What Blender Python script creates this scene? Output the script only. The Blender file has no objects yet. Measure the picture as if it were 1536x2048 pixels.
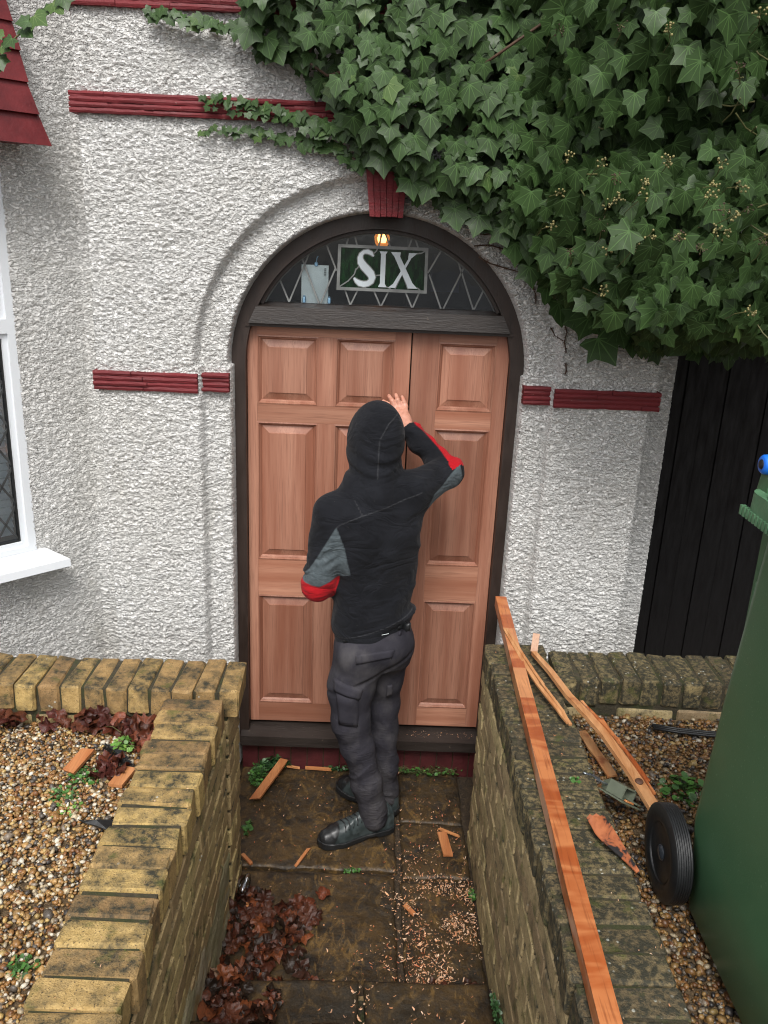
import bpy, bmesh, math, random
import numpy as np
from mathutils import Matrix, Vector, noise as mnoise

random.seed(7)
RNG = np.random.default_rng(11)
SC = bpy.context.scene
COL = SC.collection
R = math.radians

# ------------------------------------------------------------------ camera, world, sun, exposure
CAM_POS = Vector((0.0, -3.45, 2.4426))
CAM_PITCH, CAM_ROLL, CAM_YAW = 0.31952, 0.04460, 0.01937
fw = Vector((math.sin(CAM_YAW) * math.cos(CAM_PITCH), math.cos(CAM_YAW) * math.cos(CAM_PITCH), -math.sin(CAM_PITCH)))
rt0 = Vector((math.cos(CAM_YAW), -math.sin(CAM_YAW), 0.0))
up0 = rt0.cross(fw)
rt = math.cos(CAM_ROLL) * rt0 + math.sin(CAM_ROLL) * up0
up = -math.sin(CAM_ROLL) * rt0 + math.cos(CAM_ROLL) * up0
cam_data = bpy.data.cameras.new('camera')
cam_data.sensor_fit = 'VERTICAL'
cam_data.sensor_height = 24.0
cam_data.lens = 24.0 * 1663.06 / 2048.0
cam_data.clip_start = 0.05
cam_data.clip_end = 400.0
cam = bpy.data.objects.new('camera', cam_data)
COL.objects.link(cam)
m3 = Matrix((rt, up, -fw)).transposed()
cam.matrix_world = Matrix.Translation(CAM_POS) @ m3.to_4x4()
SC.camera = cam

SUN_EL, SUN_AZ = R(53), R(184)      # azimuth measured from +y clockwise: the sun is behind the camera, a little to the left
world = bpy.data.worlds.new('World')
SC.world = world
world.use_nodes = True
wn = world.node_tree
bg = wn.nodes['Background']
sky = wn.nodes.new('ShaderNodeTexSky')
sky.sky_type = 'NISHITA'
sky.sun_disc = False
sky.sun_elevation = SUN_EL
sky.sun_rotation = SUN_AZ
sky.air_density = 1.0
sky.dust_density = 4.0
sky.ozone_density = 0.6
hs = wn.nodes.new('ShaderNodeHueSaturation')       # overcast: the blue is taken out of the sky
hs.inputs['Saturation'].default_value = 0.22
wn.links.new(sky.outputs[0], hs.inputs['Color'])
wn.links.new(hs.outputs[0], bg.inputs['Color'])
bg.inputs['Strength'].default_value = 0.135
sun_data = bpy.data.lights.new('sun', 'SUN')
sun_data.energy = 1.5
sun_data.angle = R(22)
sun_data.color = (1.0, 0.975, 0.94)
sun = bpy.data.objects.new('sun', sun_data)
COL.objects.link(sun)
sd = Vector((math.sin(SUN_AZ) * math.cos(SUN_EL), math.cos(SUN_AZ) * math.cos(SUN_EL), math.sin(SUN_EL)))
sun.rotation_euler = sd.to_track_quat('Z', 'Y').to_euler()
sun.location = (0, -6, 9)
SC.view_settings.view_transform = 'Standard'
SC.view_settings.look = 'None'
SC.view_settings.exposure = 0.58
SC.view_settings.gamma = 1.0
SC.view_settings.use_curve_mapping = False
SC.cycles.pixel_filter_type = 'BLACKMAN_HARRIS'
SC.cycles.filter_width = 1.15
SC.cycles.max_bounces = 6
SC.cycles.transparent_max_bounces = 8

# ------------------------------------------------------------------ object helpers
def wmat(o):
    return (wmat(o.parent) @ o.matrix_parent_inverse if o.parent else Matrix()) @ o.matrix_basis
def link(name, mesh, parent=None, M=None):
    o = bpy.data.objects.new(name, mesh)
    COL.objects.link(o)
    if parent is not None:
        o.parent = parent
        o.matrix_parent_inverse = wmat(parent).inverted()
    if M is not None: o.matrix_basis = M
    return o

def tag(o, label=None, cat=None, group=None, kind=None):
    if label: o['label'] = label
    if cat: o['category'] = cat
    if group: o['group'] = group
    if kind: o['kind'] = kind
    return o

def thing(name, label, cat, loc=(0, 0, 0), group=None):
    o = bpy.data.objects.new(name, None)
    o.empty_display_size = 0.1
    COL.objects.link(o)
    o.location = loc
    return tag(o, label, cat, group)

class MB:
    """collects shapes in world space and links them as one mesh"""
    def __init__(s):
        s.v = []; s.f = []; s.n = 0; s.uv = None
    def add(s, v, f):
        k = s.n
        s.v.extend([tuple(p) for p in v]); s.n += len(v)
        s.f.extend([tuple(i + k for i in q) for q in f])
        return s
    def box(s, a, b, M=None):
        x0, y0, z0 = a; x1, y1, z1 = b
        v = [(x0, y0, z0), (x1, y0, z0), (x1, y1, z0), (x0, y1, z0), (x0, y0, z1), (x1, y0, z1), (x1, y1, z1), (x0, y1, z1)]
        if M is not None: v = [tuple(M @ Vector(p)) for p in v]
        return s.add(v, [(0, 3, 2, 1), (4, 5, 6, 7), (0, 1, 5, 4), (1, 2, 6, 5), (2, 3, 7, 6), (3, 0, 4, 7)])
    def hexa(s, lo, hi):
        """lo, hi: four corners each, counter-clockwise seen from hi"""
        return s.add(list(lo) + list(hi), [(3, 2, 1, 0), (4, 5, 6, 7), (0, 1, 5, 4), (1, 2, 6, 5), (2, 3, 7, 6), (3, 0, 4, 7)])
    def prism(s, poly, d):
        """poly: list of 3d points, extruded by the vector d"""
        n = len(poly); d = Vector(d)
        v = [Vector(p) for p in poly]; v = v + [p + d for p in v]
        f = [tuple(range(n - 1, -1, -1)), tuple(range(n, 2 * n))]
        for i in range(n):
            j = (i + 1) % n
            f.append((i, j, j + n, i + n))
        return s.add(v, f)
    def tube(s, pts, r, seg=8, cap=True):
        pts = [Vector(p) for p in pts]
        rr = r if isinstance(r, (list, tuple)) else [r] * len(pts)
        v = []; f = []; prev = None
        for i, p in enumerate(pts):
            t = (pts[min(i + 1, len(pts) - 1)] - pts[max(i - 1, 0)])
            if t.length < 1e-9: t = Vector((0, 0, 1))
            t.normalize()
            if prev is None:
                a = Vector((0, 0, 1)) if abs(t.z) < 0.9 else Vector((1, 0, 0))
                n1 = t.cross(a).normalized()
            else:
                n1 = (prev - t * prev.dot(t))
                if n1.length < 1e-6: n1 = t.orthogonal()
                n1.normalize()
            prev = n1
            n2 = t.cross(n1)
            for k in range(seg):
                an = 2 * math.pi * k / seg
                v.append(p + (n1 * math.cos(an) + n2 * math.sin(an)) * rr[i])
        for i in range(len(pts) - 1):
            for k in range(seg):
                a = i * seg + k; b = i * seg + (k + 1) % seg
                f.append((a, b, b + seg, a + seg))
        if cap:
            f.append(tuple(range(seg - 1, -1, -1)))
            f.append(tuple(range((len(pts) - 1) * seg, len(pts) * seg)))
        return s.add(v, f)
    def lathe(s, prof, M, seg=24):
        """prof: list of (radius, height) turned about the z axis of M"""
        v = []; f = []
        for r_, h_ in prof:
            for k in range(seg):
                a = 2 * math.pi * k / seg
                v.append(M @ Vector((r_ * math.cos(a), r_ * math.sin(a), h_)))
        for i in range(len(prof) - 1):
            for k in range(seg):
                a = i * seg + k; b = i * seg + (k + 1) % seg
                f.append((a, b, b + seg, a + seg))
        f.append(tuple(range(seg - 1, -1, -1)))
        f.append(tuple(range((len(prof) - 1) * seg, len(prof) * seg)))
        return s.add(v, f)
    def build(s, name, mat, parent=None, smooth=False, fix=True):
        me = bpy.data.meshes.new(name)
        me.from_pydata([tuple(p) for p in s.v], [], s.f)
        if fix:
            bm = bmesh.new(); bm.from_mesh(me)
            bmesh.ops.recalc_face_normals(bm, faces=bm.faces)
            bm.to_mesh(me); bm.free()
        if mat: me.materials.append(mat)
        if smooth: me.polygons.foreach_set('use_smooth', [True] * len(me.polygons))
        me.update()
        return link(name, me, parent)

def np_mesh(name, V, F, mat, parent=None, smooth=False, col=None, uv=None, attrs=None):
    """V (n,3), F (m,k) arrays; col per vertex rgb; uv per vertex; attrs {name: per-vertex float}"""
    me = bpy.data.meshes.new(name)
    V = np.asarray(V, np.float32); F = np.asarray(F, np.int32)
    m, k = F.shape
    me.vertices.add(len(V)); me.vertices.foreach_set('co', V.ravel())
    me.loops.add(m * k); me.loops.foreach_set('vertex_index', F.ravel())
    me.polygons.add(m)
    me.polygons.foreach_set('loop_start', np.arange(0, m * k, k, dtype=np.int32))
    me.polygons.foreach_set('loop_total', np.full(m, k, np.int32))
    if smooth: me.polygons.foreach_set('use_smooth', np.ones(m, bool))
    if mat: me.materials.append(mat)
    if col is not None:
        a = me.color_attributes.new('Col', 'FLOAT_COLOR', 'POINT')
        a.data.foreach_set('color', np.concatenate([np.asarray(col, np.float32), np.ones((len(V), 1), np.float32)], 1).ravel())
    if attrs:
        for nme, arr in attrs.items():
            a = me.attributes.new(nme, 'FLOAT', 'POINT')
            a.data.foreach_set('value', np.asarray(arr, np.float32))
    if uv is not None:
        u = me.uv_layers.new(name='UVMap')
        u.data.foreach_set('uv', np.asarray(uv, np.float32)[F.ravel()].ravel())
    me.update(); me.validate()
    return link(name, me, parent)

# ------------------------------------------------------------------ numpy noise
def _hash(ix, iy, iz, seed):
    h = (ix.astype(np.int64) * 374761393 + iy.astype(np.int64) * 668265263 + iz.astype(np.int64) * 2147483647 + seed * 974711) & 0x7fffffff
    h = ((h ^ (h >> 13)) * 1274126177) & 0x7fffffff
    h = (h ^ (h >> 16)) & 0xffffff
    return h.astype(np.float64) / 0xffffff * 2 - 1
def vnoise(x, y, z=0.0, seed=0):
    x, y, z = np.broadcast_arrays(np.asarray(x, float), np.asarray(y, float), np.asarray(z, float))
    fx, fy, fz = np.floor(x), np.floor(y), np.floor(z)
    tx, ty, tz = x - fx, y - fy, z - fz
    tx = tx * tx * (3 - 2 * tx); ty = ty * ty * (3 - 2 * ty); tz = tz * tz * (3 - 2 * tz)
    ix, iy, iz = fx.astype(np.int64), fy.astype(np.int64), fz.astype(np.int64)
    def H(a, b, c): return _hash(ix + a, iy + b, iz + c, seed)
    c00 = H(0, 0, 0) * (1 - tx) + H(1, 0, 0) * tx
    c10 = H(0, 1, 0) * (1 - tx) + H(1, 1, 0) * tx
    c01 = H(0, 0, 1) * (1 - tx) + H(1, 0, 1) * tx
    c11 = H(0, 1, 1) * (1 - tx) + H(1, 1, 1) * tx
    return (c00 * (1 - ty) + c10 * ty) * (1 - tz) + (c01 * (1 - ty) + c11 * ty) * tz
def sstep(a, b, x):
    t = np.clip((x - a) / (b - a), 0, 1)
    return t * t * (3 - 2 * t)

# ------------------------------------------------------------------ materials
class NT:
    def __init__(s, name):
        s.mat = bpy.data.materials.new(name); s.mat.use_nodes = True
        s.t = s.mat.node_tree
        s.b = s.t.nodes['Principled BSDF']
        s.out = s.t.nodes['Material Output']
    def n(s, typ, ins=None, **props):
        nd = s.t.nodes.new('ShaderNode' + typ)
        for k, v in props.items(): setattr(nd, k, v)
        for k, v in (ins or {}).items(): s.set(nd.inputs[k], v)
        return nd
    def set(s, sock, v):
        if isinstance(v, bpy.types.NodeSocket): s.t.links.new(v, sock)
        elif isinstance(v, bpy.types.Node): s.t.links.new(v.outputs[0], sock)
        elif isinstance(v, (tuple, list)) and sock.type == 'RGBA' and len(v) == 3: sock.default_value = (*v, 1)
        else: sock.default_value = v
    def P(s, **k):
        for a, v in k.items():
            s.set(s.b.inputs[{'col': 'Base Color', 'rough': 'Roughness', 'spec': 'Specular IOR Level', 'metal': 'Metallic', 'coat': 'Coat Weight',
                              'coatr': 'Coat Roughness', 'nor': 'Normal', 'trans': 'Transmission Weight', 'alpha': 'Alpha', 'sheen': 'Sheen Weight',
                              'emi': 'Emission Color', 'emis': 'Emission Strength', 'sub': 'Subsurface Weight', 'ior': 'IOR'}[a]], v)
        return s.mat
    def pos(s, scale=(1, 1, 1), rnd=0.0, obj=False):
        src = s.n('TexCoord').outputs['Object'] if obj else s.n('NewGeometry').outputs['Position']
        if rnd:
            oi = s.n('ObjectInfo').outputs['Random']
            add = s.n('VectorMath', {0: src, 1: s.n('VectorMath', {0: s.n('CombineXYZ', {0: oi, 1: oi, 2: oi}), 3: rnd}, operation='SCALE')}, operation='ADD')
            src = add.outputs[0]
        if scale != (1, 1, 1):
            src = s.n('VectorMath', {0: src, 1: scale}, operation='MULTIPLY').outputs[0]
        return src
    def noise(s, vec, scale, detail=4, rough=0.55, dist=0.0, dim=None):
        return s.n('TexNoise', {'Vector': vec, 'Scale': scale, 'Detail': detail, 'Roughness': rough, 'Distortion': dist}).outputs['Fac']
    def ramp(s, fac, stops, interp='LINEAR'):
        r = s.n('ValToRGB', {'Fac': fac})
        r.color_ramp.interpolation = interp
        e = r.color_ramp.elements
        while len(e) > 1: e.remove(e[-1])
        e[0].position = stops[0][0]; c = stops[0][1]; e[0].color = (*c, 1) if isinstance(c, tuple) else (c, c, c, 1)
        for p, c in stops[1:]:
            q = e.new(p); q.color = (*c, 1) if isinstance(c, tuple) else (c, c, c, 1)
        return r.outputs['Color']
    def mix(s, fac, a, b, mode='MIX'):
        m = s.n('Mix', data_type='RGBA', blend_type=mode)
        s.set(m.inputs[0], fac); s.set(m.inputs[6], a); s.set(m.inputs[7], b)
        return m.outputs[2]
    def math(s, op, a, b=0.0, c=0.0, clamp=False):
        m = s.n('Math', operation=op, use_clamp=clamp)
        s.set(m.inputs[0], a); s.set(m.inputs[1], b); s.set(m.inputs[2], c)
        return m.outputs[0]
    def bump(s, h, dist=0.01, strength=1.0, normal=None):
        ins = {'Height': h, 'Distance': dist, 'Strength': strength}
        if normal is not None: ins['Normal'] = normal
        return s.n('Bump', ins).outputs[0]
    def attr(s, name, out='Fac'):
        return s.n('Attribute', attribute_name=name).outputs[out]
    def rand(s): return s.n('ObjectInfo').outputs['Random']

def M_roughcast():
    t = NT('roughcast'); p = t.pos()
    n1 = t.noise(t.pos((0.72, 0.72, 1.2)), 112, 3, 0.55, 0.3); n2 = t.noise(p, 3.0, 4); n3 = t.noise(t.pos((1, 1, 0.35)), 7, 5, 0.6)
    c = t.mix(t.ramp(n2, [(0.35, 0.0), (0.7, 1.0)]), (0.77, 0.76, 0.73), (0.84, 0.835, 0.815))
    c = t.mix(t.ramp(n3, [(0.58, 0.0), (0.8, 0.5)]), c, (0.52, 0.49, 0.42))
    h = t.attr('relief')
    c = t.mix(t.ramp(h, [(0.0, 0.75), (0.22, 0.0)]), c, (0.22, 0.21, 0.185))       # grime and painted-in shade darken the pits of the dash
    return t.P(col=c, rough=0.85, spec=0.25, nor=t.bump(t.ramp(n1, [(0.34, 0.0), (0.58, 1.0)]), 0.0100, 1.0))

def M_paint(name, c, rough=0.5, var=0.25, bumpd=0.0015, grain=(1, 1, 1), wear=None):
    t = NT(name); p = t.pos(grain)
    n = t.noise(p, 14, 6, 0.6)
    d = tuple(x * (1 - var) for x in c); l = tuple(min(1, x * (1 + var)) for x in c)
    col = t.mix(t.ramp(n, [(0.3, 0.0), (0.7, 1.0)]), d, l)
    if wear:
        w_ = t.noise(t.pos(), 60, 5, 0.65)
        col = t.mix(t.ramp(w_, [(0.66, 0.0), (0.72, 0.8)]), col, wear)
    h = t.noise(p, 60, 5, 0.6)
    return t.P(col=col, rough=t.ramp(n, [(0.3, rough * 0.8), (0.7, min(1, rough * 1.2))]), nor=t.bump(h, bumpd, 0.8))

def M_wood(name, c1, c2, axis, rough=0.45, scale=1.0, dark=None):
    """axis: 0,1,2 the grain direction in object space"""
    t = NT(name)
    sc = [34.0, 34.0, 34.0]; sc[axis] = 1.3
    p = t.pos(tuple(sc), rnd=7.0, obj=True)
    n = t.noise(p, scale, 5, 0.62, 0.35)
    fn = [260.0, 260.0, 260.0]; fn[axis] = 9.0
    pores = t.noise(t.pos(tuple(fn), rnd=3.0, obj=True), scale, 2, 0.5)
    bs = [16.0, 16.0, 16.0]; bs[axis] = 0.7
    big = t.noise(t.pos(tuple(bs), rnd=11.0, obj=True), 1.0, 3, 0.5)
    col = t.mix(t.ramp(n, [(0.28, 0.0), (0.72, 1.0)]), c1, c2)
    col = t.mix(t.ramp(pores, [(0.5, 0.0), (0.72, 0.45)]), col, dark or tuple(x * 0.45 for x in c1))
    col = t.mix(t.ramp(big, [(0.40, 0.0), (0.66, 0.75)]), col, (c1[0] * 0.80, c1[1] * 0.66, c1[2] * 0.58))
    v = t.n('HueSaturation', {'Color': col, 'Value': t.math('MULTIPLY_ADD', t.rand(), 0.36, 0.80)})
    return t.P(col=v.outputs[0], rough=t.ramp(n, [(0.2, rough * 0.85), (0.8, rough * 1.25)]), nor=t.bump(t.mix(0.5, n, pores), 0.0009, 0.6))

def M_brick(name, base, light, dark_amt, moss=0.3, lichen=0.3, bd=0.007):
    t = NT(name); p = t.pos(rnd=2.7); v = t.rand()
    n1 = t.noise(p, 60, 6, 0.7); n2 = t.noise(p, 9, 5, 0.65); n3 = t.noise(p, 220, 3, 0.6); n4 = t.noise(p, 23, 5, 0.7)
    c = t.mix(t.ramp(n1, [(0.3, 0.0), (0.7, 1.0)]), base, light)
    c = t.n('HueSaturation', {'Color': c, 'Value': t.math('MULTIPLY_ADD', v, 0.5, 0.72), 'Hue': t.math('MULTIPLY_ADD', v, 0.02, 0.49)}).outputs[0]
    # black crust in patches, more on tops
    nz = t.n('SeparateXYZ', {0: t.n('NewGeometry').outputs['Normal']}).outputs[2]
    amt = t.math('ADD', t.math('ADD', n2, t.math('MULTIPLY', n4, 0.55)), t.math('MULTIPLY', t.math('MAXIMUM', nz, 0.0), 0.10))
    patch = t.ramp(amt, [(0.88 - dark_amt, 0.0), (1.10 - dark_amt, 1.0)])
    blk = t.math('MULTIPLY', patch, t.ramp(n1, [(0.38, 0.5), (0.55, 1.0)]), clamp=True)
    c = t.mix(blk, c, (0.036, 0.034, 0.022))
    pits = t.ramp(n3, [(0.60, 0.0), (0.66, 0.85)])
    c = t.mix(pits, c, (0.035, 0.028, 0.018))
    mo = t.noise(t.pos(), 16, 5, 0.65)
    c = t.mix(t.ramp(mo, [(0.62 - moss * 0.2, 0.0), (0.74 - moss * 0.12, 0.75)]), c, (0.075, 0.085, 0.018))
    li = t.n('TexVoronoi', {'Vector': p, 'Scale': 46.0}).outputs['Distance']
    lm = t.math('MULTIPLY', t.ramp(li, [(0.12, 1.0), (0.20, 0.0)]), t.ramp(t.noise(p, 12, 2), [(0.66 - lichen * 0.2, 0.0), (0.72 - lichen * 0.2, 0.8)]))
    c = t.mix(lm, c, (0.42, 0.43, 0.38))
    h = t.mix(0.5, n1, n3)
    return t.P(col=c, rough=0.72, spec=0.35, nor=t.bump(h, bd, 0.9))

MAT = {}
MAT['roughcast'] = M_roughcast()
MAT['red'] = M_paint('red_masonry_paint', (0.150, 0.0125, 0.0165), 0.68, 0.22, 0.004, (0.4, 1, 3), wear=(0.26, 0.16, 0.14))
MAT['redtile'] = M_paint('red_tile_paint', (0.125, 0.011, 0.013), 0.42, 0.25, 0.0015)
MAT['plinthred'] = M_paint('plinth_red', (0.075, 0.012, 0.014), 0.55, 0.35, 0.003, wear=(0.13, 0.10, 0.08))
MAT['brown'] = M_paint('dark_brown_paint', (0.026, 0.0155, 0.0115), 0.5, 0.25, 0.0012, (3, 3, 0.6))
MAT['sillbrown'] = M_paint('weathered_brown', (0.022, 0.016, 0.013), 0.45, 0.3, 0.002, (0.5, 3, 3), wear=(0.16, 0.12, 0.09))
W1, W2 = (0.285, 0.120, 0.076), (0.43, 0.215, 0.142)
MAT['door_v'] = M_wood('door_wood_upright', W1, W2, 2)
MAT['door_h'] = M_wood('door_wood_level', (0.33, 0.142, 0.088), (0.47, 0.240, 0.155), 0)
MAT['post_y'] = M_wood('orange_timber', (0.42, 0.105, 0.026), (0.60, 0.19, 0.055), 1, 0.36, dark=(0.22, 0.05, 0.015))
MAT['scrap'] = M_wood('scrap_timber', (0.42, 0.15, 0.05), (0.62, 0.29, 0.12), 1, 0.5)
MAT['scrapx'] = M_wood('scrap_timber_b', (0.46, 0.17, 0.055), (0.66, 0.32, 0.13), 0, 0.5)
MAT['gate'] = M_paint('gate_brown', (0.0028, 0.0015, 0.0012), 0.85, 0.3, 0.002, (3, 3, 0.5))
MAT['brick_l'] = M_brick('yellow_stock_brick', (0.30, 0.188, 0.066), (0.47, 0.315, 0.135), 0.125, 0.22, 0.15)
MAT['brick_lf'] = M_brick('yellow_stock_brick_face', (0.32, 0.225, 0.095), (0.46, 0.345, 0.175), 0.05, 0.38, 0.1, 0.003)
MAT['brick_r'] = M_brick('mossy_stock_brick', (0.27, 0.18, 0.065), (0.42, 0.29, 0.12), 0.20, 0.5, 0.35)
MAT['brick_rc'] = M_brick('crusted_stock_brick', (0.27, 0.20, 0.095), (0.42, 0.31, 0.155), 0.37, 0.34, 0.75)
MAT['brick_rf'] = M_brick('mossy_stock_brick_face', (0.31, 0.225, 0.11), (0.44, 0.34, 0.19), 0.09, 0.40, 0.15, 0.003)

def M_mortar():
    t = NT('mortar'); p = t.pos()
    n = t.noise(p, 70, 5, 0.7); m = t.noise(p, 19, 5, 0.6)
    c = t.mix(t.ramp(n, [(0.3, 0.0), (0.7, 1.0)]), (0.020, 0.018, 0.010), (0.070, 0.056, 0.032))
    c = t.mix(t.ramp(m, [(0.46, 0.0), (0.60, 0.8)]), c, (0.034, 0.040, 0.010))
    return t.P(col=c, rough=0.9, nor=t.bump(n, 0.006, 1.0))
MAT['mortar'] = M_mortar()

def M_render_streak():
    t = NT('wall_smear'); p = t.pos((1, 1, 3)); q = t.pos()
    n = t.noise(p, 9, 6, 0.7); g = t.noise(q, 5, 5, 0.6); f = t.noise(q, 90, 4, 0.6)
    c = t.mix(t.ramp(n, [(0.3, 0.0), (0.7, 1.0)]), (0.22, 0.18, 0.10), (0.44, 0.38, 0.26))
    c = t.mix(t.ramp(g, [(0.45, 0.0), (0.7, 0.75)]), c, (0.15, 0.17, 0.04))
    return t.P(col=c, rough=0.85, nor=t.bump(t.mix(0.4, n, f), 0.012, 1.0))
MAT['smear'] = M_render_streak()

def M_slab():
    t = NT('wet_sandstone'); p = t.pos(rnd=5.0)
    n = t.noise(p, 6, 8, 0.68, 1.2); m = t.noise(p, 38, 5, 0.7); w_ = t.noise(t.pos(), 2.3, 4, 0.6); st = t.noise(t.pos((1, 0.45, 1), rnd=5.0), 13, 6, 0.75, 2.0)
    c = t.mix(t.ramp(n, [(0.34, 0.0), (0.66, 1.0)]), (0.012, 0.009, 0.006), (0.080, 0.048, 0.018))
    c = t.mix(t.ramp(st, [(0.53, 0.0), (0.62, 0.85)]), c, (0.150, 0.088, 0.028))
    c = t.mix(t.ramp(m, [(0.5, 0.0), (0.68, 0.8)]), c, (0.016, 0.013, 0.010))
    c = t.mix(t.ramp(w_, [(0.45, 0.0), (0.7, 0.6)]), c, (0.022, 0.019, 0.013))
    return t.P(col=c, rough=t.ramp(m, [(0.35, 0.30), (0.62, 0.72)]), spec=0.45, nor=t.bump(t.mix(0.45, n, m), 0.010, 1.0))
MAT['slab'] = M_slab()

def M_soil(name, c1, c2, sc=60):
    t = NT(name); p = t.pos()
    n = t.noise(p, sc, 6, 0.75)
    return t.P(col=t.mix(t.ramp(n, [(0.35, 0.0), (0.65, 1.0)]), c1, c2), rough=0.9, nor=t.bump(n, 0.01, 1.0))
MAT['soil'] = M_soil('wet_soil', (0.018, 0.012, 0.007), (0.07, 0.045, 0.022))
MAT['gravelbed'] = M_soil('gravel_bed', (0.05, 0.03, 0.014), (0.24, 0.16, 0.08), 110)
MAT['asphalt'] = M_soil('asphalt', (0.035, 0.035, 0.036), (0.065, 0.065, 0.066), 200)

def M_vcol(name, rough=0.5, bumpsc=None, bd=0.002, spec=0.5, var=0.0):
    t = NT(name)
    c = t.attr('Col', 'Color')
    if var:
        c = t.mix(t.ramp(t.noise(t.pos(), 140, 4, 0.6), [(0.35, 0.0), (0.7, var)]), c, (0.03, 0.02, 0.012))
    k = dict(col=c, rough=rough, spec=spec)
    if bumpsc: k['nor'] = t.bump(t.noise(t.pos(), bumpsc, 4, 0.6), bd, 0.8)
    return t.P(**k)
MAT['pebble'] = M_vcol('pebble', 0.38, 260, 0.001, 0.5, 0.45)
MAT['litter'] = M_vcol('wet_leaf', 0.42, 120, 0.003, 0.30, 0.6)
MAT['shaving'] = M_vcol('shaving', 0.6)
MAT['weed'] = M_vcol('weed_leaf', 0.45)

def M_flat(name, c, rough=0.5, **k):
    t = NT(name)
    return t.P(col=c, rough=rough, **k)
MAT['lead'] = M_paint('lead_came', (0.17, 0.175, 0.17), 0.45, 0.35, 0.001)
MAT['darklead'] = M_paint('dark_lead', (0.045, 0.047, 0.047), 0.45, 0.3, 0.001)
MAT['white_glass'] = M_paint('white_letter_glass', (0.52, 0.57, 0.60), 0.25, 0.06, 0.0005)
MAT['upvc'] = M_flat('white_upvc', (0.74, 0.77, 0.80), 0.28)
MAT['black'] = M_flat('black_gasket', (0.008, 0.008, 0.008), 0.45)
MAT['paper'] = M_paint('white_card', (0.80, 0.86, 0.86), 0.6, 0.08, 0.0003)
MAT['clipblue'] = M_flat('pale_blue_plastic', (0.20, 0.36, 0.50), 0.35)
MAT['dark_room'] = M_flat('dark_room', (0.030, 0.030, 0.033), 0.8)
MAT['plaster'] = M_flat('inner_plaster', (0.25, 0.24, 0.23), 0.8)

def M_glass(name, tint, mixf=0.0):
    t = NT(name)
    tr = t.n('BsdfTransparent', {'Color': (*tint, 1)})
    gl = t.n('BsdfGlossy', {'Color': (0.9, 0.93, 0.97, 1), 'Roughness': 0.03, 'Normal': t.bump(t.noise(t.pos(), 9, 3, 0.5), 0.002, 0.6)})
    fr = t.n('Fresnel', {'IOR': 1.5})
    m = t.n('MixShader', {0: t.math('ADD', fr, mixf), 1: tr, 2: gl})
    t.t.links.new(m.outputs[0], t.out.inputs['Surface'])
    return t.mat
MAT['glass'] = M_glass('window_glass', (0.93, 0.95, 0.95), 0.02)
def M_greenglass():
    t = NT('green_glass'); p = t.pos((1, 1, 0.25))
    n = t.noise(p, 70, 4, 0.6)
    return t.P(col=t.mix(t.ramp(n, [(0.4, 0.0), (0.65, 1.0)]), (0.002, 0.010, 0.004), (0.007, 0.032, 0.010)), rough=0.18, spec=0.4, nor=t.bump(n, 0.001, 0.5))
MAT['green_glass'] = M_greenglass()

def M_emit(name, c, s):
    t = NT(name)
    return t.P(col=(0, 0, 0), emi=(*c, 1), emis=s)
MAT['bulb'] = M_emit('lit_bulb', (1.0, 0.42, 0.09), 6.0)
MAT['lamp_halo'] = M_emit('amber_halo', (1.0, 0.30, 0.05), 0.5)  # halo round the bulb put into an added glowing bowl and ribs

# ------------------------------------------------------------------ relief grids (roughcast render, riven stone)
def dash(u, v, k=1.0, seed=0):
    """billowed lumps of thrown render, in metres of relief and 0..1"""
    w1 = vnoise(u * 26, v * 26, 0, seed + 5) * 0.4
    a = 1 - np.abs(vnoise(u * 88 * k + w1, v * 140 * k + w1, 0.3, seed))
    b = 1 - np.abs(vnoise(u * 50 * k, v * 78 * k, 0.7, seed + 1))
    c = vnoise(u * 17, v * 17, 0, seed + 2)
    h = 1.0 - np.clip(a * 0.62 + b * 0.38, 0, 1)          # creases where |noise| is small
    h = sstep(0.0, 0.60, h)
    rel = h * 0.75 + 0.25 * (c * 0.5 + 0.5)
    return rel

def relief_wall(name, u0, u1, v0, v1, step, depth, keep, place, parent=None, kind='structure', seed=0, amp=0.0130):
    nu = int((u1 - u0) / step) + 1; nv = int((v1 - v0) / step) + 1
    U, V = np.meshgrid(np.linspace(u0, u1, nu), np.linspace(v0, v1, nv), indexing='ij')
    rel = dash(U, V, 1.0, seed)
    wav = vnoise(U * 2.2, V * 2.2, 0, seed + 9) * 0.004
    Dp = depth(U, V) - rel * amp + wav
    X, Y, Z = place(U, V, Dp)
    idx = np.arange(nu * nv).reshape(nu, nv)
    F = np.stack([idx[:-1, :-1], idx[1:, :-1], idx[1:, 1:], idx[:-1, 1:]], -1)
    k = keep(U, V)
    kf = k[:-1, :-1] & k[1:, :-1] & k[1:, 1:] & k[:-1, 1:]
    F = F[kf].reshape(-1, 4)
    Pn = np.stack([X, Y, Z], -1).reshape(-1, 3)
    used = np.unique(F); mp = np.full(len(Pn), -1); mp[used] = np.arange(len(used))
    o = np_mesh(name, Pn[used], mp[F], MAT['roughcast'], parent, smooth=True, attrs={'relief': rel.reshape(-1)[used]})
    if kind: o['kind'] = kind
    return o

AX, AZ = 0.015, 1.930            # centre of the door arch
RO, RI = 0.600, 0.540            # frame radii

# ================================================================== THE HOUSE
house = thing('house', 'cream roughcast house front with red tile bands round an arched doorway', 'house', (0, 0.2, 0))

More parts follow.
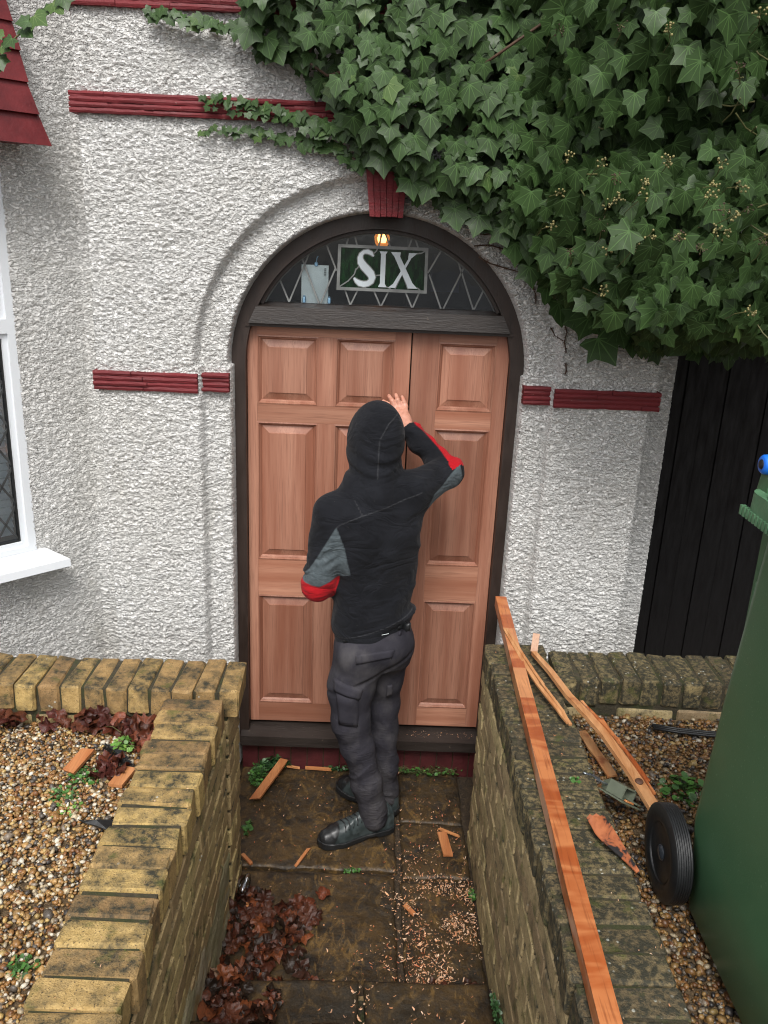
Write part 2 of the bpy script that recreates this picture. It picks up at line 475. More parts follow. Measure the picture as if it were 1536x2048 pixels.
def porch_depth(x, z):
    r = np.hypot(x - AX, z - AZ); up_ = z > AZ
    d_open = np.where(up_, r - 0.600, np.abs(x - AX) - 0.588)
    d_rec = np.where(up_, r - 0.722, np.abs(x - AX) - 0.700)
    y = np.full_like(x, -0.140)
    y = y + 0.045 * (1 - sstep(-0.014, 0.012, d_rec))
    y = y + 0.16 * (1 - sstep(-0.016, 0.006, d_open))
    xl = np.interp(z, [0.5, 1.82, 1.9, 2.85, 3.4], [-1.078, -1.098, -1.098, -1.108, -1.118])
    xr = np.where(z > 1.86, 1.140, 1.118)
    y = np.where(y < 0.0, y + (0.10 - y) * (1 - sstep(-0.016, 0.004, x - xl)), y)
    y = np.where(y < 0.0, y + (0.10 - y) * sstep(-0.006, 0.014, x - xr), y)
    return y
def porch_keep(x, z):
    r = np.hypot(x - AX, z - AZ); up_ = z > AZ
    return ~(np.where(up_, r - 0.582, np.abs(x - AX) - 0.570) < 0) & ~((x > 1.287) & (z < 2.35)) 
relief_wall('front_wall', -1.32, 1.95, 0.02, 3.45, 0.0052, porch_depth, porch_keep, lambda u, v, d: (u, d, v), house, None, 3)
# canted bay wall, left: starts at (-1.20, 0.10) and comes forward at 45 degrees
BD = Vector((-0.7071, -0.7071, 0)); BO = Vector((-1.225, 0.095, 0)); BN = Vector((0.7071, -0.7071, 0))
def bay(s, n, z): return BO + BD * s + BN * n + Vector((0, 0, z))
WIN = (0.287, 1.20, 1.105, 2.66)      # s0, s1, z0, z1 of the window hole in the bay wall
def bay_keep(s, z): return ~((s > WIN[0]) & (s < WIN[1]) & (z > WIN[2]) & (z < WIN[3]))
relief_wall('bay_wall', -0.012, 1.5, 0.30, 3.45, 0.0060, lambda s, z: np.zeros_like(s) + 0.0, bay_keep,
            lambda s, z, d: (BO.x + BD.x * s - BN.x * d, BO.y + BD.y * s - BN.y * d, z), house, None, 23, 0.0095)
mb = MB()
mb.hexa([(-2.285, -0.97, 0.02), (-2.285, 0.3, 0.02), (-1.26, 0.30, 0.02), (-1.26, 0.115, 0.02)][::-1], [(-2.285, -0.97, 1.10), (-2.285, 0.3, 1.10), (-1.26, 0.3, 1.10), (-1.26, 0.115, 1.10)][::-1])
mb.box((-4.5, -0.97, 0.0), (-2.30, -0.80, 1.1)).box((-4.5, -0.97, 2.7), (-2.30, -0.80, 5.2))
mb.box((-1.09, 0.02, 0.0), (-0.60, 0.30, 3.4)).box((0.65, 0.02, 0.0), (1.10, 0.30, 3.4))
mb.build('wall_core', MAT['plaster'], house)
# upper wall, beyond the picture, and the far side of the passage
mb = MB()
mb.box((-1.13, -0.138, 3.452), (1.14, 0.3, 5.2)).box((1.145, 0.102, 3.452), (5.0, 0.35, 5.2)).box((-2.3, 0.102, 3.452), (-1.135, 0.35, 5.2))
mb.box((2.62, 0.10, 0.0), (5.0, 0.35, 3.45)).box((1.955, 0.1, 2.35), (2.62, 0.35, 3.45))
mb.build('outer_wall', MAT['roughcast'], house)
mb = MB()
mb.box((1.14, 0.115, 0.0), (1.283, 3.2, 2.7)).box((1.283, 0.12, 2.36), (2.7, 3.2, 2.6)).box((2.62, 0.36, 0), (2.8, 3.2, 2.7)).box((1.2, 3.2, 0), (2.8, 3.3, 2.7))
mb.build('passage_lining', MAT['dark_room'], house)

# red tile bands: layers of rough creasing tiles, each tile a part
def rough_tile(x0, x1, z0, z1, yf, yb=-0.05, seg=7, amp=0.003, seed=0):
    """a tile with a wavy broken front edge"""
    rs = random.Random(seed)
    v = []; f = []
    xs = [x0 + (x1 - x0) * i / seg for i in range(seg + 1)]
    for i, x in enumerate(xs):
        a = rs.uniform(-amp, amp); b = rs.uniform(-amp, amp) * 0.6; c_ = rs.uniform(-amp, amp) * 0.6
        v += [(x, yb, z0), (x, yf + 0.003 + a, z0 + b), (x, yf + a, (z0 + z1) / 2 + (b + c_) / 2), (x, yf + 0.003 + a, z1 + c_), (x, yb, z1)]
    for i in range(seg):
        for k in range(4):
            a = i * 5 + k
            f.append((a, a + 5, a + 6, a + 1))
    f.append((0, 1, 2, 3, 4)); n = seg * 5
    f.append((n + 4, n + 3, n + 2, n + 1, n))
    return MB().add(v, f)
def tile_band(label, x0, x1, z0, z1, layers, yf, lens, seed, cat='tile band'):
    b = thing('tile_band', label, cat, ((x0 + x1) / 2, yf, z0), 'red painted tile bands on the wall')
    rs = random.Random(seed)
    h = (z1 - z0) / layers
    for k in range(layers):
        x = x0; first = True
        while x < x1 - 1e-4:
            L = rs.uniform(*lens)
            if first: L *= rs.uniform(0.45, 1.0)
            first = False
            e = min(x + L, x1)
            if x1 - e < 0.05: e = x1
            dy = rs.uniform(-0.004, 0.004)
            rough_tile(x + 0.0008, e - 0.0008, z0 + k * h + rs.uniform(0.0006, 0.002), z0 + (k + 1) * h - rs.uniform(0.0006, 0.002), yf + dy, -0.05, max(3, int((e - x) / 0.03)), 0.0022, rs.random()).build('tile', MAT['red'], b)
            x = e
    # mortar painted red between the tiles
    MB().box((x0 + 0.006, -0.05, z0 + 0.002), (x1 - 0.006, yf + 0.007, z1 - 0.002)).build('mortar_bed', MAT['red'], b)
    return b
tile_band('four layer red tile band on the pier left of the door, outer length', -1.106, -0.696, 1.820, 1.897, 4, -0.168, (0.2, 0.3), 1)
tile_band('short red tile band touching the left side of the dark door frame', -0.690, -0.578, 1.822, 1.898, 4, -0.128, (0.13, 0.2), 2)
tile_band('short red tile band touching the right side of the dark door frame', 0.604, 0.716, 1.822, 1.898, 4, -0.128, (0.13, 0.2), 3)
tile_band('red tile band on the pier right of the door beside the passage', 0.722, 1.148, 1.822, 1.898, 4, -0.168, (0.18, 0.26), 4)
tile_band('long red tile band above the arch running under the ivy', -1.128, 0.60, 2.818, 2.892, 4, -0.170, (0.24, 0.42), 5)
tile_band('topmost red tile band at the upper edge of the picture', -1.140, 0.20, 3.158, 3.262, 5, -0.172, (0.14, 0.24), 6)

# keystone of five tiles on edge
ks = thing('keystone', 'red painted keystone of upright tiles at the crown of the arch', 'keystone', (0.02, -0.16, 2.515))
for i in range(6):
    a, b = i / 6, (i + 1) / 6
    def kx(t, top): return (-0.062 + t * 0.158) if top else (-0.040 + t * 0.126)
    g = 0.0012; yf = -0.178 + (0.003 if i % 2 else -0.001) + random.uniform(-.001, .001)
    zt, zb = 2.700, 2.514 + random.uniform(-.003, .003)
    lo = [(kx(a, 0) + g, yf, zb), (kx(b, 0) - g, yf, zb), (kx(b, 0) - g, -0.05, zb), (kx(a, 0) + g, -0.05, zb)]
    hi = [(kx(a, 1) + g, yf + .004, zt), (kx(b, 1) - g, yf + .004, zt), (kx(b, 1) - g, -0.05, zt), (kx(a, 1) + g, -0.05, zt)]
    MB().hexa(lo, hi).build('tile', MAT['red'], ks)
MB().hexa([(-0.037, -0.168, 2.520), (0.083, -0.168, 2.520), (0.083, -0.06, 2.520), (-0.037, -0.06, 2.520)],
          [(-0.058, -0.168, 2.696), (0.092, -0.168, 2.696), (0.092, -0.06, 2.696), (-0.058, -0.06, 2.696)]).build('mortar_bed', MAT['red'], ks)

# ------------------------------------------------------------------ tile hung skirt over the bay window
skirt = thing('tile_skirt', 'deep red tiled skirt over the bay window at the left edge', 'tile hanging', tuple(bay(0.4, 0.1, 2.70)))
courses = [(2.704, 0.190, 0.158), (2.806, 0.175, 0.140), (2.909, 0.156, 0.122), (3.010, 0.138, 0.106), (3.100, 0.121, 0.090), (3.190, 0.106, 0.075), (3.280, 0.092, 0.06)]
START = [(0.158, 0.192), (0.188, 0.215), (0.209, 0.222), (0.219, 0.236), (0.232, 0.25), (0.25, 0.265), (0.265, 0.28)]
for ci, (zb, nb, ntp) in enumerate(courses):
    zt = zb + 0.128
    s = START[ci][0]; k = 0
    while s < 1.45:
        e = s + (0.335 if not (k == 0 and ci % 2) else 0.17)
        e = min(e, 1.45)
        j = random.uniform(-0.0015, 0.0015)
        t0, t1 = 0.004, 0.016
        lo = [bay(s + .0008, nb + j - t1, zb), bay(e - .0008, nb + j - t1, zb), bay(e - .0008, nb + j, zb), bay(s + .0008, nb + j, zb)]
        so = s + .0008 + (START[ci][1] - START[ci][0] if k == 0 else 0)
        hi = [bay(so, ntp + j - t1, zt), bay(e - .0008, ntp + j - t1, zt), bay(e - .0008, ntp + j - 0.006, zt), bay(so, ntp + j - 0.006, zt)]
        MB().hexa(lo, hi).build('tile', MAT['redtile'], skirt)
        s = e; k += 1
mb = MB()
mb.hexa([bay(0.20, 0.0, 2.712), bay(1.45, 0.0, 2.712), bay(1.45, 0.150, 2.712), bay(0.185, 0.150, 2.712)],
        [bay(0.29, 0.0, 3.40), bay(1.45, 0.0, 3.40), bay(1.45, 0.040, 3.40), bay(0.29, 0.040, 3.40)]).build('batten_board', MAT['redtile'], skirt)

# ------------------------------------------------------------------ bay window
win = thing('bay_window', 'white plastic window with diamond leaded glass at the left edge', 'window', tuple(bay(0.6, 0, 1.15)))
s0, s1, z0, z1 = WIN
def baybox(mb_, sa, sb, na, nb_, za, zb):
    return mb_.hexa([bay(sa, na, za), bay(sb, na, za), bay(sb, nb_, za), bay(sa, nb_, za)], [bay(sa, na, zb), bay(sb, na, zb), bay(sb, nb_, zb), bay(sa, nb_, zb)])
fb = MB()
ft = 0.024
for (a, b, c_, d) in ((s0 - .01, s0 + ft, z0, z1), (s1 - ft, s1 + .01, z0, z1), (s0 + ft, s1 - ft, z0, z0 + ft), (s0 + ft, s1 - ft, z1 - ft, z1), (s0 + ft, s1 - ft, 2.02, 2.075)):
    baybox(fb, a, b, -0.06, 0.006, c_, d)
fb.build('frame', MAT['upvc'], win)
for (za, zb) in ((z0 + ft, 2.02), (2.075, z1 - ft)):
    sb_ = MB(); q = 0.020
    A, B = s0 + ft, s1 - ft
    for (a, b, c_, d) in ((A, A + q, za, zb), (B - q, B, za, zb), (A + q, B - q, za, za + q), (A + q, B - q, zb - q, zb)):
        sb_.hexa([bay(a, -0.05, c_), bay(b, -0.05, c_), bay(b, -0.006, c_), bay(a, -0.006, c_)], [bay(a, -0.05, d), bay(b, -0.05, d), bay(b, -0.006, d), bay(a, -0.006, d)])
    sash = sb_.build('sash', MAT['upvc'], win)
    g_ = MB(); q2 = q + 0.008
    for (a, b, c_, d) in ((A + q, A + q2, za + q, zb - q), (B - q2, B - q, za + q, zb - q), (A + q2, B - q2, za + q, za + q2), (A + q2, B - q2, zb - q2, zb - q)):
        baybox(g_, a, b, -0.04, -0.018, c_, d)
    g_.build('gasket', MAT['black'], sash)
    pane = baybox(MB(), A + q, B - q, -0.032, -0.028, za + q, zb - q).build('pane', MAT['glass'], win)
    lead = MB(); dx, dz = 0.105, 0.165
    LA, LB, LZ0, LZ1 = A + q, B - q, za + q, zb - q
    for sg in (1, -1):
        for i in range(-14, 26):
            # line: s = LA + i*dx + sg*(z-LZ0)*dx/dz
            zs = []
            for zq in (LZ0, LZ1):
                zs.append((LA + i * dx + sg * (zq - LZ0) * dx / dz, zq))
            (sa, za_), (sb2, zb_) = zs
            def clip(pa, pb):
                t0, t1 = 0.0, 1.0
                ds = pb[0] - pa[0]
                for lim, sgn in ((LA, 1), (LB, -1)):
                    num = (lim - pa[0]) * sgn; den = ds * sgn
                    if den > 0: t0 = max(t0, num / den)
                    elif den < 0: t1 = min(t1, num / den)
                return t0, t1
            t0, t1 = clip((sa, za_), (sb2, zb_))
            if t1 - t0 > 0.01:
                pa = bay(sa + (sb2 - sa) * t0, -0.026, za_ + (zb_ - za_) * t0); pb = bay(sa + (sb2 - sa) * t1, -0.026, za_ + (zb_ - za_) * t1)
                d_ = (pb - pa).normalized(); sd_ = d_.cross(BN).normalized() * 0.0045
                lead.hexa([pa - sd_, pb - sd_, pb + sd_, pa + sd_], [p + BN * 0.003 for p in (pa - sd_, pb - sd_, pb + sd_, pa + sd_)])
    lead.build('lead', MAT['darklead'], pane)
sill = MB().hexa([bay(0.20, -0.01, 1.060), bay(1.3, -0.01, 1.060), bay(1.3, 0.115, 1.040), bay(0.180, 0.115, 1.040)],
                 [bay(0.245, -0.01, 1.108), bay(1.3, -0.01, 1.108), bay(1.3, 0.110, 1.072), bay(0.182, 0.110, 1.072)])
sill.build('sill', MAT['upvc'], win)
# venetian blind behind the glass
bl = thing('window_blind', 'white slatted blind hanging behind the leaded bay window glass', 'blind', tuple(bay(0.6, -0.12, 1.2)))
for i in range(46):
    z = 1.16 + i * 0.032
    MB().hexa([bay(s0 + .04, -0.105, z + .024), bay(s1 - .05, -0.105, z + .024), bay(s1 - .05, -0.085, z + .001), bay(s0 + .04, -0.085, z + .001)],
              [bay(s0 + .04, -0.105, z + .026), bay(s1 - .05, -0.105, z + .026), bay(s1 - .05, -0.085, z + .003), bay(s0 + .04, -0.085, z + .003)]).build('slat', MAT['upvc'], bl)
room = MB()
room.hexa([bay(s0 - .1, -0.9, 0.9), bay(s1 + .2, -0.9, 0.9), bay(s1 + .2, -0.88, 0.9), bay(s0 - .1, -0.88, 0.9)], [bay(s0 - .1, -0.9, 2.9), bay(s1 + .2, -0.9, 2.9), bay(s1 + .2, -0.88, 2.9), bay(s0 - .1, -0.88, 2.9)])
room.build('inner_wall', MAT['plaster'], house)

# ------------------------------------------------------------------ passage gate
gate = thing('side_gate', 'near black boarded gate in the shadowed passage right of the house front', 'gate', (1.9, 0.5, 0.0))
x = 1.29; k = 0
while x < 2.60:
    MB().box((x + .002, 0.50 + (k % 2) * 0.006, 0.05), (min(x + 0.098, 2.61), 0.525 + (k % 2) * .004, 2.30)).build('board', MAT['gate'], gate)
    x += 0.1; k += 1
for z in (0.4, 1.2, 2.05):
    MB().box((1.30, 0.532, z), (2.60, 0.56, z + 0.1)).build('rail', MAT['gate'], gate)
# hallway behind the door
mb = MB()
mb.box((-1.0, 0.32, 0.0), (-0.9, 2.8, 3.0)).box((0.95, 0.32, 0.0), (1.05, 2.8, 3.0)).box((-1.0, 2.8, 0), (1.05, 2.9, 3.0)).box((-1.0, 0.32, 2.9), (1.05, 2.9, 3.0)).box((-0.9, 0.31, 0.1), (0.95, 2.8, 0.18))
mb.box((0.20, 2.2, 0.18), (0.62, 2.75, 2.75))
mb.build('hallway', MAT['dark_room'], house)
MB().box((0.30, 1.4, 2.16), (0.46, 1.46, 2.36)).build('picture_frame', M_flat('blue_fabric', (0.06, 0.07, 0.12), 0.8), house)
lamp = thing('pendant_lamp', 'glowing pendant lamp seen through the top of the fanlight', 'lamp', (0.013, 0.55, 2.43))
MB().lathe([(0.001, -0.036), (0.012, -0.032), (0.019, -0.018), (0.021, -0.004), (0.016, 0.012), (0.009, 0.026), (0.008, 0.034)], Matrix.Translation((0.013, 0.55, 2.440)), 14).build('bulb', MAT['bulb'], lamp, True)
MB().lathe([(0.004, -0.052), (0.020, -0.046), (0.030, -0.030), (0.033, -0.026), (0.020, -0.0245), (0.004, -0.0245)], Matrix.Translation((0.013, 0.55, 2.440)), 9).build('halo_bowl', MAT['lamp_halo'], lamp)
for i in range(6):
    a = math.pi * i / 3 + .3
    MB().tube([(0.013 + 0.030 * math.cos(a), 0.55 + 0.030 * math.sin(a), 2.414), (0.013 + 0.034 * math.cos(a), 0.55 + 0.034 * math.sin(a), 2.44), (0.013 + 0.018 * math.cos(a), 0.55 + 0.018 * math.sin(a), 2.476)], 0.0032, 6).build('halo_rib', MAT['lamp_halo'], lamp, True)
MB().lathe([(0.016, 0.0), (0.016, 0.05), (0.006, 0.06)], Matrix.Translation((0.013, 0.55, 2.476)), 12).build('lamp_holder', MAT['black'], lamp)
MB().tube([(0.013, 0.55, 2.53), (0.013, 0.55, 2.90)], 0.003, 6).build('cord', MAT['black'], lamp)

# ------------------------------------------------------------------ door frame, fanlight
frame = thing('door_frame', 'dark brown arched timber door frame with transom and sill', 'door frame', (AX, 0, 0.12))
def ring(r0, r1, y0, y1, a0, a1, seg, cx=AX, cz=AZ):
    m_ = MB()
    v = []; f = []
    for i in range(seg + 1):
        a = a0 + (a1 - a0) * i / seg
        c_, s_ = math.cos(a), math.sin(a)
        for (r_, y_) in ((r0, y0), (r1, y0), (r1, y1), (r0, y1)):
            v.append((cx + r_ * c_, y_, cz + r_ * s_))
    for i in range(seg):
        for k in range(4):
            a = i * 4 + k; b = i * 4 + (k + 1) % 4
            f.append((a, b, b + 4, a + 4))
    f += [(3, 2, 1, 0), tuple(seg * 4 + k for k in range(4))]
    return m_.add(v, f)
ring(RI, RO + .02, -0.040, 0.06, 0, math.pi, 64).build('arch_head', MAT['brown'], frame)
ring(RI - .014, RI - .0005, -0.018, 0.05, math.asin((2.172 - AZ) / RI), math.pi - math.asin((2.172 - AZ) / RI), 64).build('arch_bead', MAT['brown'], frame)
MB().box((AX - RO - .02, -0.040, 0.135), (AX - RI, 0.06, AZ)).build('jamb', MAT['brown'], frame)
MB().box((AX + RI, -0.040, 0.135), (AX + RO + .02, 0.06, AZ)).build('jamb', MAT['brown'], frame)
tz0, tz1 = 2.094, 2.172
hw0 = math.sqrt(RI ** 2 - (tz0 - AZ) ** 2) ; hw1 = math.sqrt(RI ** 2 - (tz1 - AZ) ** 2)
MB().hexa([(AX - hw0 - .01, -0.062, tz0), (AX + hw0 + .01, -0.062, tz0), (AX + hw0 + .01, 0.05, tz0), (AX - hw0 - .01, 0.05, tz0)],
          [(AX - hw1 - .012, -0.052, tz1 - .012), (AX + hw1 + .012, -0.052, tz1 - .012), (AX + hw1 + .012, 0.05, tz1 + .004), (AX - hw1 - .012, 0.05, tz1 + .004)]).build('transom', MAT['sillbrown'], frame)
MB().box((AX - RI, -0.046, tz0 - .014), (AX + RI, -0.008, tz0 - .0005)).build('transom_bead', MAT['brown'], frame)
MB().hexa([(-0.56, -0.085, 0.150), (0.60, -0.085, 0.150), (0.60, 0.06, 0.150), (-0.56, 0.06, 0.150)],
          [(-0.56, -0.080, 0.196), (0.60, -0.080, 0.196), (0.60, 0.06, 0.228), (-0.56, 0.06, 0.228)]).build('sill', MAT['sillbrown'], frame)
# fanlight glass
fan = thing('fanlight', 'half round leaded fanlight with a green glass name panel', 'fanlight', (AX, 0.02, 2.17))
fz = tz1 + .002; fa = math.asin((fz - AZ) / (RI - .01))
poly = [(AX + (RI - .01) * math.cos(fa + (math.pi - 2 * fa) * i / 48), 0.020, AZ + (RI - .01) * math.sin(fa + (math.pi - 2 * fa) * i / 48)) for i in range(49)]
MB().prism(poly, (0, 0.004, 0)).build('pane', MAT['glass'], fan)
def strip2(m_, pts, w, y0=0.012, th=0.006):
    """a flat came along 2d points (x, z)"""
    ws = w if isinstance(w, (list, tuple)) else [w] * len(pts)
    P_ = [Vector((a, b)) for a, b in pts]; L_ = []; R_ = []
    for i, p in enumerate(P_):
        d_ = (P_[min(i + 1, len(P_) - 1)] - P_[max(i - 1, 0)]).normalized()
        n_ = Vector((-d_.y, d_.x)) * ws[i] / 2
        L_.append(p + n_); R_.append(p - n_)
    v = []
    for i in range(len(P_)):
        for q, yy in ((L_[i], y0), (R_[i], y0), (R_[i], y0 + th), (L_[i], y0 + th)): v.append((q.x, yy, q.y))
    f = []
    for i in range(len(P_) - 1):
        for k in range(4):
            a = i * 4 + k; b = i * 4 + (k + 1) % 4
            f.append((a, b, b + 4, a + 4))
    n = (len(P_) - 1) * 4
    f += [(0, 1, 2, 3), (n + 3, n + 2, n + 1, n)]
    return m_.add(v, f)
LD = [(-0.3952, 2.267), (-0.3547, 2.176), (-0.2768, 2.3642), (-0.3547, 2.176), (-0.3200, 2.3850), (-0.2339, 2.1746), (-0.1701, 2.3148), (-0.2272, 2.1749), (-0.2155, 2.4200), (-0.1660, 2.305),
      (-0.1313, 2.2350), (-0.1076, 2.1753), (-0.0778, 2.2350), (-0.1062, 2.1754), (-0.0142, 2.2350), (0.0149, 2.1752), (0.0463, 2.2350), (0.0183, 2.1754), (0.1132, 2.2350), (0.143, 2.174),
      (0.1703, 2.2350), (0.1464, 2.1742), (0.2057, 2.3053), (0.2611, 2.1744), (0.3436, 2.3397), (0.2712, 2.1748), (0.2000, 2.3115), (0.2520, 2.4060), (0.3151, 2.3671), (0.3927, 2.1766),
      (0.433, 2.2631), (0.3961, 2.1767), (-0.1150, 2.4540), (-0.1290, 2.4060), (-0.1013, 2.456), (-0.087, 2.406), (0.013, 2.461), (-0.0013, 2.406), (0.0196, 2.4613), (0.0448, 2.406),
      (0.1349, 2.4520), (0.1175, 2.4040), (0.1382, 2.4508), (0.157, 2.4040)]
lm = MB()
for i in range(0, len(LD) - 1, 2):
    strip2(lm, [LD[i], LD[i + 1]], 0.0062, 0.0135 + (i % 4) * 0.0003)
arc = [(AX + (RI - .015) * math.cos(fa + (math.pi - 2 * fa) * i / 40), AZ + (RI - .015) * math.sin(fa + (math.pi - 2 * fa) * i / 40)) for i in range(41)]
strip2(lm, arc, 0.008, 0.0128)
lm.build('lead', MAT['lead'], fan)
panel = MB().box((-0.156, 0.012, 2.2385), (0.1905, 0.0195, 2.4005)).build('name_panel', MAT['green_glass'], fan)
bd = MB()
strip2(bd, [(-0.160, 2.4015), (0.1945, 2.4015)], 0.012, 0.006, 0.012); strip2(bd, [(-0.160, 2.2375), (0.1945, 2.2375)], 0.012, 0.006, 0.012)
strip2(bd, [(-0.158, 2.232), (-0.155, 2.407)], 0.012, 0.0055, 0.0125); strip2(bd, [(0.1935, 2.232), (0.1905, 2.407)], 0.012, 0.0055, 0.0125)
bd.build('panel_lead', MAT['lead'], panel)
# the letters S I X: white glass edged with lead
S_ = [(-0.0195, 2.3660), (-0.0290, 2.3775), (-0.0430, 2.3835), (-0.0585, 2.3815), (-0.0690, 2.3720), (-0.0725, 2.3580), (-0.0690, 2.3430), (-0.0570, 2.3270), (-0.0420, 2.3130), (-0.0290, 2.2990), (-0.0225, 2.2850), (-0.0265, 2.2700), (-0.0400, 2.2605), (-0.0560, 2.2575), (-0.0730, 2.2610), (-0.0850, 2.2690), (-0.0960, 2.2810)]
Sw = [0.004, 0.014, 0.016, 0.013, 0.015, 0.020, 0.027, 0.030, 0.031, 0.030, 0.027, 0.022, 0.020, 0.021, 0.020, 0.014, 0.004]
SM = [0.5]
letters = []
wm = MB(); strip2(wm, S_, Sw, 0.0085, 0.003); wm.build('letter', MAT['white_glass'], panel)
wm = MB(); strip2(wm, S_, [w + 0.007 for w in Sw], 0.0100, 0.003); wm.build('letter_lead', MAT['lead'], panel)
def polyletter(polys, name='letter'):
    m1 = MB(); m2 = MB()
    for k, pl in enumerate(polys):
        m1.prism([(x, 0.0085 - 0.0004 * k, z) for x, z in pl], (0, 0.003, 0))
        c_ = Vector((sum(p[0] for p in pl) / len(pl), sum(p[1] for p in pl) / len(pl)))
        n = len(pl); out = []
        for i in range(n):
            p0, p1, p2 = Vector(pl[i - 1]), Vector(pl[i]), Vector(pl[(i + 1) % n])
            d1 = (p1 - p0).normalized(); d2 = (p2 - p1).normalized()
            n1 = Vector((d1.y, -d1.x)); n2 = Vector((d2.y, -d2.x))
            if n1.dot(p1 - c_) < 0 and n2.dot(p1 - c_) < 0: n1, n2 = -n1, -n2
            b_ = (n1 + n2)
            b_ = b_ / max(0.5, b_.length ** 2 / 2)
            out.append(p1 + b_ * 0.0036)
        m2.prism([(p.x, 0.0102 - 0.0004 * k, p.y) for p in out], (0, 0.003, 0))
    m1.build(name, MAT['white_glass'], panel); m2.build(name + '_lead', MAT['lead'], panel)
polyletter([[(0.0035, 2.3865), (0.0355, 2.3865), (0.0290, 2.3760), (0.0290, 2.2640), (0.0365, 2.2495), (0.0025, 2.2495), (0.0095, 2.2640), (0.0095, 2.3760)]])
polyletter([[(0.1200, 2.3850), (0.1540, 2.3850), (0.1300, 2.3640), (0.0800, 2.2680), (0.0720, 2.2490), (0.0430, 2.2490), (0.0620, 2.2640), (0.1180, 2.3600)],
            [(0.0480, 2.3860), (0.0880, 2.3860), (0.0860, 2.3700), (0.1400, 2.2700), (0.1610, 2.2490), (0.1230, 2.2490), (0.1170, 2.2640), (0.0620, 2.3700)]])
cm = MB()
strip2(cm, [(-0.0872, 2.3183), (-0.094, 2.295), (-0.118, 2.268), (-0.1517, 2.245)], 0.005, 0.0095)
strip2(cm, [(-0.062, 2.345), (-0.074, 2.330), (-0.0872, 2.3130)], 0.005, 0.0093)
strip2(cm, [(-0.0236, 2.3740), (-0.010, 2.386), (-0.004, 2.398)], 0.005, 0.0095)
strip2(cm, [(-0.018, 2.290), (-0.003, 2.294), (0.010, 2.296)], 0.005, 0.0095)
strip2(cm, [(0.033, 2.252), (0.048, 2.247), (0.060, 2.238)], 0.004, 0.0095)
strip2(cm, [(0.150, 2.383), (0.170, 2.386), (0.190, 2.398)], 0.005, 0.0095)
strip2(cm, [(0.158, 2.253), (0.170, 2.246), (0.176, 2.238)], 0.005, 0.0095)
strip2(cm, [(-0.050, 2.256), (-0.049, 2.238)], 0.005, 0.0095)
cm.build('panel_joint', MAT['lead'], panel)
# white card stuck inside the fanlight with a barcode and pale blue clips
card = thing('card', 'white card with a small barcode standing behind the fanlight glass', 'card', (-0.25, 0.03, 2.174))
MB().box((-0.3070, 0.030, 2.1735), (-0.1985, 0.033, 2.3230)).build('sheet', MAT['paper'], card)
bcm = MB()
for i in range(11):
    zz = 2.282 + i * 0.0028
    bcm.box((-0.216, 0.0285, zz), (-0.2075, 0.0295, zz + (0.0016 if i % 3 else 0.0009)))
bcm.build('barcode', MAT['black'], card)
for (cx_, cz_, hh) in ((-0.2950, 2.1880, 0.030), (-0.1935, 2.1880, 0.028), (-0.2480, 2.3260, 0.018)):
    MB().lathe([(0.001, 0), (0.007, 0.003), (0.0075, hh * 0.7), (0.004, hh), (0.001, hh + .001)], Matrix.Translation((cx_, 0.0262, cz_ - hh / 2)), 10).build('clip', MAT['clipblue'], card)
MB().tube([(-0.248, 0.030, 2.335), (-0.246, 0.030, 2.350), (-0.241, 0.030, 2.358)], 0.002, 6).build('clip', MAT['clipblue'], card)

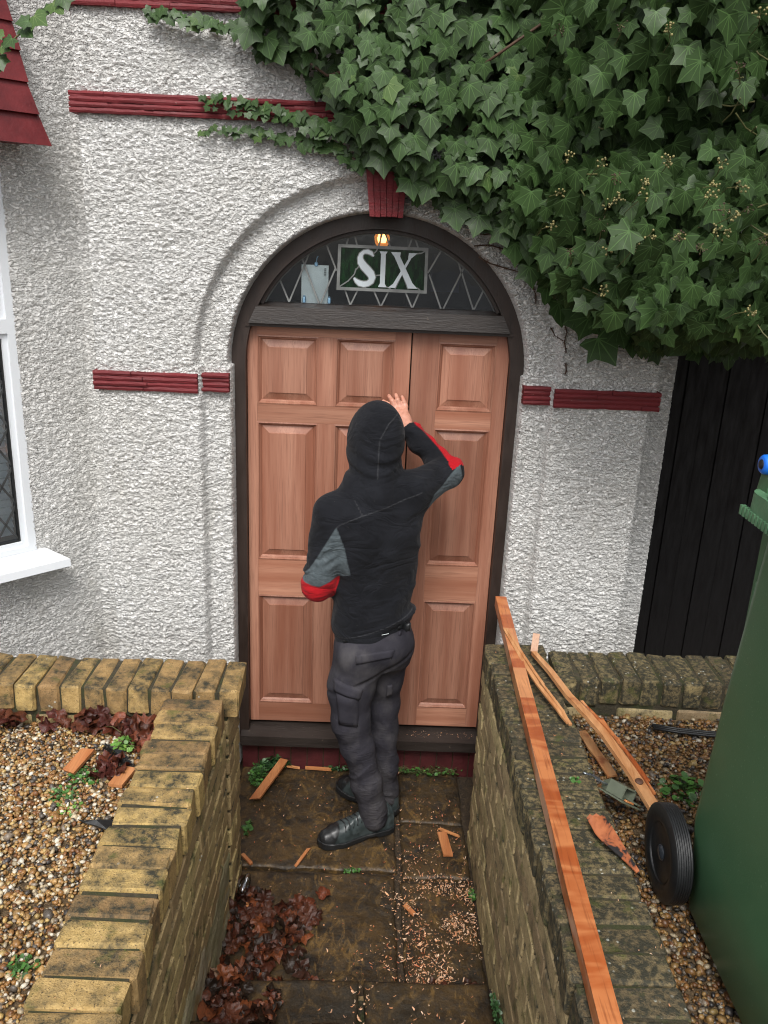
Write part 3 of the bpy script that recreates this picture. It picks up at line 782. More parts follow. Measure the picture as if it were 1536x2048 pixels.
# ------------------------------------------------------------------ doors
def panel_door(name_label, x0, x1, cols, rows, z0, z1, group):
    dr = thing('door', name_label, 'door', ((x0 + x1) / 2, 0, z0), group)
    yf, yb = 0.0, 0.044
    xs = [x0] + [c for cc in cols for c in cc] + [x1]
    # stiles run the full height, muntins between rails
    MB().box((x0, yf, z0), (cols[0][0], yb, z1)).build('stile', MAT['door_v'], dr)
    MB().box((cols[-1][1], yf, z0), (x1, yb, z1)).build('stile', MAT['door_v'], dr)
    zr = [z0] + [r for rr in rows for r in rr] + [z1]
    A, B = cols[0][0] + .0006, cols[-1][1] - .0006
    for i in range(0, len(zr), 2):
        MB().box((A, yf + .0006, zr[i]), (B, yb, zr[i + 1])).build('rail', MAT['door_h'], dr)
    for i in range(len(cols) - 1):
        for (ra, rb) in rows:
            MB().box((cols[i][1], yf + .0003, ra + .0006), (cols[i + 1][0], yb, rb - .0006)).build('muntin', MAT['door_v'], dr)
    for (ra, rb) in rows:
        for (ca, cb) in cols:
            # moulding: two steps round the opening
            def framepiece(inset0, inset1, ya, yb_, m_):
                a, b, c_, d = ca + inset0, cb - inset0, ra + inset0, rb - inset0
                e, f_, g, h = ca + inset1, cb - inset1, ra + inset1, rb - inset1
                o_ = [(a, ya, c_), (b, ya, c_), (b, ya, d), (a, ya, d)]; i_ = [(e, yb_, g), (f_, yb_, g), (f_, yb_, h), (e, yb_, h)]
                return m_.add(o_ + i_, [(0, 1, 5, 4), (1, 2, 6, 5), (2, 3, 7, 6), (3, 0, 4, 7)])
            m_ = MB()
            framepiece(0.0, 0.0055, 0.0, -0.0015, m_)
            framepiece(0.0055, 0.010, -0.0015, 0.006, m_)
            framepiece(0.010, 0.0115, 0.006, 0.006, m_)
            framepiece(0.0115, 0.0150, 0.006, 0.0105, m_)
            framepiece(0.0150, 0.0185, 0.0105, 0.0150, m_)
            mo = m_.build('moulding', MAT['door_v'], dr)
            i0 = 0.0180
            pm = MB()
            e1, e2 = i0, i0 + 0.030
            framepiece(e1, e2, 0.0150, 0.0045, pm)
            framepiece(e2, e2 + 0.0015, 0.0045, 0.0015, pm)
            q = e2 + 0.0015
            pm.add([(ca + q, 0.0015, ra + q), (cb - q, 0.0015, ra + q), (cb - q, 0.0015, rb - q), (ca + q, 0.0015, rb - q)], [(0, 1, 2, 3)])
            pm.add([(ca, 0.03, ra), (cb, 0.03, ra), (cb, 0.03, rb), (ca, 0.03, rb)], [(0, 1, 2, 3)])
            pm.build('panel', MAT['door_v'], dr)
    return dr
ROWS = [(0.333, 0.886), (1.058, 1.682), (1.757, 2.042)]
panel_door('wide new unpainted hardwood door leaf with six raised panels', -0.523, 0.1475, [(-0.484, -0.230), (-0.160, 0.083)], ROWS, 0.236, 2.088, 'new hardwood door leaves')
panel_door('narrow new unpainted hardwood door leaf with three raised panels', 0.1535, 0.553, [(0.262, 0.500)], ROWS, 0.236, 2.088, 'new hardwood door leaves')

# ================================================================== GROUND, PATH, STEPS
MB().box((-60, -60, -0.40), (60, 60, -0.06)).build('ground', MAT['asphalt'])['kind'] = 'structure'
GZ = 0.800        # level of the gravel
for nm, xa, xb, ya, yb in (('gravel_bed', -3.6, -0.650, -3.35, -0.945), ('gravel_bed', 0.700, 3.6, -3.35, -0.775)):
    nu = int((xb - xa) / 0.03); nv = int((yb - ya) / 0.03)
    U, V = np.meshgrid(np.linspace(xa, xb, nu), np.linspace(ya, yb, nv), indexing='ij')
    Z = GZ - 0.006 + 0.006 * vnoise(U * 6, V * 6, 0, 4)
    idx = np.arange(nu * nv).reshape(nu, nv)
    F = np.stack([idx[:-1, :-1], idx[1:, :-1], idx[1:, 1:], idx[:-1, 1:]], -1).reshape(-1, 4)
    np_mesh(nm, np.stack([U, V, Z], -1).reshape(-1, 3), F, MAT['gravelbed'], None, True)['kind'] = 'structure'
MB().box((-9, -9, -0.05), (9, -3.36, 0.745)).build('pavement', MAT['asphalt'])['kind'] = 'structure'
# earth under the path
earth = MB().box((-0.60, -1.40, -0.055), (0.62, 0.05, -0.022)).build('soil', MAT['soil']); earth['kind'] = 'structure'
bs = MB().box((-1.4, -0.72, -0.055), (-0.61, -0.02, -0.02)).box((0.63, -0.55, -0.055), (2.6, 0.45, -0.02)).build('soil', MAT['soil']); bs['kind'] = 'structure'

path = thing('path', None, None, (0, -0.7, 0)); path['kind'] = 'structure'
def slab(x0, x1, y0, y1, zt, th, name, seed, amp=0.006, tilt=(0, 0), parent=None, step=0.0105):
    """riven stone: a grid top with rounded broken edges and straight sides"""
    nu = max(4, int((x1 - x0) / step)); nv = max(4, int((y1 - y0) / step))
    U, V = np.meshgrid(np.linspace(0, 1, nu + 1), np.linspace(0, 1, nv + 1), indexing='ij')
    X = x0 + (x1 - x0) * U; Y = y0 + (y1 - y0) * V
    X = X + 0.005 * vnoise(Y * 14, seed, 0, seed) * (np.abs(U - 0.5) * 2) ** 4
    Y = Y + 0.005 * vnoise(X * 14, seed + 3.3, 0, seed) * (np.abs(V - 0.5) * 2) ** 4
    n = vnoise(X * 5 + seed, Y * 7, 0, seed) + 0.5 * vnoise(X * 13, Y * 17, 0, seed + 1) + 0.3 * vnoise(X * 40, Y * 34, 0, seed + 2)
    n = np.round(n * 2.2) / 2.2 * 0.55 + n * 0.45                      # cleft layers
    ed = np.minimum(np.minimum(X - x0, x1 - X), np.minimum(Y - y0, y1 - Y))
    Z = zt + amp * n - 0.008 * (1 - sstep(0, 0.011, ed)) + tilt[0] * (X - (x0 + x1) / 2) + tilt[1] * (Y - (y0 + y1) / 2)
    top = np.stack([X, Y, Z], -1)
    idx = np.arange((nu + 1) * (nv + 1)).reshape(nu + 1, nv + 1)
    F = [tuple(q) for q in np.stack([idx[:-1, :-1], idx[1:, :-1], idx[1:, 1:], idx[:-1, 1:]], -1).reshape(-1, 4)]
    Vt = top.reshape(-1, 3).tolist()
    border = list(idx[:, 0]) + list(idx[-1, 1:]) + list(idx[::-1, -1][1:]) + list(idx[0, ::-1][1:-1])
    base = len(Vt)
    for b in border: Vt.append((Vt[b][0], Vt[b][1], zt - th))
    nb = len(border)
    for i in range(nb):
        j = (i + 1) % nb
        F.append((border[i], base + i, base + j, border[j]))
    me = bpy.data.meshes.new(name)
    me.from_pydata(Vt, [], F); me.materials.append(MAT['slab'])
    me.polygons.foreach_set('use_smooth', [i < nu * nv for i in range(len(me.polygons))])
    me.update()
    return link(name, me, parent)
slab(-0.560, 0.168, -0.700, -0.030, 0.000, 0.04, 'paving_slab', 1, 0.006, (0.004, 0), path)
slab(-0.560, 0.160, -1.345, -0.722, 0.002, 0.04, 'paving_slab', 2, 0.007, (-0.004, 0.004), path)
slab(0.190, 0.470, -0.395, -0.030, -0.004, 0.04, 'paving_slab', 3, 0.005, (0, 0), path)
slab(0.192, 0.470, -0.735, -0.412, 0.000, 0.04, 'paving_slab', 4, 0.006, (0.006, 0), path)
slab(0.186, 0.470, -1.345, -0.752, -0.002, 0.04, 'paving_slab', 5, 0.006, (0, 0), path)
# steps rising towards the street
steps = thing('steps', None, None, (0, -1.5, 0)); steps['kind'] = 'structure'
sy = -1.365; sz = 0.150; k = 0
while sz < 0.76:
    dy = 0.285
    split = [0.035, -0.12, 0.10, -0.02, 0.08][k % 5]
    x0_ = -0.452
    slab(x0_ if k else -0.452, split - 0.010, sy - dy - 0.02, sy, sz, 0.05, 'step_stone', 10 + k, 0.005, (0, 0), steps)
    slab(split + 0.012, 0.452, sy - dy - 0.02, sy + 0.003, sz - 0.002, 0.05, 'step_stone', 20 + k, 0.005, (0, 0), steps)
    for i in range(4):
        xa = -0.452 + i * 0.228
        MB().box((xa, sy - 0.11, sz - 0.145), (xa + 0.218, sy - 0.012, sz - 0.055)).build('brick', MAT['brick_lf'], steps)
    MB().box((-0.452, sy - dy, sz - 0.15), (0.452, sy - 0.03, sz - 0.053)).build('riser_fill', MAT['mortar'], steps)
    sy -= dy; sz += 0.150; k += 1
MB().box((-0.452, -3.355, 0.60), (0.452, sy, 0.745)).build('landing', MAT['asphalt'], steps)

# ================================================================== BRICK WALLS
def brick_mesh(name, sx, sy_, sz_, mat, seed, bev=0.006, jit=0.0022):
    rs = random.Random(seed)
    bm = bmesh.new()
    bmesh.ops.create_cube(bm, size=1.0)
    bmesh.ops.scale(bm, vec=(sx, sy_, sz_), verts=bm.verts)
    bmesh.ops.bevel(bm, geom=list(bm.edges), offset=bev, segments=1, affect='EDGES')
    for v in bm.verts:
        v.co += Vector((rs.uniform(-1, 1), rs.uniform(-1, 1), rs.uniform(-1, 1))) * jit
    # one chipped corner on some
    if rs.random() < 0.5:
        c_ = Vector((rs.choice((-1, 1)) * sx / 2, rs.choice((-1, 1)) * sy_ / 2, sz_ / 2))
        for v in bm.verts:
            if (v.co - c_).length < 0.02: v.co -= (c_.normalized() * rs.uniform(0.002, 0.007))
    me = bpy.data.meshes.new(name); bm.to_mesh(me); bm.free()
    me.materials.append(mat); me.update()
    return me
def variants(n, sx, sy_, sz_, mat, seed, **k): return [brick_mesh('brick', sx, sy_, sz_, mat, seed + i, **k) for i in range(n)]
TOPZ = 0.943
def place(mesh, loc, rot, parent):
    M = Matrix.Translation(loc) @ Matrix.Rotation(rot[2], 4, 'Z') @ Matrix.Rotation(rot[1], 4, 'Y') @ Matrix.Rotation(rot[0], 4, 'X')
    return link('brick', mesh, parent, M)
def rj(a): return random.uniform(-a, a)
def long_wall(label, xi, xo, y_start, y_end, mats, seed, lean=0.0, pitch=0.0795):
    """xi: path face, xo: garden face; coping of bricks on edge across, stretcher courses below on the path face"""
    w = thing('brick_wall', label, 'wall', ((xi + xo) / 2, (y_start + y_end) / 2, 0), 'low brick walls of the front garden')
    sgn = 1 if xi < xo else -1
    width = abs(xo - xi)
    cop = variants(8, width, pitch - 0.0075, 0.105, mats[0], seed, bev=0.007, jit=0.0032)
    n = int((y_start - y_end) / pitch)
    for i in range(n):
        y = y_start - pitch * (i + 0.5)
        place(random.choice(cop), ((xi + xo) / 2 + rj(0.006), y + rj(0.0015), TOPZ - 0.0525 + rj(0.004)), (rj(0.02), rj(0.012), rj(0.03) + (math.pi if i % 3 == 1 else 0)), w)
    face = variants(7, 0.100, 0.214, 0.0665, mats[1], seed + 50, bev=0.005, jit=0.0014)
    z = TOPZ - 0.105 - 0.010 - 0.034; r_ = 0
    while z > -0.02:
        y = y_start - (0.0 if r_ % 2 else 0.1125)
        if r_ % 2 == 0:
            hb = 0.10
            m_ = brick_mesh('brick', 0.100, 0.1025, 0.068, mats[1], seed + 90 + r_, bev=0.005, jit=0.0014)
            place(m_, (xi + sgn * 0.052, y_start - 0.0515, z), (0, 0, rj(0.02)), w)
        lx = lean * (TOPZ - z)
        while y - 0.215 > y_end:
            place(random.choice(face), (xi + sgn * (0.052 + rj(0.0022)) + lx, y - 0.1125, z + rj(0.0022)), (rj(0.008), rj(0.015), rj(0.009)), w)
            y -= 0.225
        z -= 0.0775; r_ += 1
    # mortar core, and the garden side
    MB().box((min(xi, xo) + 0.010, y_end, -0.05), (max(xi, xo) - 0.010, y_start - 0.010, TOPZ - 0.0075)).build('mortar', MAT['mortar'], w)
    return w
left_wall = long_wall('long yellow brick wall on the left of the path with golden coping bricks', -0.456, -0.655, -0.985, -3.34, (MAT['brick_l'], MAT['brick_lf']), 100)
right_wall = long_wall('long mossy dark brick wall on the right of the path under the orange timber', 0.474, 0.708, -0.500, -3.34, (MAT['brick_rc'], MAT['brick_rf']), 300, pitch=0.083)
def cross_wall(label, x_start, x_end, yf, yb, mats, seed, ztop=TOPZ, xb=None):
    xb = x_start if xb is None else xb
    """runs sideways in front of the house, coping bricks on edge"""
    w = thing('brick_wall', label, 'wall', ((x_start + x_end) / 2, (yf + yb) / 2, 0), 'low brick walls of the front garden')
    sgn = 1 if x_end > x_start else -1
    pitch = 0.0765
    cop = variants(8, pitch - 0.0085, yb - yf, 0.104, mats[0], seed, bev=0.007, jit=0.0032)
    n = int(abs(x_end - x_start) / pitch)
    for i in range(n):
        x = x_start + sgn * pitch * (i + 0.5)
        place(random.choice(cop), (x, (yf + yb) / 2 + rj(0.006), ztop - 0.052 + rj(0.004)), (rj(0.02), rj(0.02), rj(0.03)), w)
    face = variants(5, 0.215, 0.100, 0.067, mats[1], seed + 40)
    for side in (0, 1):
        z = ztop - 0.104 - 0.010 - 0.034; r_ = 0
        while z > (0.70 if side == 0 else -0.02):
            x = xb + sgn * (0.1125 if r_ % 2 else 0.225)
            for i in range(int(abs(x_end - x_start) / 0.225) - 1):
                place(random.choice(face), (x + sgn * 0.1125, (yf + 0.054) if side == 0 else (yb - 0.054), z + rj(.002)), (0, 0, rj(0.02)), w)
                x += sgn * 0.225
            z -= 0.077; r_ += 1
    z = ztop - 0.104 - 0.010 - 0.034; r_ = 0
    while z > -0.02:        # bricks that close the end of the wall
        if r_ % 2: place(random.choice(face), (xb + sgn * 0.050, (yf + yb) / 2, z), (0, 0, math.pi / 2 + rj(.01)), w)
        else:
            for q in (-0.056, 0.056): place(brick_mesh('brick', 0.103, 0.103, 0.067, mats[1], seed + 77 + r_), (xb + sgn * 0.050, (yf + yb) / 2 + q, z), (0, 0, rj(.01)), w)
        z -= 0.077; r_ += 1
    MB().box((min(xb, x_end) + 0.007, yf + 0.010, -0.05), (max(xb, x_end) - 0.007, yb - 0.014, ztop - 0.0085)).build('mortar', MAT['mortar'], w)
    return w
cwl = cross_wall('yellow brick cross wall below the bay window on the left', -0.420, -2.35, -0.950, -0.728, (MAT['brick_l'], MAT['brick_lf']), 500, TOPZ + 0.003, -0.455)
cwr = cross_wall('mossy brick cross wall in front of the pier and dark gate', 0.715, 2.6, -0.775, -0.545, (MAT['brick_rc'], MAT['brick_rf']), 600)
# cement smear low on the left wall, path side
nu, nv = 120, 36
U, V = np.meshgrid(np.linspace(-3.3, -0.99, nu), np.linspace(-0.02, 0.56, nv), indexing='ij')
top = 0.40 + 0.07 * vnoise(U * 3, 0.5, 0, 3) + 0.03 * vnoise(U * 11, 2.5, 0, 4) 
Vz = np.minimum(V, top)
X = -0.4555 + 0.003 * vnoise(U * 3, Vz * 14, 0, 5) + 0.0035 * vnoise(U * 16, Vz * 40, 0, 6) - 0.020 * sstep(0.9, 1.0, V / top) - 0.0
idx = np.arange(nu * nv).reshape(nu, nv)
F = np.stack([idx[:-1, :-1], idx[1:, :-1], idx[1:, 1:], idx[:-1, 1:]], -1).reshape(-1, 4)
np_mesh('render_smear', np.stack([X, U, Vz], -1).reshape(-1, 3), F, MAT['smear'], left_wall, True)
# red painted brick plinth under the door sill
pl = thing('plinth', 'dark red painted brick plinth under the door sill', 'plinth', (0, -0.03, 0))
for i in range(15):
    x = -0.56 + i * 0.0775
    MB().box((x + .0025, -0.036 + rj(.002), -0.03), (x + 0.075, 0.05, 0.1490)).build('brick', MAT['plinthred'], pl)
MB().box((-0.56, -0.028, -0.03), (0.60, 0.045, 0.1485)).build('mortar', MAT['mortar'], pl)

# ================================================================== GRAVEL
def ico():
    bm = bmesh.new(); bmesh.ops.create_icosphere(bm, subdivisions=1, radius=1.0)
    v = np.array([q.co[:] for q in bm.verts]); f = np.array([[x.index for x in q.verts] for q in bm.faces]); bm.free()
    return v, f
IV, IF = ico()
def rotmats(n, rng, full=True):
    q = rng.normal(size=(n, 4)); q /= np.linalg.norm(q, axis=1)[:, None]
    w, x, y, z = q.T
    return np.stack([1 - 2 * (y * y + z * z), 2 * (x * y - z * w), 2 * (x * z + y * w), 2 * (x * y + z * w), 1 - 2 * (x * x + z * z), 2 * (y * z - x * w),
                     2 * (x * z - y * w), 2 * (y * z + x * w), 1 - 2 * (x * x + y * y)], -1).reshape(n, 3, 3)
PAL = np.array([(0.30, 0.15, 0.045), (0.42, 0.25, 0.09), (0.20, 0.085, 0.03), (0.52, 0.42, 0.27), (0.66, 0.60, 0.48), (0.10, 0.085, 0.07), (0.055, 0.05, 0.05), (0.36, 0.18, 0.06), (0.24, 0.19, 0.14), (0.48, 0.33, 0.12)])
def gravel(P_, size, rng, name, pal=PAL, pw=None, dark=1.0):
    n = len(P_)
    sc = size * rng.lognormal(0, 0.30, n)[:, None] * np.stack([rng.uniform(0.75, 1.25, n), rng.uniform(0.65, 1.0, n), rng.uniform(0.4, 0.75, n)], -1)
    jit = 1 + rng.uniform(-0.16, 0.16, (n, 12, 1))
    V = IV[None] * jit * sc[:, None, :]
    Rm = rotmats(n, rng)
    yaw = rng.uniform(0, 2 * np.pi, n); c_, s_ = np.cos(yaw), np.sin(yaw)
    Rz = np.zeros((n, 3, 3)); Rz[:, 0, 0] = c_; Rz[:, 0, 1] = -s_; Rz[:, 1, 0] = s_; Rz[:, 1, 1] = c_; Rz[:, 2, 2] = 1
    mixq = rng.random(n) < 0.45
    Rf = np.where(mixq[:, None, None], Rm, Rz)
    V = np.einsum('nij,nkj->nki', Rf, V) + P_[:, None, :]
    F = IF[None] + (np.arange(n) * 12)[:, None, None]
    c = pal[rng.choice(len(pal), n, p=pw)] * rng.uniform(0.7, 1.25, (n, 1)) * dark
    col = np.repeat(c, 12, 0)
    o = np_mesh(name, V.reshape(-1, 3), F.reshape(-1, 3), MAT['pebble'], None, False, col=col)
    o['kind'] = 'stuff'
    return o
rng = np.random.default_rng(5)
def bedpts(xa, xb, ya, yb, n, zfun):
    x = rng.uniform(xa, xb, n); y = rng.uniform(ya, yb, n)
    return np.stack([x, y, GZ + zfun(x, y) + rng.uniform(-0.004, 0.007, n)], -1)
zl = lambda x, y: 0.006 * vnoise(x * 6, y * 6, 0, 4)
gravel(bedpts(-1.95, -0.660, -2.75, -0.955, 33000, zl), 0.0066, rng, 'gravel', pw=[.16, .18, .09, .14, .10, .07, .04, .10, .05, .07])
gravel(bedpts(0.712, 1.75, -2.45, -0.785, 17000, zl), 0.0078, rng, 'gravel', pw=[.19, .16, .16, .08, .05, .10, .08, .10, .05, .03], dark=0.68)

# ================================================================== IVY
def ivy_leaf(seed, lobes=1.0):
    """leaf in its own xz plane, stalk at the origin, tip towards -z, front towards -y; length 1"""
    rs = random.Random(seed)
    half = [(0.10, 0.09), (0.30, 0.19), (0.54, 0.14), (0.47, -0.14), (0.66, -0.44), (0.36, -0.54), (0.20, -0.76)]
    half = [(x * rs.uniform(0.9, 1.12) * (1 if i != 4 else lobes), z * rs.uniform(0.92, 1.08)) for i, (x, z) in enumerate(half)]
    half2 = [(x * rs.uniform(0.92, 1.08), z * rs.uniform(0.94, 1.06)) for x, z in half]
    out = [(0.0, 0.02)] + half + [(rs.uniform(-.06, .06), -1.0)] + [(-x, z) for x, z in half2[::-1]]
    ctr = [(0.0, -0.10), (0.0, -0.34), (0.0, -0.62)]
    P2 = out + ctr
    curl = rs.uniform(0.08, 0.30); fold = rs.uniform(0.05, 0.22)
    V = []
    for (x, z) in P2:
        d = -0.0 + fold * abs(x) * -0.6 + curl * (z * z) * 0.5 + 0.25 * (x * x)
        V.append((x, d + rs.uniform(-.02, .02), z))
    n = len(out); c0, c1, c2 = n, n + 1, n + 2
    F = []
    for i in range(n):
        j = (i + 1) % n
        zm = (out[i][1] + out[j][1]) / 2
        c_ = c0 if zm > -0.15 else (c1 if zm > -0.5 else c2)
        F.append((i, j, c_))
    # close the seams along the midrib
    for i in range(n):
        j = (i + 1) % n
        def cc(a, b):
            zm = (out[a][1] + out[b][1]) / 2
            return c0 if zm > -0.15 else (c1 if zm > -0.5 else c2)
        a = cc(i - 1, i); b = cc(i, j)
        if a != b: F.append((i, b, a))
    return np.array(V), np.array(F), np.array(P2)

def M_ivy(name, cd, cl, vein, gloss=0.35):
    t = NT(name)
    uv = t.n('TexCoord').outputs['UV']
    sp = t.n('SeparateXYZ', {0: uv})
    x, y = sp.outputs[0], sp.outputs[1]
    vm = None
    for ang in (-90, -145, -35, -117, -63, 165, 15):
        dx, dy = math.cos(R(ang)), math.sin(R(ang))
        along = t.math('ADD', t.math('MULTIPLY', x, dx), t.math('MULTIPLY', y, dy))
        perp = t.math('ABSOLUTE', t.math('SUBTRACT', t.math('MULTIPLY', x, dy), t.math('MULTIPLY', y, dx)))
        w_ = 0.026 if ang == -90 else 0.019
        line = t.math('MULTIPLY', t.math('LESS_THAN', perp, t.math('MULTIPLY_ADD', along, -0.014, w_)), t.math('GREATER_THAN', along, 0.0))
        vm = line if vm is None else t.math('MAXIMUM', vm, line)
    rndv = t.ramp(t.attr('rnd'), [(0.0, 0.0), (0.55, 0.28), (1.0, 1.0)])
    n = t.noise(t.pos(), 45, 4, 0.6)
    c = t.mix(rndv, cd, cl)
    c = t.mix(t.ramp(n, [(0.35, 0.0), (0.7, 0.35)]), c, tuple(q * 0.45 for q in cd))
    side = t.n('TexWave', {'Vector': uv, 'Scale': 7.0, 'Distortion': 6.0, 'Detail': 2.0}).outputs['Fac']
    c = t.mix(t.math('MULTIPLY', side, 0.12), c, vein)
    c = t.mix(t.math('MULTIPLY', vm, 0.8), c, vein)
    back = t.n('NewGeometry').outputs['Backfacing']
    c = t.mix(t.math('MULTIPLY', back, 0.5), c, (0.06, 0.10, 0.035))
    m = t.P(col=c, rough=gloss, spec=0.19, nor=t.bump(t.math('SUBTRACT', t.math('MULTIPLY', n, 0.5), vm), 0.0015, 0.7))
    return m
MAT['ivy'] = M_ivy('ivy_leaf', (0.0030, 0.0125, 0.0040), (0.018, 0.056, 0.011), (0.10, 0.20, 0.06), 0.36)
MAT['ivyl'] = M_ivy('young_ivy_leaf', (0.035, 0.085, 0.018), (0.085, 0.15, 0.03), (0.20, 0.27, 0.10))
MAT['stem'] = M_paint('ivy_stem', (0.075, 0.040, 0.022), 0.7, 0.4, 0.002)
MAT['gstem'] = M_paint('green_stem', (0.10, 0.10, 0.035), 0.6, 0.3, 0.001)
MAT['berry'] = M_paint('ivy_berry', (0.22, 0.19, 0.075), 0.4, 0.45, 0.0005)
MAT['berryd'] = M_paint('spent_ivy_flower', (0.06, 0.035, 0.022), 0.7, 0.4, 0.001)
LEAVES = [ivy_leaf(i, [1.0, 0.9, 1.08, 0.8][i % 4]) for i in range(8)]
for i, (V, F, U) in enumerate(LEAVES):
    pass

def leafmat(nrm, roll, size):
    """orientation: front normal nrm, tip hanging down and rolled"""
    n = Vector(nrm).normalized()
    dn = Vector((0, 0, -1)); t = (dn - n * dn.dot(n))
    if t.length < 1e-3: t = Vector((1, 0, 0))
    t.normalize()
    t = Matrix.Rotation(roll, 3, n) @ t
    s = t.cross(n)          # x axis
    # local x -> s, local y(front is -y) -> -n, local z -> -t
    M = Matrix((s, -n, -t)).transposed()
    if M.determinant() < 0: M = Matrix((-s, -n, -t)).transposed()
    return M * size

def wall_low(x):
    """lower edge of the wall ivy (z) at y=-0.2"""
    return np.interp(x, [-0.60, -0.49, -0.46, -0.40, -0.33, -0.30, -0.20, -0.17, -0.11, -0.03, 0.03, 0.09, 0.16, 0.27, 0.38, 0.47, 0.53, 0.60, 0.70, 0.80, 0.90, 0.99],
                     [3.60, 3.30, 2.985, 2.990, 2.995, 2.93, 2.860, 2.77, 2.70, 2.665, 2.625, 2.57, 2.560, 2.490, 2.470, 2.405, 2.33, 2.280, 2.235, 2.205, 2.150, 2.10])
def bush_front(x):
    return np.interp(x, [-0.5, 0.25, 0.45, 0.62, 0.85, 1.3], [-0.205, -0.225, -0.31, -0.66, -0.87, -0.95])
def bush_low(x):
    return np.interp(x, [0.2, 0.40, 0.47, 0.52, 0.56, 0.66, 0.78, 0.90, 1.0, 1.1, 1.3, 1.6], [3.2, 2.95, 2.70, 2.50, 2.36, 2.245, 2.165, 2.150, 2.19, 2.18, 2.12, 2.10])
leafspec = []     # (loc, normal, roll, size, variant, rnd, young)
rl = random.Random(21)
def clump(x, z): return float(vnoise(x * 5.5, z * 5.5, 0, 77))
def too_thin(x, z, lo): return z < lo + 0.0
# wall part: shingled rows
z = 3.62
while z > 2.05:
    x = -0.55
    while x < 1.9:
        px = x + rl.uniform(-.02, .02); pz = z + rl.uniform(-.02, .02)
        lo = float(wall_low(px)) + 0.055
        if pz > lo:
            size = rl.choice((0.032, 0.042, 0.050, 0.056, 0.062, 0.076)) * (1.0 if px > 0 else 0.85)
            e = min(1.0, (pz - lo) / 0.12)
            for layer in range(3 if px < 0.75 else 2):
                if layer == 0 and rl.random() < 0.16 * e: continue
                if layer < 2 and e > .6 and float(vnoise(px * 11, pz * 11, 0, 78)) < -0.42: continue
                th = 0.170 * e * (1 - layer * 0.40) + 0.012
                y = -0.165 - th - 0.03 * e * clump(px, pz) - rl.uniform(0, .012)
                up_ = rl.uniform(-0.10, 0.38)
                leafspec.append(((px + (rl.uniform(-.03, .03) if layer else 0), y, pz + (rl.uniform(-.02, .03) if layer else 0)), (rl.uniform(-.45, .35), -1, up_), rl.uniform(-.5, .5) , size, rl.randrange(8), rl.random(), rl.random() < 0.035))
        x += 0.037
    z -= 0.035
# forward bush on the right: layered shell, looser and larger
z = 3.55
while z > 2.02:
    x = 0.34
    while x < 1.75:
        px = x + rl.uniform(-.03, .03); pz = z + rl.uniform(-.03, .03)
        lo = float(bush_low(px))
        if pz > lo + 0.05:
            yfront = float(bush_front(px)) + 0.16 * clump(px * 0.8, pz * 0.8) + 0.05 * float(vnoise(px * 14, pz * 14, 0, 9))
            e = min(1.0, (pz - lo) / 0.2)
            yfront = yfront + (1 - e) * 0.10
            for layer in range(4):
                if layer == 0 and rl.random() < 0.30: continue
                if layer < 2 and float(vnoise(px * 8, pz * 8, 0, 79)) < -0.38: continue
                y = yfront + layer * rl.uniform(0.06, 0.12)
                if y > -0.2: continue
                size = rl.uniform(0.042, 0.082)
                leafspec.append(((px + rl.uniform(-.03, .03), y, pz + rl.uniform(-.03, .03)), (rl.uniform(-1.2, 1.0), -1, rl.uniform(-.6, .42)), rl.gauss(0, .5), size, rl.randrange(8), rl.random(), rl.random() < 0.025))
        x += 0.046
    z -= 0.044
# underside of the bush, hanging over the passage, right back to the wall
for _ in range(1500):
    px = rl.uniform(0.62, 2.2); t_ = rl.random()
    f = float(bush_front(px)) + 0.08
    y = f + (-0.18 - f) * t_
    zz = float(bush_low(px)) + 0.10 + rl.uniform(-.06, .14) + 0.04 * clump(px, y) + (0.12 * t_ if px > 1.15 else 0)
    zw = float(wall_low(px)) + 0.05 if px < 0.98 else 2.06
    zz = zz * (1 - t_) + (zw + rl.uniform(0, .1)) * t_ if t_ > .5 else zz
    leafspec.append(((px, y, zz), (rl.uniform(-.8, .8), -1, rl.uniform(-.8, .2)), rl.gauss(0, .7), rl.uniform(.05, .09), rl.randrange(8), rl.random(), False))
# unseen leaves added above the view to keep light off the ivy below
for _ in range(1100):
    px = rl.uniform(1.15, 2.3); py = rl.uniform(-1.55, -0.5); 
    leafspec.append(((px, py, 3.30 + rl.uniform(0, .30) + .12 * max(0, -1.0 - py)), (rl.uniform(-.8, .8), rl.uniform(-1, 1), rl.uniform(.2, 1)), rl.gauss(0, .7), rl.uniform(.07, .11), rl.randrange(8), rl.random(), False))
# a few straggling big leaves along the hem
for (x, y, z, s, r_) in ((0.690, -0.22, 2.235, .095, .1), (0.83, -0.30, 2.115, .125, .7), (0.64, -0.22, 2.30, .08, -.1), (0.76, -.24, 2.21, .11, 0.2), (0.80, -.26, 2.19, .10, -.4), (0.905, -.3, 2.16, .085, .3), (0.975, -.25, 2.12, .08, 0),
                        (0.56, -.24, 2.36, .085, .2), (0.50, -.24, 2.44, .09, 0), (0.36, -.24, 2.53, .085, -.2), (0.27, -.24, 2.55, .085, .2), (0.44, -.23, 2.49, .08, .5), (-0.41, -.26, 3.07, .08, .3), (-0.46, -.27, 3.10, .085, -.3), (-0.385, -.25, 3.045, .08, .6), (0.10, -.26, 2.64, .08, .2), (0.17, -.26, 2.63, .08, -.2), (0.0, -.26, 2.72, .09, .1)):
    leafspec.append(((x, y, z), (rl.uniform(-.3, .3), -1, .35), r_, s, rl.randrange(8), rl.uniform(.3, .9), False))
ivy = thing('ivy', 'dense dark green ivy covering the upper right of the wall and hanging over the passage', 'ivy', (0.9, -0.2, 2.2))
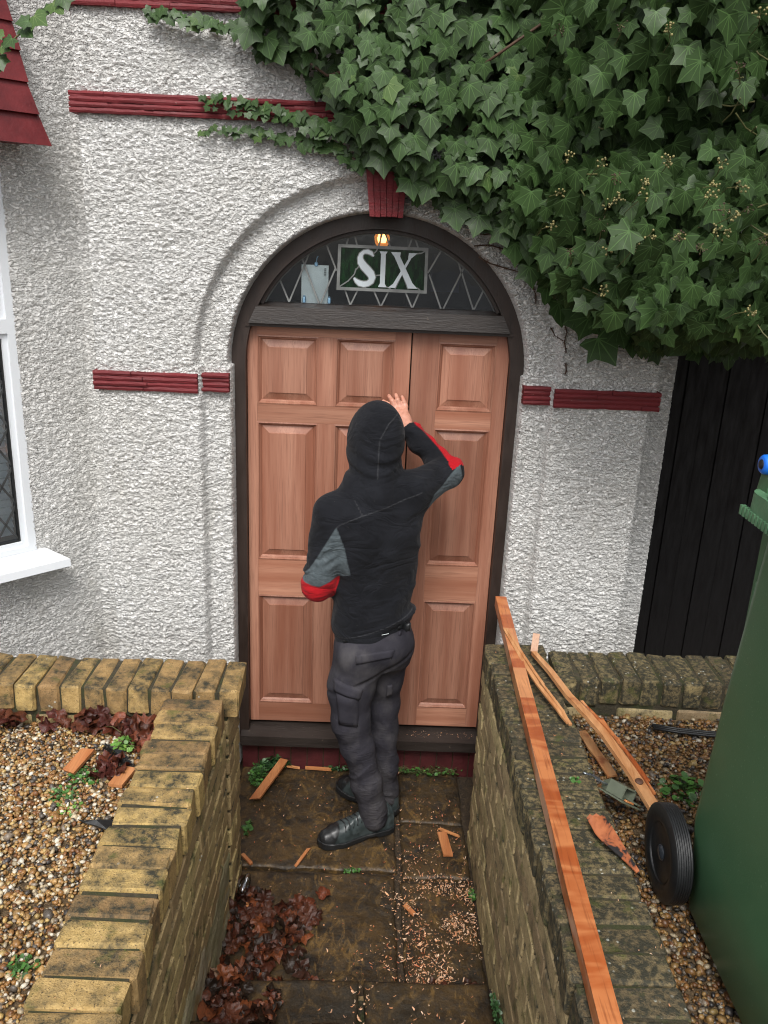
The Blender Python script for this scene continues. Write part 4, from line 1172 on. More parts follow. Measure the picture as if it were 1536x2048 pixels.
# runners creeping along the bands to the left
def runner(pts, n, s0_, s1_, label, parent=None, r_=0.0026, y=-0.19, rng_=rl, both=True):
    P_ = [Vector(p) for p in pts]
    MB().tube(P_, [r_ * (0.5 + 0.5 * i / (len(P_) - 1)) for i in range(len(P_))], 6).build('stem', MAT['stem'], parent, True)
    out = []
    for i in range(n):
        t_ = (i + rng_.uniform(.1, .9)) / n * (len(P_) - 1)
        k_ = min(int(t_), len(P_) - 2); q = P_[k_].lerp(P_[k_ + 1], t_ - k_)
        s = s0_ + (s1_ - s0_) * t_ / (len(P_) - 1)
        q = q + Vector((rng_.uniform(-.012, .012), -rng_.uniform(.004, .02), rng_.uniform(-.012, .016)))
        leafspec.append((tuple(q), (rng_.uniform(-.5, .4), -1, rng_.uniform(.1, .7)), rng_.gauss(0, .7), s * rng_.uniform(.75, 1.2), rng_.randrange(8), rng_.uniform(.3, 1), rng_.random() < .12))
runner([(-0.655, -.182, 2.884), (-0.531, -.185, 2.876), (-0.407, -.188, 2.858), (-0.282, -.190, 2.835), (-0.138, -.20, 2.800)], 46, .022, .050, '', ivy)
runner([(-0.660, -.165, 2.780), (-0.516, -.165, 2.780), (-0.372, -.168, 2.768), (-0.21, -.17, 2.745), (-0.081, -.18, 2.70)], 44, .020, .048, '', ivy)
runner([(-0.837, -.180, 3.149), (-0.752, -.183, 3.135), (-0.614, -.186, 3.120), (-0.45, -.20, 3.105)], 34, .030, .052, '', ivy)
runner([(-0.62, -.186, 2.862), (-0.50, -.186, 2.84), (-0.40, -.19, 2.83), (-0.25, -.19, 2.80), (-0.16, -.20, 2.79)], 22, .020, .045, '', ivy)
# bare clinging stems left where ivy was torn away
st = MB()
for pts in ([(0.359, 2.472), (0.40, 2.466), (0.445, 2.474), (0.473, 2.468), (0.523, 2.434), (0.56, 2.40)], [(0.363, 2.423), (0.42, 2.430), (0.47, 2.418), (0.535, 2.416), (0.57, 2.40)],
            [(0.385, 2.383), (0.43, 2.362), (0.50, 2.345), (0.581, 2.327), (0.60, 2.29), (0.617, 2.254), (0.622, 2.22)], [(0.46, 2.50), (0.50, 2.46), (0.55, 2.42)], [(0.59, 2.40), (0.592, 2.35), (0.60, 2.30)],
            [(0.73, 2.16), (0.745, 2.12), (0.74, 2.08), (0.752, 2.04)], [(0.755, 2.00), (0.76, 1.97), (0.757, 1.955)], [(0.70, 2.22), (0.76, 2.19), (0.82, 2.17)], [(0.69, 2.13), (0.71, 2.10), (0.735, 2.085)]):
    P_ = [(x, -0.152 if math.hypot(x - AX, z_ - AZ) > .73 else -0.108, z_) for x, z_ in pts]
    st.tube(P_, 0.0026, 5)
    for i in range(len(P_) - 1):
        for _ in range(9):
            t_ = rl.random(); q = Vector(P_[i]).lerp(Vector(P_[i + 1]), t_)
            st.tube([q, q + Vector((rl.uniform(-.010, .010), -0.001, rl.uniform(-.012, .012)))], 0.0010, 3)
st.build('bare_stem', MAT['stem'], ivy)
for pts in ([(0.30, -.33, 2.985), (0.424, -.36, 3.07), (0.517, -.37, 3.133), (0.61, -.38, 3.195), (0.8, -.4, 3.3)], [(-0.30, -.22, 3.10), (-0.25, -.25, 3.06), (-0.27, -.27, 3.0), (-0.20, -.26, 2.96), (-0.12, -.25, 2.985), (-0.07, -.25, 2.96)], [(-0.22, -.24, 3.16), (-0.24, -.26, 3.10), (-0.29, -.27, 3.08)], [(-.1, -.24, 3.15), (-.08, -.26, 3.05), (-.03, -.24, 3.0)]):
    MB().tube(pts, 0.005, 6).build('woody_stem', MAT['stem'], ivy, True)
for _ in range(26):
    a = Vector((rl.uniform(0.5, 1.2), 0, rl.uniform(2.25, 3.1))); a.y = float(bush_front(a.x)) + .1
    b = a + Vector((rl.uniform(-.12, .12), -rl.uniform(.02, .12), rl.uniform(-.14, .06)))
    MB().tube([a, (a + b) / 2 + Vector((0, 0, -.01)), b], 0.0022, 5).build('twig', MAT['gstem'], ivy)
# flower and berry heads
for i in range(46):
    if i < 34:
        x = rl.uniform(0.50, 1.25); z_ = rl.uniform(2.27, 2.60) if rl.random() < .75 else rl.uniform(2.6, 3.1)
    else:
        x = rl.uniform(0.42, 1.0); z_ = rl.uniform(2.35, 2.75)
    if z_ < float(bush_low(x)) + .08: continue
    y = float(bush_front(x)) - rl.uniform(0.05, 0.12)
    c_ = Vector((x, y, z_))
    dark = rl.random() < 0.35
    bm_ = MB(); stx = MB()
    base = c_ + Vector((rl.uniform(-.03, .03), .05, rl.uniform(-.045, .0)))
    stx.tube([base + Vector((0, .06, -.02)), base, c_], 0.0014, 4)
    for k in range(rl.randrange(7, 14)):
        d = Vector((rl.gauss(0, 1), rl.gauss(-.3, 1), rl.gauss(0, 1))).normalized() * rl.uniform(.013, .020)
        q = c_ + d; r_ = rl.uniform(.0028, .0040) * (0.7 if dark else 1)
        stx.tube([c_, q], 0.0006, 3)
        bm_.lathe([(0.0005, -r_), (r_ * .8, -r_ * .6), (r_, 0), (r_ * .8, r_ * .6), (0.0005, r_)], Matrix.Translation(q), 6)
    hd = bm_.build('berry_head', MAT['berryd' if dark else 'berry'], ivy, True)
    stx.build('stalk', MAT['gstem'], hd)

# leaves: those nearest the eye and largest are parts, the rest one mass
meshes = {}
def leaf_mesh(vi, young, q):
    key = (vi, young, q)
    if key not in meshes:
        V, F, U = LEAVES[vi]
        o = np_mesh('leaf', V, F, MAT['ivyl' if young else 'ivy'], None, True, uv=U, attrs={'rnd': np.full(len(V), (q + .5) / 4)})
        meshes[key] = o.data
        bpy.data.objects.remove(o)
    return meshes[key]
def show(sp):
    (x, y, z), n, r_, s, vi, q, yg = sp
    d = (Vector((x, y, z)) - CAM_POS)
    inpic = abs(d.dot(rt) / d.dot(fw)) < 0.47 and abs(d.dot(up) / d.dot(fw)) < 0.62
    front = float(bush_front(x)) if x > .4 else -0.28
    return -(s / d.length) * (1 if inpic else 0.01) * (1.0 if y < front + 0.06 else 0.3)
order = sorted(range(len(leafspec)), key=lambda i: show(leafspec[i]))
sel = set(order[:292])
Vs, Fs, Us, Rs = [], [], [], []; nn = 0
Vy, Fy, Uy, Ry = [], [], [], []; ny = 0
for i, (loc, n, roll, s, vi, q, yg) in enumerate(leafspec):
    M = leafmat(n, roll, s)
    if i in sel:
        link('leaf', leaf_mesh(vi, yg, int(q * 3.99)), ivy, Matrix.Translation(loc) @ M.to_4x4())
    else:
        V, F, U = LEAVES[vi]
        W_ = V @ np.array(M).T + np.array(loc)
        if yg: Vy.append(W_); Fy.append(F + ny); Uy.append(U); Ry.append(np.full(len(V), q)); ny += len(V)
        else: Vs.append(W_); Fs.append(F + nn); Us.append(U); Rs.append(np.full(len(V), q)); nn += len(V)
np_mesh('foliage', np.concatenate(Vs), np.concatenate(Fs), MAT['ivy'], ivy, True, uv=np.concatenate(Us), attrs={'rnd': np.concatenate(Rs)})['kind'] = 'stuff'
if Vy: np_mesh('foliage', np.concatenate(Vy), np.concatenate(Fy), MAT['ivyl'], ivy, True, uv=np.concatenate(Uy), attrs={'rnd': np.concatenate(Ry)})['kind'] = 'stuff'

# the sprig poking in at the top left
sprig = thing('ivy_sprig', 'small green ivy sprig poking in before the red tile skirt, top left', 'ivy sprig', (-1.16, -0.8, 2.88))
P_ = [(-1.20, -0.80, 2.83), (-1.10, -0.80, 2.885), (-1.04, -0.80, 2.935), (-0.99, -0.80, 2.965), (-0.935, -0.80, 3.005), (-0.90, -.80, 3.04)]
MB().tube(P_, 0.0024, 6).build('stem', MAT['gstem'], sprig, True)
for i, (x, z_, s, r_, yg) in enumerate(((-1.10, 2.88, .045, .3, 0), (-1.085, 2.905, .036, 1.2, 1), (-1.05, 2.925, .040, -.6, 0), (-1.02, 2.955, .045, .9, 0), (-0.985, 2.985, .055, 1.0, 1), (-1.0, 2.97, .04, -1.3, 0), (-0.955, 3.0, .036, 2.5, 0), (-0.93, 3.02, .055, .9, 1), (-0.90, 3.035, .045, .4, 0), (-1.115, 2.86, .05, .2, 0), (-1.14, 2.86, .04, -.8, 1), (-1.09, 2.93, .03, 2.6, 1))):
    link('leaf', leaf_mesh(i % 8, bool(yg), 2 + i % 2), sprig, Matrix.Translation((x, -.80 - .008 * (i % 3), z_)) @ leafmat((rl.uniform(-.4, .4), -1, .6), r_, s).to_4x4())

# ================================================================== THE CARPENTER
def surface_nets(f, lo, h):
    """f: scalar grid (inside negative). Returns vertices and quads."""
    nx, ny, nz = f.shape
    ins = f < 0
    c = np.zeros((nx - 1, ny - 1, nz - 1), int)
    for dx in (0, 1):
        for dy in (0, 1):
            for dz in (0, 1):
                c += ins[dx:nx - 1 + dx, dy:ny - 1 + dy, dz:nz - 1 + dz]
    act = (c > 0) & (c < 8)
    idx = np.full(act.shape, -1); I = np.argwhere(act); idx[act] = np.arange(len(I))
    acc = np.zeros((len(I), 3)); cnt = np.zeros(len(I))
    corners = [(a, b, d) for a in (0, 1) for b in (0, 1) for d in (0, 1)]
    for a in corners:
        for ax in range(3):
            if a[ax] == 1: continue
            b = list(a); b[ax] = 1
            fa = f[I[:, 0] + a[0], I[:, 1] + a[1], I[:, 2] + a[2]]; fb = f[I[:, 0] + b[0], I[:, 1] + b[1], I[:, 2] + b[2]]
            m = (fa < 0) != (fb < 0)
            t = np.where(m, fa / np.where(m, fa - fb, 1), 0)
            p = np.tile(np.array(a, float), (len(I), 1)); p[:, ax] = t
            acc += p * m[:, None]; cnt += m
    V = np.array(lo) + (I + acc / cnt[:, None]) * h
    Q = []
    for ax in range(3):
        o1, o2 = [k for k in range(3) if k != ax]
        sl = [slice(0, -1)] * 3
        a = ins[:-1, :, :] if ax == 0 else ins[:, :-1, :] if ax == 1 else ins[:, :, :-1]
        b = ins[1:, :, :] if ax == 0 else ins[:, 1:, :] if ax == 1 else ins[:, :, 1:]
        E = np.argwhere(a != b)
        E = E[(E[:, o1] > 0) & (E[:, o2] > 0) & (E[:, o1] < f.shape[o1] - 1) & (E[:, o2] < f.shape[o2] - 1)]
        def at(d1, d2):
            q = E.copy(); q[:, o1] -= d1; q[:, o2] -= d2
            return idx[q[:, 0], q[:, 1], q[:, 2]]
        q = np.stack([at(0, 0), at(1, 0), at(1, 1), at(0, 1)], -1)
        flip = a[E[:, 0], E[:, 1], E[:, 2]]
        if ax == 1: flip = ~flip
        q[~flip] = q[~flip][:, ::-1]
        Q.append(q)
    Q = np.concatenate(Q)
    Q = Q[(Q >= 0).all(1)]
    return V, Q
def grid_eval(fn, lo, hi, h):
    n = [int((b - a) / h) + 1 for a, b in zip(lo, hi)]
    ax = [lo[k] + h * np.arange(n[k]) for k in range(3)]
    X, Y, Z = np.meshgrid(*ax, indexing='ij')
    return fn(X, Y, Z)
def smin(a, b, k):
    h = np.clip(0.5 + 0.5 * (b - a) / k, 0, 1)
    return b * (1 - h) + a * h - k * h * (1 - h)
def cap(X, Y, Z, a, b, r1, r2):
    a = np.array(a); b = np.array(b); ab = b - a
    t = np.clip(((X - a[0]) * ab[0] + (Y - a[1]) * ab[1] + (Z - a[2]) * ab[2]) / (ab @ ab), 0, 1)
    d = np.sqrt((X - a[0] - t * ab[0]) ** 2 + (Y - a[1] - t * ab[1]) ** 2 + (Z - a[2] - t * ab[2]) ** 2)
    return d - (r1 + (r2 - r1) * t)
def chain(X, Y, Z, pts, rs, k=0.02):
    d = None
    for i in range(len(pts) - 1):
        q = cap(X, Y, Z, pts[i], pts[i + 1], rs[i], rs[i + 1])
        d = q if d is None else smin(d, q, k)
    return d
def ell(X, Y, Z, c, r, yaw=0.0, tilt=0.0):
    x, y, z = X - c[0], Y - c[1], Z - c[2]
    cy, sy_ = math.cos(yaw), math.sin(yaw)
    x, y = x * cy + y * sy_, -x * sy_ + y * cy
    ct, st_ = math.cos(tilt), math.sin(tilt)
    x, z = x * ct + z * st_, -x * st_ + z * ct
    q = np.sqrt((x / r[0]) ** 2 + (y / r[1]) ** 2 + (z / r[2]) ** 2)
    return (q - 1) * min(r)
def stack(X, Y, Z, zs, cx, cy, a, b, yaw, power=2.3):
    """body section: ellipse of half width a and half depth b at each height"""
    A = np.interp(Z, zs, a); B = np.interp(Z, zs, b); CX = np.interp(Z, zs, cx); CY = np.interp(Z, zs, cy); W_ = np.radians(np.interp(Z, zs, yaw))
    x, y = X - CX, Y - CY
    u = x * np.cos(W_) + y * np.sin(W_); v = -x * np.sin(W_) + y * np.cos(W_)
    q = (np.abs(u / A) ** power + np.abs(v / B) ** power) ** (1 / power)
    d = (q - 1) * np.minimum(A, B)
    return np.maximum(d, np.maximum(zs[0] - Z, Z - zs[-1]))

RS, RE, RW = (0.160, -0.430, 1.535), (0.305, -0.295, 1.578), (0.150, -0.150, 1.702)
LS, LE, LW = (-0.128, -0.500, 1.452), (-0.186, -0.505, 1.165), (-0.055, -0.270, 1.120)
TZ = [0.90, 1.00, 1.20, 1.38, 1.47, 1.53, 1.585]
TCX = [0.040, 0.038, 0.032, 0.026, 0.024, 0.020, 0.016]
TCY = [-0.410, -0.412, -0.432, -0.450, -0.450, -0.435, -0.415]
TA = [0.162, 0.164, 0.164, 0.178, 0.172, 0.140, 0.100]
TB = [0.118, 0.118, 0.112, 0.118, 0.108, 0.088, 0.075]
TY = [34, 32, 26, 21, 20, 20, 20]

def torso_side(X, Z): return None
def hoodie_sdf(X, Y, Z, fold=True):
    d = stack(X, Y, Z, TZ, TCX, TCY, TA, TB, TY)
    la = chain(X, Y, Z, [LS, LE], [0.076, 0.056]); la = smin(la, cap(X, Y, Z, LE, LW, 0.056, 0.045), 0.010)
    ra = chain(X, Y, Z, [RS, RE], [0.078, 0.053]); ra = smin(ra, cap(X, Y, Z, RE, RW, 0.056, 0.040), 0.012)
    d = smin(d, la, 0.030); d = smin(d, ra, 0.055)
    hd = ell(X, Y, Z, (0.015, -0.395, 1.716), (0.102, 0.138, 0.149), R(24), R(-8))
    nk = cap(X, Y, Z, (0.016, -0.425, 1.630), (0.016, -0.440, 1.520), 0.090, 0.118)
    hood = smin(hd, nk, 0.04)
    d = smin(d, hood, 0.030)
    if fold:
        n1 = vnoise(X * 11 + Z * 5, Y * 11, Z * 36 - X * 9, 31); n2 = vnoise(X * 6, Y * 6, Z * 15 + X * 6, 32)
        hem = sstep(1.20, 1.02, Z) * (1 - sstep(0.985, 0.965, Z - 0.22 * (X - 0.03)) * 0.7)
        rid = lambda q: 1 - np.abs(q) * 2.2
        f1 = rid(vnoise(X * 4.5 + Z * 2, Y * 5, Z * 17 - X * 5, 37)); f2 = rid(vnoise(X * 5 - Z * 4, Y * 6, Z * 9 + X * 8, 38))
        d = d - hem * (0.0100 * f1 + 0.005 * n2 + 0.002 * n1)
        d = d - 0.0080 * f2 * sstep(1.05, 1.25, Z) * sstep(1.60, 1.48, Z)
        # crumpled sleeves
        dl = cap(X, Y, Z, LS, LE, 0.06, 0.05); dr = cap(X, Y, Z, RE, RW, 0.06, 0.05); dr2 = cap(X, Y, Z, RS, RE, .06, .05)
        wr = vnoise((X + Z) * 6, Y * 6, (Z - 0.7 * X) * 24, 33)
        d = d - 0.0075 * (1 - np.abs(wr) * 2.2) * sstep(0.04, 0.0, dl) * sstep(1.44, 1.30, Z) 
        u = ((X - RE[0]) * (RW[0] - RE[0]) + (Y - RE[1]) * (RW[1] - RE[1]) + (Z - RE[2]) * (RW[2] - RE[2])) / 0.2436
        wf = 1 - 2.2 * np.abs(vnoise(u * 11 + 0.5 * vnoise(X * 14, Y * 14, Z * 14, 35), Z * 5, Y * 4, 34))
        d = d - 0.0115 * wf * sstep(0.035, 0.0, dr) * sstep(-0.02, 0.06, np.sqrt((X - RW[0]) ** 2 + (Y - RW[1]) ** 2 + (Z - RW[2]) ** 2))
        # hood creases falling from the back seam
        rr = np.hypot(X - 0.05, Z - 1.86)
        d = d + 0.0035 * np.sin(rr * 95 + 1.5 * vnoise(X * 9, Y * 9, Z * 9, 36)) * sstep(1.74, 1.66, Z) * sstep(1.54, 1.60, Z)
        sx = np.abs(X - (0.030 + 0.9 * np.clip(Z - 1.745, 0, 1) ** 1.0 * 0.9))
        d = d + 0.0035 * np.exp(-(sx / 0.006) ** 2) * sstep(-0.42, -0.47, Y) * sstep(1.60, 1.63, Z)
        dn = np.abs(Z - (1.600 + 0.6 * (X - 0.02) ** 2 * 6))
        d = d + 0.006 * np.exp(-(dn / 0.008) ** 2) * sstep(-0.40, -0.47, Y)
    # opening of the hood, facing the door: hollowed out
    face = ell(X, Y, Z, (-0.048, -0.240, 1.718), (0.066, 0.080, 0.106), R(24))
    d = np.maximum(d, -face)
    inner = ell(X, Y, Z, (0.004, -0.372, 1.716), (0.079, 0.112, 0.128), R(24))
    d = np.maximum(d, -inner)
    hemz = 0.942 + 0.30 * (X - 0.03) + 0.10 * (Y + 0.41)
    d = np.maximum(d, hemz - Z)
    ax = np.array(RW) - np.array(RE); L = np.linalg.norm(ax); ax = ax / L
    u = (X - RE[0]) * ax[0] + (Y - RE[1]) * ax[1] + (Z - RE[2]) * ax[2]
    near = cap(X, Y, Z, RE, RW, 0.09, 0.09) < 0
    d = np.where(near, np.maximum(d, u - (L + 0.006)), d)
    return d
lo, hi, h = (-0.32, -0.66, 0.86), (0.42, -0.06, 1.93), 0.0065
V, Q = surface_nets(grid_eval(hoodie_sdf, lo, hi, h), lo, h)
def seg2(px, pz, a, b):
    ax_, az_ = a; bx, bz = b
    t = np.clip(((px - ax_) * (bx - ax_) + (pz - az_) * (bz - az_)) / ((bx - ax_) ** 2 + (bz - az_) ** 2), 0, 1)
    return np.hypot(px - ax_ - t * (bx - ax_), pz - az_ - t * (bz - az_))
def polysd(px, pz, poly):
    """signed distance, negative inside"""
    d = np.full(px.shape, 1e9); ins = np.zeros(px.shape, bool)
    n = len(poly)
    for i in range(n):
        a, b = poly[i], poly[(i + 1) % n]
        d = np.minimum(d, seg2(px, pz, a, b))
        c = ((a[1] > pz) != (b[1] > pz)) & (px < (b[0] - a[0]) * (pz - a[1]) / (b[1] - a[1] + 1e-12) + a[0])
        ins ^= c
    return np.where(ins, -d, d)
vx, vy, vz = V.T
lgrey = polysd(vx, vz, [(-0.116, 1.425), (-0.085, 1.345), (-0.074, 1.290), (-0.060, 1.235), (-0.175, 1.183), (-0.262, 1.190), (-0.212, 1.250), (-0.150, 1.362)])
lgrey = np.maximum(lgrey, (vy + 0.475))
lred = np.where((vx < -0.02) & (vz < 1.30) & (vy < -0.36), polysd(vx, vz, [(-0.30, 1.205), (-0.175, 1.179), (-0.060, 1.235), (-0.050, 1.0), (-0.30, 1.0)]), 1.0)
lred = np.maximum(lred, np.maximum(cap(vx, vy, vz, LS, LE, 0.085, 0.075), vy + 0.40))
da = cap(vx, vy, vz, RE, RW, 0.07, 0.07)
ax_ = (np.array(RW) - np.array(RE)); ax_ /= np.linalg.norm(ax_)
uu = (vx - RE[0]) * ax_[0] + (vy - RE[1]) * ax_[1] + (vz - RE[2]) * ax_[2]
# angular position round the forearm: the red stripe runs along its upper outer edge, a second one below
side = Vector(ax_).cross(Vector((0, 0, 1))).normalized(); upv = side.cross(Vector(ax_)).normalized()
rx = (vx - RE[0]) - uu * ax_[0]; ry = (vy - RE[1]) - uu * ax_[1]; rz = (vz - RE[2]) - uu * ax_[2]
an = np.arctan2(rx * upv.x + ry * upv.y + rz * upv.z, rx * side.x + ry * side.y + rz * side.z)
if side.x < 0: an = np.arctan2(rx * upv.x + ry * upv.y + rz * upv.z, -(rx * side.x + ry * side.y + rz * side.z))
on = (da < 0.0) & (uu > -0.035)
rred = polysd(vx, vz, [(.150, 1.790), (.215, 1.770), (.300, 1.70), (.380, 1.62), (.385, 1.53), (.345, 1.535), (.322, 1.585), (.292, 1.640), (.238, 1.690), (.168, 1.742)])
rred = np.where(on, rred, 1.0)
rred2 = np.where(on, polysd(vx, vz, [(.090, 1.640), (.105, 1.664), (.150, 1.640), (.215, 1.570), (.185, 1.555)]), 1.0)
rgrey = polysd(vx, vz, [(0.345, 1.618), (0.360, 1.560), (0.320, 1.49), (0.245, 1.420), (0.228, 1.470), (0.248, 1.525), (0.275, 1.548), (0.300, 1.575)])
rgrey = np.where(vx > 0.2, rgrey, 1.0)
fr = np.minimum(np.minimum(lred, rred), rred2)
fg = np.minimum(lgrey, rgrey)
seam = np.full(len(V), 1.0)
SE = [(-0.118, 1.423), (-0.104, 1.436), (-0.022, 1.472), (0.113, 1.512), (0.195, 1.545)]
for a, b in zip(SE[:-1], SE[1:]): seam = np.minimum(seam, seg2(vx, vz, a, b))
seam = np.minimum(seam, seg2(vx, vz, (-0.022, 1.472), (-0.055, 1.525)))
HS = [(0.102, 1.835), (0.060, 1.800), (0.030, 1.745), (0.028, 1.690), (0.028, 1.60)]
for a, b in zip(HS[:-1], HS[1:]): seam = np.minimum(seam, seg2(vx, vz, a, b))
seam = np.minimum(seam, np.abs(vz - (0.988 + 0.30 * (vx - 0.03))))
seam = np.where(vy < -0.40, seam, 1.0)

def M_cloth(name, base, var, fuzz=0.4):
    t = NT(name)
    w_ = t.noise(t.pos(), 420, 2, 0.5); n = t.noise(t.pos(), 9, 4, 0.6)
    c = t.mix(t.ramp(n, [(0.3, 0.0), (0.7, 1.0)]), tuple(q * (1 - var) for q in base), tuple(q * (1 + var) for q in base))
    return t, c, w_
t, c, w_ = M_cloth('hoodie_fabric', (0.0105, 0.0112, 0.0140), 0.35)
gc = t.mix(t.ramp(t.noise(t.pos(), 60, 4), [(0.3, 0.0), (0.7, 1.0)]), (0.062, 0.078, 0.086), (0.095, 0.115, 0.125))
c = t.mix(t.ramp(t.attr('grey'), [(0.0, 1.0), (0.0012, 0.0)]), c, gc)
c = t.mix(t.ramp(t.attr('red'), [(0.0, 1.0), (0.0012, 0.0)]), c, (0.36, 0.009, 0.014))
sm = t.ramp(t.attr('seam'), [(0.0, 1.0), (0.0022, 0.0)])
c = t.mix(t.math('MULTIPLY', sm, 0.9), c, (0.045, 0.046, 0.050))
speck = t.noise(t.pos(), 210, 2, 0.5)
c = t.mix(t.ramp(speck, [(0.80, 0.0), (0.815, 0.8)]), c, (0.35, 0.33, 0.28))
MAT['hoodie'] = t.P(col=c, rough=0.92, spec=0.12, sheen=0.05, nor=t.bump(t.math('MULTIPLY', t.math('ABSOLUTE', t.math('SUBTRACT', t.noise(t.pos((5, 5, 10)), 1.3, 3, 0.5, 0.8), 0.5)), 5.0), 0.0065, 0.8, t.bump(t.math('ADD', t.math('MULTIPLY', w_, 0.3), t.math('MULTIPLY', sm, 0.8)), 0.0022, 0.9)))
t, c, w_ = M_cloth('trouser_fabric', (0.029, 0.0275, 0.035), 0.3)
dust = t.noise(t.pos((1, 1, 0.6)), 7, 5, 0.65)
c = t.mix(t.ramp(dust, [(0.48, 0.0), (0.72, 0.75)]), c, (0.085, 0.080, 0.082))
c = t.mix(t.ramp(t.noise(t.pos(), 150, 2), [(0.78, 0.0), (0.80, 0.7)]), c, (0.35, 0.32, 0.27))
zc = t.n('SeparateXYZ', {0: t.pos()}).outputs[2]
low = t.ramp(zc, [(0.30, 1.0), (0.75, 0.12)])
cr_ = t.noise(t.n('VectorRotate', {'Vector': t.pos(), 'Angle': 0.45}, rotation_type='Y_AXIS').outputs[0] if False else t.pos((11, 11, 34)), 1.0, 3, 0.5, 1.6)
cr2 = t.math('MULTIPLY', t.math('ABSOLUTE', t.math('SUBTRACT', cr_, 0.5)), t.math('MULTIPLY', low, 6.0))
MAT['trouser'] = t.P(col=c, rough=0.85, spec=0.2, nor=t.bump(t.math('ADD', t.math('MULTIPLY', cr2, 1.0), t.math('MULTIPLY', w_, 0.08)), 0.0018, 0.7))
t = NT('skin'); n_ = t.noise(t.pos(), 60, 4, 0.6)
MAT['skin'] = t.P(col=t.mix(t.ramp(n_, [(0.3, 0.0), (0.7, 1.0)]), (0.46, 0.20, 0.135), (0.60, 0.31, 0.225)), rough=0.5, sub=0.05, nor=t.bump(t.noise(t.pos(), 300, 3), 0.0006, 0.6))
MAT['boot'] = M_paint('boot_leather', (0.034, 0.046, 0.046), 0.42, 0.35, 0.0008)
MAT['rubber'] = M_paint('black_rubber', (0.011, 0.012, 0.013), 0.42, 0.3, 0.0012)
MAT['hair'] = M_flat('hair', (0.02, 0.013, 0.009), 0.6)

person = thing('person', 'person in black hooded top with red elbows, one hand raised against the door', 'person', (0.06, -0.42, 0.0))
np_mesh('hoodie', V, Q, MAT['hoodie'], person, True, attrs={'grey': np.clip(fg, 0, 1), 'red': np.clip(fr, 0, 1), 'seam': np.clip(seam, 0, 1)})
# skin: one continuous body with head, arms, hands and legs
HB = (0.006, -0.372, 1.722)
def body_sdf(X, Y, Z):
    d = stack(X, Y, Z, TZ, TCX, TCY, [a - 0.022 for a in TA], [b - 0.022 for b in TB], TY)
    d = smin(d, chain(X, Y, Z, [LS, LE, LW], [0.05, 0.04, 0.029]), 0.03)
    d = smin(d, chain(X, Y, Z, [RS, RE, RW], [0.05, 0.038, 0.026]), 0.03)
    d = smin(d, chain(X, Y, Z, [(0.0, -0.45, 0.90), (-0.040, -0.478, 0.66), (-0.010, -0.49, 0.44), (0.035, -0.49, 0.25), (0.07, -0.478, 0.10)], [0.080, 0.062, 0.044, 0.038, 0.032]), 0.03)
    d = smin(d, chain(X, Y, Z, [(0.09, -0.39, 0.90), (0.094, -0.355, 0.62), (0.096, -0.338, 0.40), (0.112, -0.338, 0.22), (0.124, -0.328, 0.10)], [0.078, 0.046, 0.042, 0.038, 0.032]), 0.03)
    hd = ell(X, Y, Z, HB, (0.076, 0.096, 0.112), R(24))
    hd = smin(hd, ell(X, Y, Z, (HB[0] - 0.018, HB[1] + 0.03, HB[2] - 0.075), (0.050, 0.058, 0.05), R(24)), 0.03)       # jaw
    f_ = (-math.sin(R(24)), math.cos(R(24))); s_ = (math.cos(R(24)), math.sin(R(24)))
    def fp(fwd, side_, up_): return (HB[0] + f_[0] * fwd + s_[0] * side_, HB[1] + f_[1] * fwd + s_[1] * side_, HB[2] + up_)
    hd = smin(hd, cap(X, Y, Z, fp(0.088, 0, 0.008), fp(0.108, 0, -0.028), 0.008, 0.013), 0.012)                            # nose
    hd = smin(hd, cap(X, Y, Z, fp(0.082, -0.018, -0.056), fp(0.082, 0.018, -0.056), 0.008, 0.008), 0.008)                   # lips
    for q in (-1, 1):
        hd = np.maximum(hd, -(np.sqrt((X - fp(0.098, 0.031 * q, 0.006)[0]) ** 2 + (Y - fp(0.098, 0.031 * q, 0.006)[1]) ** 2 + (Z - HB[2] - 0.006) ** 2) - 0.014))
        e_ = fp(0.0, 0.076 * q, -0.005)
        hd = smin(hd, ell(X, Y, Z, e_, (0.010, 0.018, 0.030), R(24)), 0.008)
    d = smin(d, cap(X, Y, Z, (0.012, -0.405, 1.66), (0.018, -0.425, 1.52), 0.055, 0.06), 0.03)
    return smin(d, hd, 0.02)
lo, hi, h = (-0.27, -0.60, 0.06), (0.38, -0.10, 1.87), 0.009
Vb, Qb = surface_nets(grid_eval(body_sdf, lo, hi, h), lo, h)
